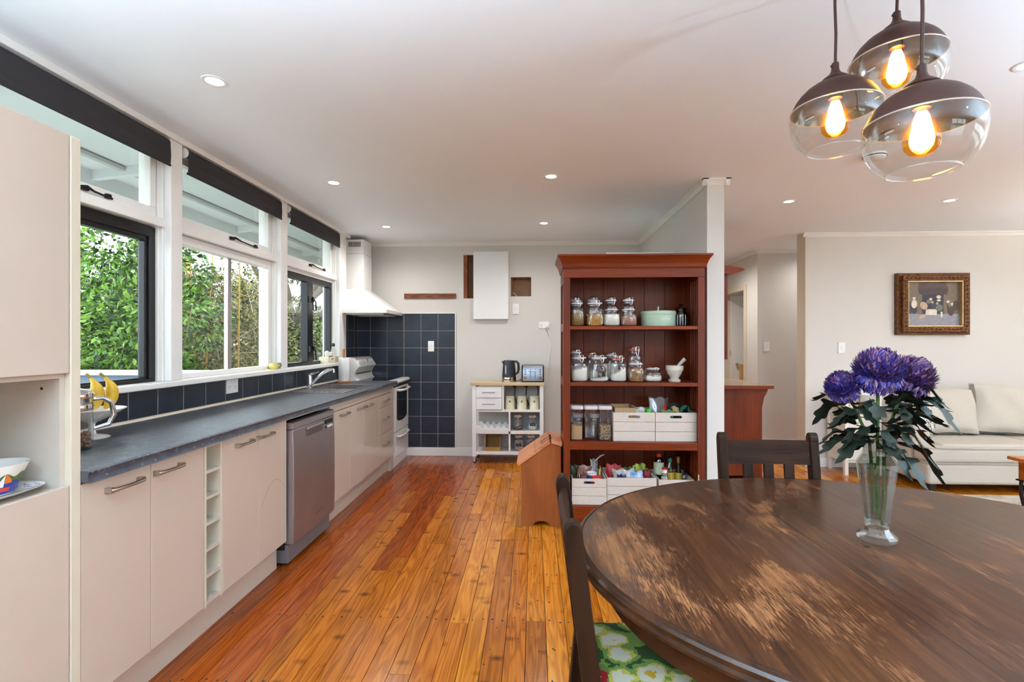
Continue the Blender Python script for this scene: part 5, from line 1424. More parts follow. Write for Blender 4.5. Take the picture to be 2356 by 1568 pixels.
t = T('carton', 'open brown cardboard carton in the third shelf crate', 'carton', (.655, 3.74, Z3))
P('carton_wall', MB().box(.588, .738, 3.625, 3.629, Z3, Z3 + .222).box(.588, .738, 3.86, 3.864, Z3, Z3 + .222).box(.588, .592, 3.629, 3.86, Z3, Z3 + .222).box(.734, .738, 3.629, 3.86, Z3, Z3 + .222), M('cardboard', srgb(176, 142, 104), .85, var=.08), t)
P('carton_flap', MB().box(.738, .76, 3.63, 3.85, Z3 + .212, Z3 + .216), M('cardboard_edge', srgb(206, 178, 140), .85), t)
pouch('snack_packet', 'white paper packet in the third shelf crate beside the carton', 'packet', (.785, 3.73, Z3), .09, .21, .05, .4, 0, M('white_paper', srgb(226, 222, 216), .7, var=.1))
bottle('green_bottle', 'green-capped bottle in the third shelf crate', .835, 3.655, Z3, [(.001, 0), (.018, 0), (.02, .004), (.02, .13), (.012, .16), (.012, .17)], M('green_plastic', srgb(70, 150, 60), .35),
       [('cap', [(.017, .17), (.019, .175), (.021, .205), (.018, .212), (.001, .214)], M('bright_green_cap', srgb(52, 190, 52), .35))])
pouch('crisp_bag', 'silver and brown crisp bag standing in the right-hand crate', 'packet', (.925, 3.75, Z3), .15, .285, .08, .1, 0, brownp,
      [('silver_side', .02, .34, .4, .96, foil), ('red_print', .72, .98, .55, .85, redp)])
pouch('coffee_pack', 'black coffee packet in the right-hand crate', 'packet', (1.045, 3.74, Z3), .10, .245, .06, -.1, 0, MT['black'],
      [('gold_badge', .3, .75, .72, .9, M('gold_badge', srgb(190, 160, 110), .5))])
pouch('green_sachet', 'flat green sachet at the front of the right-hand crate', 'packet', (.965, 3.65, Z3), .10, .205, .02, 0, 0, M('green_sachet', srgb(78, 130, 60), .4, var=.2))
teal = M('teal_cloth', srgb(46, 146, 128), .85, var=.15, vscale=20)
t = T('teal_cloth', 'teal cloth draped in the right-hand crate', 'cloth', (1.10, 3.72, Z3))
mb = MB()
mb.grid(lambda u, v: (1.06 + .085 * u, 3.64 + .16 * v, Z3 + .13 + .105 * math.sin(PI * u) ** .8 * (1 - .3 * v) + .012 * math.sin(u * 12 + v * 8)), 12, 10)
P('cloth', mb, teal, t, smooth=60)
# bottom left crate
bottle('tin_can', 'open tin can with white rim in the small bottom crate', .425, 3.66, Z4, [(.001, 0), (.036, 0), (.037, .002), (.037, .196), (.039, .199), (.036, .2), (.035, .19), (.001, .188)], MT['white_plastic'],
       [('label', [(.0376, .03), (.0376, .185)], M('blue_can_label', srgb(40, 70, 120), .4))])
t = T('red_box', 'red printed packet at the front of the small bottom crate', 'packet', (.455, 3.625, Z4))
P('carton', bx(.418, .492, 3.605, 3.632, Z4, Z4 + .187), redp, t, bevel=.002)
for k in range(5):
    P('print_bar', bx(.437 + k * .008, .442 + k * .008, 3.604, 3.605, Z4 + .16, Z4 + .172), MT['white_plastic'], t)
bottle('amber_bottle', 'amber glass bottle lying forward in the small bottom crate', .325, 3.66, Z4, [(.001, 0), (.026, 0), (.028, .004), (.028, .15), (.018, .185), (.014, .20), (.014, .232), (.001, .234)], thin_glass('amber_glass', (.75, .42, .08), 1.5, .03, .08))
pouch('snack_packet', 'dark green packet at the left of the small bottom crate', 'packet', (.30, 3.72, Z4), .07, .235, .05, .3, 0, M('dark_green_packet', srgb(46, 70, 40), .4, var=.2))
pouch('snack_packet', 'red and clear nut packet in the small bottom crate', 'packet', (.37, 3.76, Z4), .13, .225, .06, .1, 0, M('clear_red_packet', srgb(150, 60, 54), .3, var=.4, vscale=30, col2=srgb(186, 170, 160)))
pouch('snack_packet', 'black and white twisted packet in the small bottom crate', 'packet', (.45, 3.76, Z4), .06, .27, .04, .5, 0, M('grey_twist', srgb(206, 200, 198), .35, var=.4, vscale=40, col2=srgb(70, 66, 64)))
pouch('snack_packet', 'yellow paper packet at the right of the small bottom crate', 'packet', (.49, 3.70, Z4), .05, .23, .02, 1.0, 0, M('yellow_packet', srgb(206, 170, 70), .5, var=.2))
t = T('cutlery_handle', 'grey plastic handle sticking out of the small bottom crate', 'handle', (.46, 3.74, Z4))
P('blade', MB().tube([(.45, 3.76, Z4 + .02), (.455, 3.75, Z4 + .26), (.50, 3.735, Z4 + .305), (.525, 3.73, Z4 + .315)], [.006, .006, .007, .005], 6), M('pale_grey_plastic', srgb(186, 182, 182), .4), t, smooth=50)
# middle crate
pk = [('red cellophane packet at the back left of the large bottom crate', .60, 3.80, .12, .225, .06, redp), ('clear bag of pale pasta in the large bottom crate', .665, 3.70, .15, .215, .09, M('clear_bag', srgb(200, 194, 186), .2, var=.25, vscale=30, col2=srgb(150, 142, 134))),
      ('lime and black packet in the large bottom crate', .79, 3.78, .12, .235, .06, M('lime_packet', srgb(178, 190, 60), .35, var=.3, vscale=25, col2=srgb(60, 66, 30))), ('blue and white packet in the large bottom crate', .745, 3.69, .11, .205, .05, M('blue_packet', srgb(74, 120, 190), .3, var=.3, vscale=25, col2=srgb(206, 216, 228))),
      ('dark red packet at the right of the large bottom crate', .835, 3.72, .07, .205, .05, M('maroon_packet', srgb(128, 28, 34), .35)), ('green leafy packet in the middle of the large bottom crate', .71, 3.80, .09, .205, .05, M('olive_packet', srgb(96, 90, 60), .5, var=.3)),
      ('navy packet at the front of the large bottom crate', .64, 3.65, .06, .188, .02, M('navy_packet', srgb(44, 44, 110), .4))]
for lab, x, y, w, h, d, m in pk:
    pouch('snack_packet', lab, 'packet', (x, y, Z4), w, h, d, random.uniform(-.3, .3), 0, m)
# right crate bottles
clear = MT['jar_glass']
gl_ = 'bottles in the bottom right crate'
bottle('sauce_bottle', 'large clear bottle with an orange cap and pale label in the bottom crate', .945, 3.80, Z4, [(.001, 0), (.036, 0), (.038, .005), (.038, .25), (.02, .285), (.018, .29)], MT['smoke_glass'],
       [('label', [(.0386, .16), (.0386, .25)], M('pale_green_label', srgb(206, 212, 176), .5, var=.3, vscale=50)), ('cap', [(.019, .287), (.020, .29), (.020, .312), (.001, .314)], M('orange_cap', srgb(226, 80, 32), .4))], group=gl_)
bottle('spice_bottle', 'small clear jar with a red and white cap in the bottom crate', .955, 3.675, Z4, [(.001, 0), (.024, 0), (.025, .004), (.025, .185), (.017, .20)], clear,
       [('cap', [(.019, .20), (.020, .203), (.020, .222), (.018, .224)], MT['white_plastic']), ('cap_top', [(.0195, .222), (.0195, .234), (.001, .235)], M('red_cap', srgb(206, 50, 40), .4)), ('contents', [(.001, .004), (.023, .004), (.023, .17), (.001, .172)], M('pale_spice', srgb(206, 196, 180), .8))], group=gl_)
bottle('oil_bottle', 'ribbed clear oil bottle with a green cap in the bottom crate', 1.01, 3.74, Z4, [(.001, 0), (.031, 0), (.033, .005), (.033, .20), (.03, .225), (.015, .255), (.013, .27)], thin_glass('oil_plastic', (.8, .78, .6), 1.45, .05, .05),
       [('label', [(.0336, .10), (.0336, .19)], M('gold_label', srgb(196, 160, 60), .45)), ('cap', [(.016, .262), (.0165, .266), (.0165, .292), (.001, .294)], M('green_cap', srgb(30, 110, 74), .4))], group=gl_)
bottle('vinegar_bottle', 'dark slim bottle with a gold cap in the bottom crate', 1.075, 3.75, Z4, [(.001, 0), (.025, 0), (.026, .005), (.026, .17), (.012, .23), (.0115, .265)], M('dark_bottle_glass', srgb(20, 22, 18), .08),
       [('label', [(.0266, .10), (.0266, .185)], M('cream_label', srgb(200, 170, 70), .5)), ('cap', [(.0125, .255), (.014, .262), (.014, .30), (.001, .302)], M('gold_cap', srgb(160, 126, 70), .35, metal=.7))], group=gl_)
for k, (x, y) in enumerate(((1.105, 3.70), (1.13, 3.76))):
    bottle('essence_bottle', ('tiny clear essence bottle at the front of the bottom right crate', 'tiny clear essence bottle at the back of the bottom right crate')[k], x, y, Z4, [(.001, 0), (.018, 0), (.019, .003), (.019, .16), (.008, .18)], clear, [('cap', [(.009, .18), (.0095, .2), (.001, .201)], MT['black_plastic'])], group='tiny essence bottles')
# tall white cupboard behind the bookcase
t = T('fridge', 'white tall appliance top showing behind the bookcase', 'fridge', (.92, 4.6, 0))
P('cabinet_body', bx(.62, 1.19, 4.25, 4.9, .03, 2.09), MT['white_enamel'], t, bevel=.006)
P('door', bx(.62, 1.19, 4.19, 4.247, .05, 2.07), MT['white_enamel'], t, bevel=.006)
P('kick', bx(.64, 1.17, 4.25, 4.88, 0, .03), MT['black'], t)

# slope-lidded wooden box
t = T('wooden_bin', 'orange-brown wooden box with a sloping hinged lid beside the bookcase', 'box', (.05, 3.78, 0))
e0, e1, yb0, yb1 = -.087, .198, 3.60, 3.96
endp = [(e0, 0), (e0 + .055, 0)]
for k in range(9):
    a = PI - PI * k / 8
    endp.append((.056 + .062 * math.cos(a), .0 + .04 * math.sin(a)))
endp += [(e1 - .055 + .055, 0), (e1, .578), (e1 - .075, .600), (e0, .452)]
endp = [p for p in endp]
P('end_panel', MB().prism(endp, yb0, yb0 + .018, 'y'), MT['kauri'], t, bevel=.002)
P('end_panel', MB().prism(endp, yb1 - .018, yb1, 'y'), MT['kauri'], t, bevel=.002)
P('front_panel', bx(e0 + .001, e0 + .018, yb0 + .018, yb1 - .018, .05, .455), MT['kauri'], t)
P('back_panel', bx(e1 - .018, e1 - .001, yb0 + .018, yb1 - .018, .05, .575), MT['kauri'], t)
P('bottom', bx(e0 + .018, e1 - .018, yb0 + .018, yb1 - .018, .05, .066), MT['kauri'], t)
def slope_board(xa, za, xb, zb, th_, y0, y1):
    dx, dz = xb - xa, zb - za
    L = math.hypot(dx, dz); nx, nz = -dz / L * th_, dx / L * th_
    return MB().prism([(xa, za), (xb, zb), (xb + nx, zb + nz), (xa + nx, za + nz)], y0, y1, 'y')
xm, zm = .02, .510
P('lid', slope_board(e0 - .022, .4375, xm, .5285, .024, yb0 - .012, yb1 + .012), MT['kauri_lid'], t, bevel=.003)
P('lid', slope_board(xm + .001, .5292, e1 - .074, .602, .024, yb0 - .012, yb1 + .012), MT['kauri_lid'], t, bevel=.003)
P('top_strip', slope_board(e1 - .073, .602, e1 + .004, .579, .024, yb0 - .012, yb1 + .012), MT['kauri_lid'], t, bevel=.003)
for y in (3.66, 3.74):
    P('strap_hinge', MB().prism([(xm + .03, .5795), (e1 - .090, .6205), (e1 - .090, .6235), (xm + .03, .5825)], y, y + .008, 'y').cyl((e1 - .075, y - .012, .630), (e1 - .075, y + .02, .630), .007, n=8), MT['dark_metal'], t)
# ================================================================ dining table
tcx, tcy, ta, tb_ = 1.02, 1.454, .895, .75
wm_, nt, b = new_mat('worn_oak_top')
tc = nd(nt, 'ShaderNodeTexCoord')
ob = tc.outputs['Object']
g1 = nd(nt, 'ShaderNodeTexNoise', {'Vector': nd(nt, 'ShaderNodeMapping', {'Vector': ob, 'Scale': (70, 5, 70)}).outputs[0], 'Scale': 1.0, 'Detail': 6.0})
g2 = nd(nt, 'ShaderNodeTexNoise', {'Vector': nd(nt, 'ShaderNodeMapping', {'Vector': ob, 'Scale': (5, 1.2, 5)}).outputs[0], 'Scale': 1.0, 'Detail': 4.0})
g3 = nd(nt, 'ShaderNodeTexNoise', {'Vector': nd(nt, 'ShaderNodeMapping', {'Vector': ob, 'Scale': (260, 26, 60)}).outputs[0], 'Scale': 1.0, 'Detail': 5.0, 'Distortion': .6})
base = ramp(nt, g1.outputs['Fac'], [(.25, srgb(38, 20, 11)), (.5, srgb(66, 37, 20)), (.78, srgb(94, 56, 31))])
big = nd(nt, 'ShaderNodeTexNoise', {'Vector': nd(nt, 'ShaderNodeMapping', {'Vector': ob, 'Scale': (6.5, 3.4, 4), 'Location': (1.2, .4, 0)}).outputs[0], 'Scale': 1.0, 'Detail': 3.0, 'Distortion': .8})
xg = nd(nt, 'ShaderNodeMapRange', {'Value': nd(nt, 'ShaderNodeSeparateXYZ', {0: ob}).outputs[0], 'From Min': -.85, 'From Max': .25, 'To Min': .085, 'To Max': -.055})
bs = nd(nt, 'ShaderNodeMath', {0: big.outputs['Fac'], 1: xg.outputs[0]}, operation='ADD')
w1 = nd(nt, 'ShaderNodeMath', {0: bs.outputs[0], 1: nd(nt, 'ShaderNodeMath', {0: nd(nt, 'ShaderNodeMath', {0: g3.outputs['Fac'], 1: .5}, operation='SUBTRACT').outputs[0], 1: .75}, operation='MULTIPLY').outputs[0]}, operation='ADD')
wmask = nd(nt, 'ShaderNodeMapRange', {'Value': w1.outputs[0], 'From Min': .575, 'From Max': .70})
wearc = ramp(nt, g1.outputs['Fac'], [(.3, srgb(98, 58, 32)), (.7, srgb(150, 102, 63))])
mixc = nd(nt, 'ShaderNodeMix', {0: wmask.outputs[0], 6: base, 7: wearc}, data_type='RGBA')
mix2 = nd(nt, 'ShaderNodeMix', {0: nd(nt, 'ShaderNodeMapRange', {'Value': g2.outputs['Fac'], 'From Min': .45, 'From Max': .7, 'To Max': .45}).outputs[0], 6: mixc.outputs[2], 7: c4(srgb(80, 46, 25))}, data_type='RGBA')
nt.links.new(mix2.outputs[2], b.inputs['Base Color'])
b.inputs['Specular IOR Level'].default_value = .28
nt.links.new(nd(nt, 'ShaderNodeMapRange', {'Value': wmask.outputs[0], 'To Min': .34, 'To Max': .55}).outputs[0], b.inputs['Roughness'])
bp = nd(nt, 'ShaderNodeBump', {'Strength': .12, 'Distance': .002, 'Height': g1.outputs['Fac']})
nt.links.new(bp.outputs[0], b.inputs['Normal'])
rimm = W('table_rim_oak', srgb(40, 23, 14), srgb(76, 46, 28), 'Y', across=20, along=3, rings=6, rough=.3, coat=.12)
t = T('dining_table', 'large oval dark oak extension table with a worn scratched top', 'table', (tcx, tcy, 0))
prof = [(.030, .706), (.012, .708), (.002, .714), (0, .722), (.003, .730), (.001, .735), (.001, .741), (.006, .747), (.013, .7495), (.019, .7485), (.022, .7500)]
def section(xa, xb, n=40):
    mb = MB()
    left, right = xa is None, xb is None
    def outline(d):
        A, B = ta - d, tb_ - d
        xl = -A if left else xa - tcx
        xr = A if right else xb - tcx
        tl_ = math.acos(max(-1, min(1, xl / A))); tr_ = math.acos(max(-1, min(1, xr / A)))
        pts = []
        for i in range(n + 1):          # far arc from right to left
            a = tr_ + (tl_ - tr_) * i / n
            pts.append((tcx + A * math.cos(a), tcy + B * math.sin(a)))
        for i in range(n + 1):          # near arc from left to right
            a = -tl_ + (tl_ - tr_) * i / n
            if (left and i == 0): continue
            if (right and i == n): continue
            pts.append((tcx + A * math.cos(a), tcy + B * math.sin(a)))
        return pts
    rings = [[(x, y, z) for x, y in outline(d)] for d, z in prof]
    m = len(rings[0])
    vs = [p for r in rings for p in r]
    fs = [(k * m + i, k * m + (i + 1) % m, (k + 1) * m + (i + 1) % m, (k + 1) * m + i) for k in range(len(prof) - 1) for i in range(m)]
    mb.add(vs, fs, 1)
    mb.f.append(tuple(range((len(prof) - 1) * m, len(prof) * m))); mb.mi.append(0)
    mb.f.append(tuple(range(m))[::-1]); mb.mi.append(1)
    return mb
for xa, xb in ((None, .8215), (.8225, 1.1515), (1.1525, None)):
    P('table_leaf', section(xa, xb), [wm_, rimm], t, smooth=28)
ap = MB()
N = 72
for (A, B, A2, B2) in ((ta - .085, tb_ - .085, ta - .107, tb_ - .107),):
    vs = []
    for z in (.612, .7055):
        for (a_, b2_) in ((A, B), (A2, B2)):
            vs += [(tcx + a_ * math.cos(2 * PI * i / N), tcy + b2_ * math.sin(2 * PI * i / N), z) for i in range(N)]
    fs = []
    for i in range(N):
        j = (i + 1) % N
        fs += [(i, j, 2 * N + j, 2 * N + i), (N + i, 3 * N + i, 3 * N + j, N + j), (i, N + i, N + j, j), (2 * N + i, 2 * N + j, 3 * N + j, 3 * N + i)]
    ap.add(vs, fs)
P('apron', ap, rimm, t, smooth=40)
for sx in (-1, 1):
    for sy in (-1, 1):
        lx, ly = tcx + sx * .50, tcy + sy * .40
        P('leg', MB().lathe([(.03, 0), (.034, .02), (.026, .06), (.04, .18), (.046, .30), (.03, .42), (.034, .46), (.048, .48), (.048, .7055)], 16, (lx, ly, 0), ps=[2, 2, 2, 2, 2, 2, 2, 6, 6]), MT['oak_dark'], t, smooth=40)
P('slide_block', bx(tcx - ta + .055, tcx - ta + .075, 1.42, 1.455, .635, .7055), MT['oak_dark'], t)
P('knot_mark', MB().lathe([(.0, .7503), (.009, .7503)], 12, (.955, 1.47, 0)), MT['black'], t)

# ================================================================ dining chairs
nm, nt, b = new_mat('needlepoint_flowers')
tc = nd(nt, 'ShaderNodeTexCoord')
sn_ = nd(nt, 'ShaderNodeVectorMath', {0: tc.outputs['Object'], 1: (.0052, .0052, .0052)}, operation='SNAP')
vo = nd(nt, 'ShaderNodeTexVoronoi', {'Vector': sn_.outputs[0], 'Scale': 12.0, 'Randomness': .85})
nz = nd(nt, 'ShaderNodeTexNoise', {'Vector': sn_.outputs[0], 'Scale': 26.0, 'Detail': 2.0})
dd_ = nd(nt, 'ShaderNodeMath', {0: vo.outputs['Distance'], 1: nd(nt, 'ShaderNodeMath', {0: nz.outputs['Fac'], 1: .55}, operation='MULTIPLY').outputs[0]}, operation='ADD')
flw = ramp(nt, dd_.outputs[0], [(.40, srgb(206, 160, 30)), (.50, srgb(226, 220, 196)), (.70, srgb(214, 196, 92)), (.78, srgb(122, 156, 72)), (.93, srgb(52, 82, 38))])
n_ = flw.node.color_ramp
n_.interpolation = 'CONSTANT'
redf = nd(nt, 'ShaderNodeMath', {0: nd(nt, 'ShaderNodeSeparateColor', {0: vo.outputs['Color']}).outputs[1], 1: .90}, operation='GREATER_THAN')
redc = ramp(nt, dd_.outputs[0], [(.44, srgb(236, 200, 120)), (.50, srgb(170, 30, 34)), (.74, srgb(104, 140, 62))])
redc.node.color_ramp.interpolation = 'CONSTANT'
mxn = nd(nt, 'ShaderNodeMix', {0: redf.outputs[0], 6: flw, 7: redc}, data_type='RGBA')
nt.links.new(mxn.outputs[2], b.inputs['Base Color'])
b.inputs['Roughness'].default_value = .95
ck = nd(nt, 'ShaderNodeTexChecker', {'Vector': tc.outputs['Object'], 'Scale': 192.0})
bp = nd(nt, 'ShaderNodeBump', {'Strength': .5, 'Distance': .002, 'Height': ck.outputs['Fac']})
nt.links.new(bp.outputs[0], b.inputs['Normal'])
MT['needle'] = nm
def chair(label, loc, rz):
    t = T('dining_chair', label, 'chair', loc, rz=rz, group='dark oak dining chairs')
    hw = .195
    OD, OH = MT['oak_dark'], MT['oak_dark_h']
    def back_y(z):
        if z < .46: return -.235 + .045 * (z / .46)
        return -.19 - .06 * ((z - .46) / .48)
    for s in (-1, 1):
        zs = [0, .2, .46, .7, .90]
        th_ = .021
        poly = [(back_y(z) + th_, z) for z in zs]
        top = []
        yt = back_y(.90)
        for k in range(9):
            a = PI * k / 8
            top.append((yt + th_ * math.cos(a), .905 + .032 * math.sin(a)))
        poly = poly + top + [(back_y(z) - th_, z) for z in zs[::-1]]
        P('back_post', MB().prism(poly, s * hw - .0185, s * hw + .0185, 'x'), OD, t, world=False, bevel=.004)
        P('front_leg', MB().box(s * hw - .019, s * hw + .019, .165, .203, 0, .445), OD, t, world=False, bevel=.003)
        P('side_stretcher', MB().box(s * hw - .011, s * hw + .011, back_y(.16) + .015, .166, .15, .178), OD, t, world=False, bevel=.003)
        P('side_rail', MB().box(s * hw - .012, s * hw + .012, -.175, .166, .385, .445), OD, t, world=False)
    # crest rail slightly curved
    mb = MB()
    n = 8
    vs = []
    for i in range(n + 1):
        u = i / n
        x = -hw + .018 + (2 * hw - .036) * u
        cv = -.012 * math.sin(PI * u)
        for (yy, z) in ((back_y(.80) - .010 + cv, .80), (back_y(.80) + .012 + cv, .80), (back_y(.90) + .012 + cv, .897), (back_y(.90) + .002 + cv, .903), (back_y(.90) - .010 + cv, .897)):
            vs.append((x, yy, z))
    fs = [tuple(range(5)), tuple(range(5 * n, 5 * n + 5))[::-1]] + [(i * 5 + k, i * 5 + (k + 1) % 5, (i + 1) * 5 + (k + 1) % 5, (i + 1) * 5 + k) for i in range(n) for k in range(5)]
    mb.add(vs, fs)
    P('crest_rail', mb, OH, t, world=False, smooth=30)
    P('lower_rail', MB().box(-hw + .018, hw - .018, back_y(.52) - .010, back_y(.52) + .010, .50, .54), OH, t, world=False, bevel=.003)
    for x in (-.088, 0, .088):
        P('back_slat', MB().prism([(back_y(.54) - .007, .538), (back_y(.54) + .007, .538), (back_y(.80) + .007, .802), (back_y(.80) - .007, .802)], x - .021, x + .021, 'x'), OD, t, world=False, bevel=.002)
    P('front_rail', MB().box(-hw + .018, hw - .018, .172, .196, .385, .445), OH, t, world=False)
    P('rear_rail', MB().box(-hw + .018, hw - .018, -.200, -.180, .385, .445), OH, t, world=False)
    P('front_stretcher', MB().box(-hw + .011, hw - .011, .0, .02, .152, .176), OH, t, world=False)
    st = MB().cushion(.415, .385, .055, n=14, p=6, edge=.5)
    st.xf(Matrix.Translation((0, .012, .468)))
    P('seat', st, MT['needle'], t, world=False, smooth=60, label='floral needlepoint seat pad')
    return t
chair('dark oak chair with needlepoint seat at the left end of the table', (.334, 1.32, 0), -PI / 2)
chair('dark oak chair on the far side of the table, back to the sofa', (1.03, 2.0, 0), PI)

# ================================================================ vase and chrysanthemums
vx, vy, vz = 1.017, 1.519, .7505
t = T('glass_vase', 'tall faceted clear glass vase of water on the dining table', 'vase', (vx, vy, vz))
gv = thin_glass('vase_glass', (.90, .92, .915), 1.8, .02, .05)
P('vase_body', MB().lathe([(.030, .040), (.033, .06), (.053, .222), (.054, .232), (.038, .256), (.0365, .268), (.041, .285), (.0375, .290), (.0425, .300), (.040, .311)], 10, (vx, vy, vz)), gv, t)
P('vase_inner', MB().lathe([(.001, .050), (.027, .052), (.030, .07), (.049, .222), (.049, .230), (.034, .254), (.0335, .270), (.0375, .31)], 10, (vx, vy, vz)), gv, t)
P('vase_foot', MB().lathe([(.001, .0), (.046, .0), (.052, .006), (.052, .014), (.044, .020), (.034, .030), (.030, .040), (.001, .046)], 10, (vx, vy, vz)), gv, t)
P('water', MB().lathe([(.001, .053), (.0265, .054), (.0295, .07), (.0455, .200), (.001, .2005)], 10, (vx, vy, vz)), MT['water'], t)
stemm = M('flower_stem_green', srgb(74, 112, 42), .55, var=.25, vscale=40)
leafg = M('chrysanthemum_leaf', srgb(26, 40, 28), .5, var=.35, vscale=25)
pet = [M('petal_blue', srgb(52, 46, 142), .6, var=.2, vscale=50), M('petal_violet', srgb(88, 58, 124), .6, var=.2, vscale=50), M('petal_pink', srgb(152, 108, 140), .6, var=.15, vscale=50), M('petal_plum', srgb(70, 40, 76), .6, var=.2, vscale=50)]
def leaf_mesh(base, d, L, droop, twist=0.0):
    """lobed leaf along direction d"""
    half = [(0, .0), (.06, .035), (.16, .10), (.24, .24), (.30, .27), (.33, .16), (.40, .18), (.50, .34), (.57, .35), (.58, .19), (.66, .18), (.76, .27), (.80, .25), (.80, .13), (.90, .10), (1.0, 0)]
    d = Vector(d).normalized()
    side = d.cross(Vector((0, 0, 1)))
    if side.length < .1: side = Vector((1, 0, 0))
    side.normalize()
    up = side.cross(d)
    side = side * math.cos(twist) + up * math.sin(twist)
    up = side.cross(d)
    def pt(s, w, sg):
        z = -droop * s * s
        return Vector(base) + d * (L * s) + side * (sg * w * L * .62) + up * (abs(w) * L * .22 - .01 * math.sin(s * 9)) + Vector((0, 0, z * L))
    vs, fs = [], []
    for (s, w) in half:
        vs += [pt(s, w, -1), pt(s, 0, 0), pt(s, w, 1)]
    n = len(half)
    for i in range(n - 1):
        a = 3 * i
        fs += [(a, a + 1, a + 4, a + 3), (a + 1, a + 2, a + 5, a + 4)]
    return MB().add(vs, fs)
def mum(label, centre, r, base, axis, seed, leaves, wts):
    R = random.Random(seed)
    t = T('chrysanthemum', label, 'flower', (vx, vy, vz), group='chrysanthemums in the glass vase')
    C = Vector(centre); A = Vector(axis).normalized()
    mid = Vector((vx + (centre[0] - vx) * .22, vy + (centre[1] - vy) * .25, 1.045))
    bot = Vector(base)
    st = MB().tube([bot, bot.lerp(mid, .5) + Vector((.003, .002, 0)), mid, mid.lerp(C, .55) + Vector((0, 0, .012)), C - A * r * .5], [.0042, .0045, .0045, .0042, .0045], 8)
    P('stem', st, stemm, t, smooth=60)
    kn = MB()
    for k in range(9):
        p = bot.lerp(mid, (k + .7) / 9)
        a = R.uniform(0, 6.28)
        kn.tube([p, p + Vector((.009 * math.cos(a), .009 * math.sin(a), .003))], [.003, .0015], 5)
    P('stem_nodes', kn, stemm, t)
    mb = MB()
    n = 1150
    for i in range(n):
        cz = 1 - 2 * (i + .5) / n
        if cz < -.88: continue
        a = i * 2.39996
        q = math.sqrt(max(0, 1 - cz * cz))
        loc = Vector((q * math.cos(a), q * math.sin(a), cz))
        rot = Vector((0, 0, 1)).rotation_difference(A)
        o = (rot @ loc).normalized()
        tan = o.cross(A)
        if tan.length < .05: tan = Vector((1, 0, 0))
        tan.normalize()
        updir = tan.cross(o)        # towards the crown
        rr = r * R.uniform(.90, 1.05) * (1.0 + .05 * max(0, -cz))
        L = r * R.uniform(.34, .46)
        w = r * .058
        tw_ = R.uniform(-.35, .35)
        p0 = C + o * (rr - L)
        cup = .10 * r if cz > -.15 else -.10 * r
        p1 = C + o * (rr - L * .38) - updir * cup * .3
        p2 = C + o * rr + updir * cup + tan * R.uniform(-.10, .10) * r
        td = (tan + updir * tw_).normalized()
        col = R.choices((0, 1, 2, 3), weights=wts(o, R))[0]
        tip = 2 if R.random() < .10 + .30 * max(o.z, 0) else col
        mb.add([p0 - td * w * .5, p0 + td * w * .5, p1 + td * w, p1 - td * w], [(0, 1, 2, 3)], col)
        mb.add([p1 - td * w, p1 + td * w, p2 + td * w * .25, p2 - td * w * .25], [(0, 1, 2, 3)], tip)
    mb.lathe([(.001, -r * .55), (r * .45, -r * .35), (r * .62, 0), (r * .45, r * .4), (.001, r * .55)], 14, tuple(C), 3)
    P('petals', mb, pet, t, kind='stuff')
    for (fr_, ang, el, L, dr, tw) in leaves:
        p = mid.lerp(C, fr_) if fr_ >= 0 else mid.lerp(bot, -fr_)
        d = Vector((math.cos(ang) * math.cos(el), math.sin(ang) * math.cos(el), math.sin(el)))
        P('leaf', leaf_mesh(p, d, L, dr, tw), leafg, t, smooth=70)
    return t
def lv(seed, n, bias):
    R = random.Random(seed)
    out = []
    for k in range(n + 5):
        out.append((R.uniform(-.1, .5) if k < n else R.uniform(.45, .9), bias + R.uniform(-1.9, 1.9), R.uniform(-.35, .45), R.uniform(.085, .145), R.uniform(.15, .5), R.uniform(-.5, .5)))
    return out
blue_w = lambda o, R: (6 * (1 - .6 * max(o.z, 0)) + 1, 3, max(.10, 1.8 * o.z + .1), 1.3)
mum('large blue-violet chrysanthemum in the middle of the vase', (1.008, 1.500, 1.253), .070, (vx + .004, vy + .004, .815), (0, -.35, 1), 3, lv(5, 10, -PI / 2) + [(.05, -2.9, -.15, .15, .3, .2), (.3, -.5, -.3, .15, .55, -.2), (.0, -1.4, -.3, .12, .4, 0)], blue_w)
mum('small blue chrysanthemum leaning to the left of the vase', (.926, 1.535, 1.203), .049, (vx - .012, vy - .006, .84), (-.55, -.3, .75), 8, lv(9, 8, PI) + [(.0, 3.0, -.05, .15, .25, .1), (.35, 3.3, .1, .11, .2, -.3)], blue_w)
mum('plum and pink chrysanthemum leaning to the right of the vase', (1.118, 1.528, 1.232), .067, (vx + .012, vy - .004, .80), (.4, -.35, .85), 13, lv(15, 8, 0) + [(.1, -.35, -.45, .17, .45, .2), (.4, -.1, .15, .15, .35, .1), (.2, .1, 0, .15, .4, -.2), (.65, -.5, .1, .12, .3, 0)], lambda o, R: (1.2, 2.2, max(.15, 1.8 * o.z + .2), 4.5 * (1 - .5 * max(o.z, 0))))

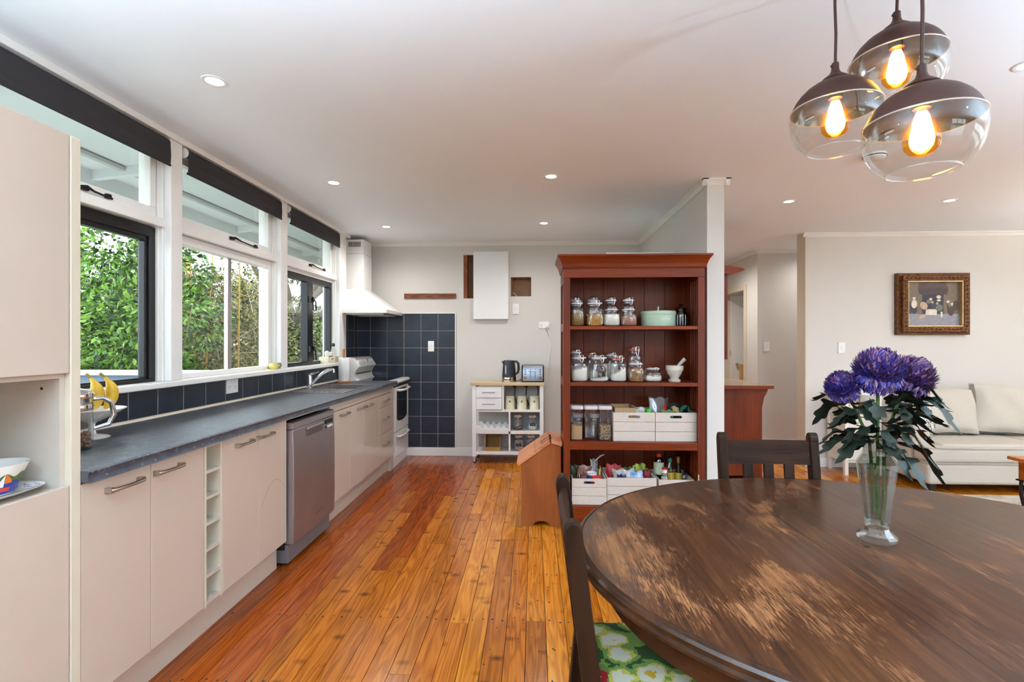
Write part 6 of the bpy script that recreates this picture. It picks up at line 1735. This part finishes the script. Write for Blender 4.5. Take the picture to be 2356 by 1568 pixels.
# ================================================================ pendants
brz = M('bronze_brown_metal', srgb(66, 34, 23), .5, metal=.1, var=.08)
amber = thin_glass('amber_bulb_glass', (1.0, .66, .16), 1.3, .02, .02)
core = emission('bulb_glow', (1.0, .80, .42), 34.0)
silv = M('smoked_mirror_inside', srgb(112, 108, 110), .16, metal=.9, var=.05)
def pendant(label, x, y, zc_, R=.125):
    t = T('pendant_lamp', label, 'pendant lamp', (x, y, zc_), group='cluster of globe pendant lamps')
    c = (x, y, zc_)
    zq = .030
    rq = math.sqrt(R * R - zq * zq)
    dome = [(R * math.sin(a), R * .96 * math.cos(a)) for a in [.20, .35, .5, .7, .9, 1.05, 1.2]] + [(rq, zq)]
    P('dome', MB().lathe(dome, 40, c), brz, t, smooth=50)
    P('dome_lining', MB().lathe([(r * .985, z - .0015) for r, z in dome], 40, c), silv, t, smooth=50)
    P('glass_shade', MB().lathe([(rq + .001, zq), (R + .001, 0), (R * .985, -R * .18), (R * .94, -R * .36), (R * .84, -R * .56), (R * .70, -R * .70), (R * .60, -R * .765)], 40, c), MT['glass'], t, smooth=50)
    P('glass_lip', MB().tube([(x + R * .60 * math.cos(a), y + R * .60 * math.sin(a), zc_ - R * .765) for a in [2 * PI * k / 40 for k in range(40)]], .0022, 6, closed=True), MT['jar_glass'], t, smooth=60)
    P('rim_band', MB().tube([(x + (rq + .001) * math.cos(a), y + (rq + .001) * math.sin(a), zc_ + zq) for a in [2 * PI * k / 40 for k in range(40)]], .0020, 6, closed=True), M('pale_rim', srgb(186, 176, 170), .3, metal=.3), t, smooth=60)
    P('collar', MB().lathe([(.038, R * .925), (.040, R * .95), (.036, R * .985), (.016, R * 1.11), (.011, R * 1.2), (.0095, R * 1.37), (.005, R * 1.40), (.001, R * 1.4)], 24, c), brz, t, smooth=40)
    P('grip_screw', MB().cyl((x - .013, y, zc_ + R * 1.3), (x - .008, y, zc_ + R * 1.3), .004, n=8), brz, t)
    P('cord', MB().tube([(x, y, zc_ + R * 1.38), (x + .002, y, zc_ + R * 1.38 + (CH - zc_ - R * 1.38) * .3), (x - .001, y, zc_ + R * 1.38 + (CH - zc_ - R * 1.38) * .6), (x, y, CH - .02)], .0042, 8), brz, t, smooth=60)
    P('socket', MB().lathe([(.020, R * .92), (.021, R * .56), (.019, R * .50), (.001, R * .50)], 20, c), brz, t, smooth=40)
    zb = R * .50
    prof_b = [(.014, zb), (.018, zb - .008), (.027, zb - .030), (.036, zb - .060), (.040, zb - .078), (.037, zb - .098), (.025, zb - .113), (.001, zb - .121)]
    bu = P('bulb', MB().lathe(prof_b, 24, c), amber, t, smooth=60, label='glowing amber bulb')
    P('bulb_glow', MB().lathe([(.001, zb - .006), (.012, zb - .010), (.018, zb - .03), (.024, zb - .06), (.026, zb - .078), (.022, zb - .095), (.001, zb - .110)], 20, c), core, bu, smooth=60)
    light('bulb_light', 'POINT', (x, y, zc_ + zb - .065), PENDANT_W, (1.0, .68, .36), t, shadow_soft_size=.03)
    return t
pendant('left globe pendant lamp with bronze dome and clear glass', .927, 1.571, 2.022)
pendant('nearest globe pendant lamp, lowest of the cluster', .970, 1.287, 1.858)
pendant('rear globe pendant lamp, highest of the cluster', 1.098, 1.554, 2.163)
P('ceiling_canopy', MB().lathe([(.001, -.03), (.09, -.03), (.10, -.022), (.10, -.0005), (.001, -.0005)], 40, (1.0, 1.47, CH)), brz, None, origin=(1.0, 1.47, CH), label='round bronze ceiling plate holding the pendant cords', cat='ceiling plate', smooth=40)

# ================================================================ ceiling downlights
lens = emission('downlight_lens', (1.0, .96, .90), 9.0)
def downlight(label, x, y, w=None):
    t = T('downlight', label, 'downlight', (x, y, CH), group='recessed ceiling downlights')
    P('bezel', MB().lathe([(.036, -.0005), (.038, -.004), (.050, -.004), (.053, -.0005)], 32, (x, y, CH)), MT['white_plastic'], t, smooth=40)
    P('lens', MB().lathe([(.001, -.003), (.036, -.003)], 32, (x, y, CH)), lens, t)
    light('lamp_light', 'SPOT', (x, y, CH - .012), DOWNLIGHT_W if w is None else w, (1.0, .97, .94), t, shadow_soft_size=.045, spot_size=math.radians(165), spot_blend=1.0)
for x, y, lab in ((-1.41, 2.14, 'downlight over the bench nearest the camera'), (-1.45, 3.55, 'downlight over the dishwasher'), (-1.48, 4.94, 'downlight in front of the range hood'), (.122, 3.48, 'downlight in front of the bookcase'),
                  (.10, 4.86, 'downlight near the trolley wall'), (2.10, 4.19, 'downlight at the mouth of the hall'), (3.40, 4.22, 'downlight in front of the framed picture'), (2.06, 2.16, 'downlight right of the pendants'),
                  (4.75, 2.16, 'downlight over the right of the living room'), (4.75, 4.22, 'downlight over the sofa end'), (2.10, 6.5, 'added downlight hidden in the hall behind the partition'), (3.5, 6.0, 'added downlight hidden in the hall nook behind the living room wall'), (3.8, 7.7, 'added downlight hidden in the far bedroom'),  # hall, nook and bedroom downlights are added, hidden, to brighten the hall end
                  (-1.42, .72, 'downlight over the tall cupboard'), (.12, -.6, 'downlight behind the camera'), (2.06, .1, 'downlight over the near end of the room'), (4.75, .1, 'downlight at the far right of the room')):
    downlight(lab, x, y, {2.06: 5.0, 3.40: 9.0, 4.75: 7.0, 3.8: 40.0, 3.5: 22.0}.get(x, 70.0 if y > 6 else (44.0 if (y > 4.5 and x < 1) else None)))
def uplighter(label, x, y, k=1.0, col=(.60, .82, 1.0)):  # invented lamp outside the view, added to brighten the ceiling
    t = T('fill_uplighter', label, 'fill lamp', (x, y, 0), group='added fill uplighters')
    P('base', MB().lathe([(.001, .001), (.13, .001), (.135, .008), (.13, .018), (.02, .03), (.001, .03)], 32, (x, y, 0)), MT['white_enamel'], t, smooth=40)
    P('pole', MB().cyl((x, y, .03), (x, y, 1.55), .012, n=12), MT['white_enamel'], t, smooth=40)
    P('bowl_shade', MB().lathe([(.012, 1.54), (.06, 1.555), (.13, 1.60), (.17, 1.66), (.167, 1.662), (.125, 1.607), (.05, 1.565), (.001, 1.555)], 32, (x, y, 0)), MT['white_enamel'], t, smooth=40)
    P('lamp_disc', MB().lathe([(.001, 1.60), (.05, 1.60)], 20, (x, y, 0)), lens, t)
    light('lamp_light', 'SPOT', (x, y, 1.63), FILL_UPLIGHT_W * k, col, t, rot=(PI, 0, 0), shadow_soft_size=.06, spot_size=math.radians(165), spot_blend=.4)
uplighter('added unseen fill uplighter beside the tall cupboard, left of the camera', -.75, -.55, .80)
uplighter('added unseen fill uplighter in the near right of the living room', 3.2, .3, .75)
uplighter('added unseen fill uplighter at the right end of the sofa', 5.75, 3.0, .30, (1.0, .93, .86))
t = T('smoke_alarm', 'white round smoke alarm on the ceiling behind the pendants', 'smoke alarm', (2.10, 3.16, CH))
P('case', MB().lathe([(.001, -.035), (.045, -.035), (.058, -.026), (.062, -.008), (.062, -.0005), (.001, -.0005)], 36, (2.10, 3.16, CH)), MT['white_plastic'], t, smooth=40)
P('vent_ring', MB().lathe([(.0622, -.018), (.0622, -.012)], 36, (2.10, 3.16, CH)), MT['rubber'], t)

# ================================================================ living room
# picture
t = T('framed_picture', 'gilt-framed tavern scene painting on the living room wall', 'picture', (4.19, 5.44, 1.40))
px0, px1, pz0, pz1, py1 = 3.815, 4.555, 1.405, 2.052, 5.4385
gilt = M('worn_gilt', srgb(132, 84, 38), .5, metal=.35, var=.45, vscale=45, bump=.8, bscale=90, col2=srgb(76, 44, 20))
gold = M('bright_gilt', srgb(206, 176, 128), .35, metal=.6, var=.2, vscale=60)
def ring_frame(a0, a1, c0, c1, w, y0, y1, mat, name):
    m = MB()
    for (x, z, x2, z2) in ((a0, c0, a1, c0 + w), (a0, c1 - w, a1, c1), (a0, c0 + w, a0 + w, c1 - w), (a1 - w, c0 + w, a1, c1 - w)):
        m.box(x, x2, y0, y1, z, z2)
    return P(name, m, mat, t, bevel=.005)
ring_frame(px0, px1, pz0, pz1, .06, py1 - .045, py1, gilt, 'outer_frame')
ring_frame(px0 + .035, px1 - .035, pz0 + .03, pz1 - .03, .055, py1 - .085, py1 - .03, gilt, 'carved_frame')
ring_frame(px0 + .085, px1 - .085, pz0 + .08, pz1 - .08, .018, py1 - .075, py1 - .03, gold, 'gilt_slip')
orn = MB()
for k in range(15):
    for z in (pz0 + .057, pz1 - .057):
        x = px0 + .075 + k * .042
        orn.lathe([(.001, -.008), (.009, -.004), (.012, 0), (.009, .004), (.001, .008)], 6, (x, py1 - .086, z))
for k in range(12):
    for x in (px0 + .062, px1 - .062):
        z = pz0 + .09 + k * .042
        orn.lathe([(.001, -.008), (.009, -.004), (.012, 0), (.009, .004), (.001, .008)], 6, (x, py1 - .086, z))
P('carved_rosettes', orn, gilt, t, kind='stuff')
qx0, qx1, qz0, qz1 = px0 + .10, px1 - .10, pz0 + .095, pz1 - .095
cols_ = [srgb(120, 104, 86), srgb(84, 68, 62), srgb(36, 38, 58), srgb(150, 148, 158), srgb(226, 216, 200), srgb(110, 112, 92), srgb(70, 52, 52), srgb(196, 168, 140), srgb(52, 52, 72)]
cm_ = [M('paint_%d' % i, c, .5, var=.2, vscale=40) for i, c in enumerate(cols_)]
can = MB()
ylay = [py1 - .034]
def uv(u, v): return (qx0 + (qx1 - qx0) * u, qz0 + (qz1 - qz0) * v)
def pol(pts, mi):
    ylay[0] -= .00012
    can.add([(uv(*p)[0], ylay[0], uv(*p)[1]) for p in pts], [tuple(range(len(pts)))], mi)
def ell(u, v, a, b2, mi, rot=0, n=12):
    pol([(u + a * math.cos(2 * PI * k / n) * math.cos(rot) - b2 * math.sin(2 * PI * k / n) * math.sin(rot), v + a * math.cos(2 * PI * k / n) * math.sin(rot) + b2 * math.sin(2 * PI * k / n) * math.cos(rot)) for k in range(n)], mi)
pol([(0, 0), (1, 0), (1, 1), (0, 1)], 0)
pol([(0, 0), (1, 0), (1, .27), (0, .27)], 3)
pol([(.25, 1), (.74, 1), (.79, .86), (.22, .86)], 1)
pol([(.22, .86), (.79, .86), (.77, .72), (.25, .72)], 6)
pol([(.30, .72), (.70, .72), (.70, .27), (.30, .27)], 2)
pol([(0, .55), (.1, .55), (.1, .28), (0, .28)], 8)
ell(.15, .40, .06, .13, 8); ell(.15, .50, .055, .10, 4); ell(.15, .63, .03, .03, 4)
ell(.37, .36, .05, .12, 8, .5); ell(.33, .46, .07, .09, 7, .4); ell(.43, .56, .06, .05, 5, .6); ell(.46, .61, .03, .03, 4)
pol([(.37, .38), (.58, .38), (.57, .24), (.36, .25)], 4)
ell(.60, .52, .05, .10, 2); ell(.61, .66, .05, .045, 7); ell(.61, .65, .025, .03, 4); ell(.61, .58, .04, .025, 4)
ell(.62, .41, .07, .08, 5, -.4); ell(.58, .51, .025, .03, 7); pol([(.64, .32), (.68, .32), (.68, .20), (.65, .20)], 4)
ell(.50, .46, .05, .08, 8); ell(.49, .54, .025, .03, 7)
ell(.84, .36, .06, .13, 6); ell(.82, .48, .07, .05, 5, -.5); ell(.88, .49, .05, .03, 4, -.3); ell(.78, .55, .03, .03, 4)
ell(.30, .21, .07, .04, 7, .3); ell(.92, .46, .05, .12, 6)
P('canvas', can, cm_, t, label='painted scene of figures round a table before a fireplace')

# side cabinet
t = T('side_cabinet', 'small white painted cabinet with open top shelf left of the sofa', 'cabinet', (3.28, 5.23, 0))
a0, a1, f0, f1 = 3.105, 3.46, 5.10, 5.405
wpt = M('soft_white_paint', srgb(232, 226, 214), .45, var=.03)
for x in (a0, a1 - .035):
    for y in (f0, f1 - .035):
        P('leg_post', bx(x, x + .035, y, y + .035, 0, .80), wpt, t, bevel=.002)
P('top', bx(a0 - .015, a1 + .015, f0 - .015, f1 + .01, .80, .82), wpt, t, bevel=.004)
P('shelf_board', bx(a0, a1, f0 + .006, f1 - .006, .585, .605), wpt, t)
P('bottom_board', bx(a0 + .01, a1 - .01, f0 + .006, f1 - .006, .125, .145), wpt, t)
for x in (a0 + .012, a1 - .020):
    P('side_panel', bx(x, x + .008, f0 + .035, f1 - .035, .145, .585), wpt, t)
    P('side_rail', bx(x - .008, x + .010, f0 + .035, f1 - .035, .13, .17), wpt, t)
    P('side_rail', bx(x - .008, x + .010, f0 + .035, f1 - .035, .38, .41), wpt, t)
P('back_panel', bx(a0 + .035, a1 - .035, f1 - .014, f1 - .006, .145, .80), wpt, t)
dr_ = P('drawer_front', bx(a0 + .037, a1 - .037, f0 + .004, f0 + .022, .405, .575), wpt, t, bevel=.003)
do_ = P('door', MB().box(a0 + .037, a1 - .037, f0 + .010, f0 + .022, .15, .395).box(a0 + .037, a0 + .08, f0 + .004, f0 + .010, .15, .395).box(a1 - .08, a1 - .037, f0 + .004, f0 + .010, .15, .395).box(a0 + .08, a1 - .08, f0 + .004, f0 + .010, .15, .19).box(a0 + .08, a1 - .08, f0 + .004, f0 + .010, .355, .395), wpt, t)
for z, pr in ((.49, dr_), (.372, do_)):
    P('knob', MB().cyl(((a0 + a1) / 2, f0 - .018, z), ((a0 + a1) / 2, f0 + .004, z), .011, .006, n=12), M('brass_knob', srgb(140, 112, 66), .35, metal=.8), pr, smooth=40)
P('drawer_rail', bx(a0 + .035, a1 - .035, f0 + .006, f0 + .02, .396, .404), wpt, t)
P('floral_tin', bx(3.16, 3.27, 5.16, 5.32, .606, .735), M('floral_print', srgb(226, 220, 196), .5, var=.5, vscale=50, col2=srgb(120, 112, 78)), None, origin=(3.21, 5.24, .606), label='floral patterned box on the open shelf of the side cabinet', cat='box', bevel=.003)
P('terracotta_pot', MB().lathe([(.001, 0), (.035, 0), (.04, .03), (.048, .08), (.045, .09), (.001, .085)], 20, (3.35, 5.22, .606)), M('terracotta', srgb(176, 92, 46), .6, var=.2, vscale=30), None, origin=(3.35, 5.22, .606), label='orange terracotta pot on the open shelf of the side cabinet', cat='pot', smooth=40)

# sofa
t = T('sofa', 'oatmeal linen sofa with loose back cushions against the living room wall', 'sofa', (4.5, 4.95, 0))
SF = MT['sofa']
sx0, sx1_, syf, syb = 3.47, 5.7, 4.525, 5.36
P('base', MB().box(sx0, sx1_, syf, syb, .075, .262), SF, t, bevel=.03, seg=3)
P('back_frame', MB().box(sx0, sx1_, 5.18, 5.37, .262, .70), SF, t, bevel=.04, seg=3)
def arm(xa):
    m = MB().box(xa, xa + .17, 4.715, 5.36, .20, .61)
    return P('arm', m, SF, t, bevel=.045, seg=4)
arm(sx0); arm(sx1_ - .17)
def soft(name, x0, x1, y0, y1, z0, z1, b_=.05):
    return P(name, MB().box(x0, x1, y0, y1, z0, z1), SF, t, bevel=b_, seg=4)
soft('seat_cushion', sx0 - .005, 4.58, syf - .01, 4.712, .265, .40, .035)
soft('seat_cushion', sx0 + .172, 4.58, 4.60, 5.20, .265, .418, .04)
soft('seat_cushion', 4.585, sx1_ - .172, syf - .01, 5.20, .265, .415, .04)
for z in (.268, .397):
    P('piping', MB().tube([(sx0 + .0, 4.70, z), (sx0 - .002, syf + .03, z), (sx0 + .03, syf - .008, z), (4.55, syf - .010, z)], .005, 6), MT['piping'], t, smooth=60)
P('piping', MB().tube([(sx0 + .165, 4.716, .26), (sx0 + .168, 4.716, .56), (sx0 + .14, 4.716, .605), (sx0 + .03, 4.716, .605), (sx0 + .002, 4.716, .56), (sx0 + .002, 4.716, .26)], .004, 6), MT['piping'], t, smooth=60)
fm_ = M('sofa_foot', srgb(40, 30, 24), .5)
for x in (sx0 + .08, sx1_ - .08):
    for y in (syf + .08, syb - .08):
        P('foot', bx(x - .025, x + .025, y - .025, y + .025, 0, .078), fm_, t)
def back_cushion(label, cx, w, h, rz, ry):
    tt = T('sofa_cushion', label, 'cushion', (cx, 5.10, .43), group='loose linen back cushions')
    m = MB().cushion(w, h, .20, n=16, p=4, edge=.35)
    for i, (x, y, z) in enumerate(m.v):
        m.v[i] = (x + .006 * math.sin(y * 14 + z * 20), y + .010 * math.sin(x * 9 + 1), z + .006 * math.sin(x * 21 + y * 17))
    m.xf(Matrix.Translation((0, 0, h / 2)) @ Matrix.Rotation(ry, 4, 'Y') @ Matrix.Rotation(math.radians(78), 4, 'X'))
    P('cushion_body', m, SF, tt, world=False, smooth=60)
    pip = []
    for (u, v) in [(-1, -1), (1, -1), (1, 1), (-1, 1)]:
        pip.append((u * w / 2, v * h / 2, 0))
    loop = []
    for k in range(4):
        a, b2 = Vector(pip[k]), Vector(pip[(k + 1) % 4])
        loop += [a.lerp(b2, q / 6) for q in range(6)]
    mt_ = Matrix.Translation((0, 0, h / 2)) @ Matrix.Rotation(ry, 4, 'Y') @ Matrix.Rotation(math.radians(78), 4, 'X')
    P('piping', MB().tube([tuple(mt_ @ Vector((p.x * 1.0, p.y, -.03))) for p in loop], .005, 6, closed=True), MT['piping'], tt, world=False, smooth=60)
    tt.rotation_euler = (0, 0, rz)
back_cushion('linen back cushion at the left end of the sofa', 4.02, .62, .43, 0, .0)
back_cushion('linen back cushion at the right of the sofa, nearest the frame edge', 4.68, .66, .46, -.08, .10)
bw_, nt, b = new_mat('black_white_print')
tc = nd(nt, 'ShaderNodeTexCoord')
nn_ = nd(nt, 'ShaderNodeTexNoise', {'Vector': tc.outputs['Object'], 'Scale': 26.0, 'Detail': 3.0, 'Distortion': 1.5})
rc = ramp(nt, nn_.outputs['Fac'], [(.47, srgb(230, 228, 224)), (.52, srgb(44, 44, 54))])
nt.links.new(rc, b.inputs['Base Color'])
b.inputs['Roughness'].default_value = .9
t2 = T('printed_cushion', 'black and white printed cushion leaning on the left sofa arm', 'cushion', (3.72, 4.96, .43))
m = MB().cushion(.40, .40, .14, n=12, p=3, edge=.25)
m.xf(Matrix.Translation((0, 0, .19)) @ Matrix.Rotation(-.35, 4, 'Y') @ Matrix.Rotation(math.radians(72), 4, 'X'))
P('cushion_body', m, bw_, t2, world=False, smooth=60)
t2.rotation_euler = (0, 0, .75)

# rug
P('rug', bx(3.3, 5.6, 2.7, 4.46, .001, .014), M('pale_rug_wool', srgb(206, 198, 184), .95, var=.35, vscale=9, bump=.5, bscale=200, col2=srgb(160, 150, 140)), None, origin=(4.4, 3.6, 0), label='pale grey patterned rug in front of the sofa', cat='rug')
# coffee table
t = T('coffee_table', 'orange-brown wooden side table with curled black iron legs at the right edge', 'table', (3.82, 3.36, .0145))
cw_ = W('honey_table_wood', srgb(140, 72, 24), srgb(182, 104, 42), 'X', rough=.3, coat=.3)
k0, k1, l0, l1 = 3.345, 4.3, 3.05, 3.67
P('top', bx(k0, k1, l0, l1, .505, .530), cw_, t, bevel=.008, seg=3)
P('apron', MB().box(k0 + .045, k1 - .045, l0 + .04, l0 + .06, .375, .505).box(k0 + .045, k1 - .045, l1 - .06, l1 - .04, .375, .505).box(k0 + .045, k0 + .065, l0 + .06, l1 - .06, .375, .505).box(k1 - .065, k1 - .045, l0 + .06, l1 - .06, .375, .505), cw_, t)
P('iron_ring', MB().box(k0 + .035, k1 - .035, l0 + .03, l1 - .03, .365, .375), MT['dark_metal'], t)
for sx in (0, 1):
    for sy in (0, 1):
        x = k0 + .055 if sx == 0 else k1 - .055; y = l0 + .05 if sy == 0 else l1 - .05
        s = 1 if sx == 0 else -1
        P('iron_leg', MB().tube([(x, y, .37), (x - s * .004, y, .28), (x + s * .02, y, .18), (x + s * .045, y, .08), (x + s * .05, y, .028), (x + s * .075, y, .0155 + .011), (x + s * .09, y, .045)], .011, 8), MT['dark_metal'], t, smooth=60)
        P('iron_scroll', MB().tube([(x + s * .02, y, .19), (x + s * .03, y, .27), (x + s * .065, y, .32), (x + s * .11, y, .345), (x + s * .15, y, .366)], .007, 8), MT['dark_metal'], t, smooth=60)

# ================================================================ hall: bar unit, hanging cupboard, doorway
t = T('bar_cabinet', 'dark red wooden bar counter with bracketed top in the hall', 'counter', (1.85, 5.2, 0))
P('counter_top', bx(1.36, 2.25, 4.77, 5.62, .892, .920), W('bar_top_wood', srgb(150, 118, 92), srgb(178, 146, 116), 'X', rough=.25, coat=.3), t, bevel=.003)
P('top_edge', bx(1.36, 2.252, 4.764, 4.770, .890, .921), MHH, t)
P('end_panel', MB().prism([(1.36, 0), (1.62, 0), (1.66, .03), (1.76, .05), (2.02, .05), (2.10, .03), (2.13, 0), (2.185, 0), (2.185, .89), (1.36, .89)], 4.86, 4.885, 'y'), MH, t)
P('side_panel', bx(2.165, 2.185, 4.885, 5.55, .0, .89), MH, t)
P('back_panel', bx(1.36, 2.165, 5.52, 5.55, 0, .89), MH, t)
P('bracket', MB().prism([(2.185, .89), (2.243, .89), (2.235, .85), (2.205, .80), (2.195, .74), (2.185, .70)], 4.862, 4.90, 'y'), MHH, t)
P('bracket', MB().prism([(2.185, .89), (2.243, .89), (2.235, .85), (2.205, .80), (2.195, .74), (2.185, .70)], 5.45, 5.49, 'y'), MHH, t)
t = T('hanging_cupboard', 'dark red wooden wall cupboard with a moulded top above the bar counter', 'cupboard', (1.62, 5.1, 1.17))
P('case', bx(1.358, 1.885, 4.92, 5.35, 1.16, 1.985), MH, t, bevel=.004)
P('moulded_top', MB().prism([(1.358, 1.985), (1.91, 1.985), (1.97, 2.0), (2.03, 2.025), (1.99, 2.045), (1.90, 2.062), (1.358, 2.075)], 4.86, 5.36, 'y'), MHH, t)
P('front_panel', bx(1.40, 1.84, 4.912, 4.922, 1.20, 1.94), MH, t, bevel=.004)
# doorway and door leaf
d = T('door_1', 'cream door frame with an open white door in the hall', 'door', (2.83, 7.2, 0), kind='structure')
P('architrave', MB().box(2.812, 2.83, 6.73, 6.80, 0, 2.09).box(2.812, 2.83, 7.62, 7.69, 0, 2.09).box(2.812, 2.83, 6.80, 7.62, 2.02, 2.09), MT['edge'], d, bevel=.003)
P('jamb', MB().box(2.83, 2.95, 6.80, 6.815, 0, 2.02).box(2.83, 2.95, 7.605, 7.62, 0, 2.02), MT['edge'], d)
lf = P('door_leaf', bx(2.95, 3.70, 7.57, 7.605, .01, 2.01), MT['trim'], d)
P('door_knob', MB().lathe([(.012, 0), (.012, .02), (.024, .035), (.026, .05), (.018, .062), (.001, .065)], 16).xf(Matrix.Translation((3.02, 7.57, 1.0)) @ Matrix.Rotation(PI / 2, 4, 'X')), MT['chrome'], lf, smooth=40)
P('latch_plate', bx(2.949, 2.9505, 7.575, 7.60, 1.12, 1.2), MT['nickel'], lf)
t = T('slatted_bed', 'pale wooden slatted bed end seen through the hall doorway', 'bed', (3.6, 7.3, 0))
pine = W('bed_pine', srgb(186, 136, 72), srgb(212, 166, 98), 'Z', rough=.4, coat=.1)
P('post', bx(3.02, 3.06, 7.40, 7.44, 0, 1.0), pine, t)
P('post', bx(4.30, 4.34, 7.40, 7.44, 0, 1.0), pine, t)
P('top_rail', bx(3.06, 4.30, 7.405, 7.435, .93, .99), pine, t)
P('bottom_rail', bx(3.06, 4.30, 7.405, 7.435, .45, .51), pine, t)
for k in range(10):
    x = 3.10 + k * .12
    P('slat', bx(x, x + .045, 7.412, 7.428, .51, .93), pine, t)
P('mattress', bx(3.04, 4.32, 6.60, 7.39, .40, .62), MT['ceramic'], t, bevel=.04)
P('wall_shelf', bx(3.1, 3.6, 8.88, 8.999, 1.38, 1.41), MT['wood_strip'], None, origin=(3.35, 8.95, 1.38), label='thin reddish shelf on the far bedroom wall', cat='shelf')
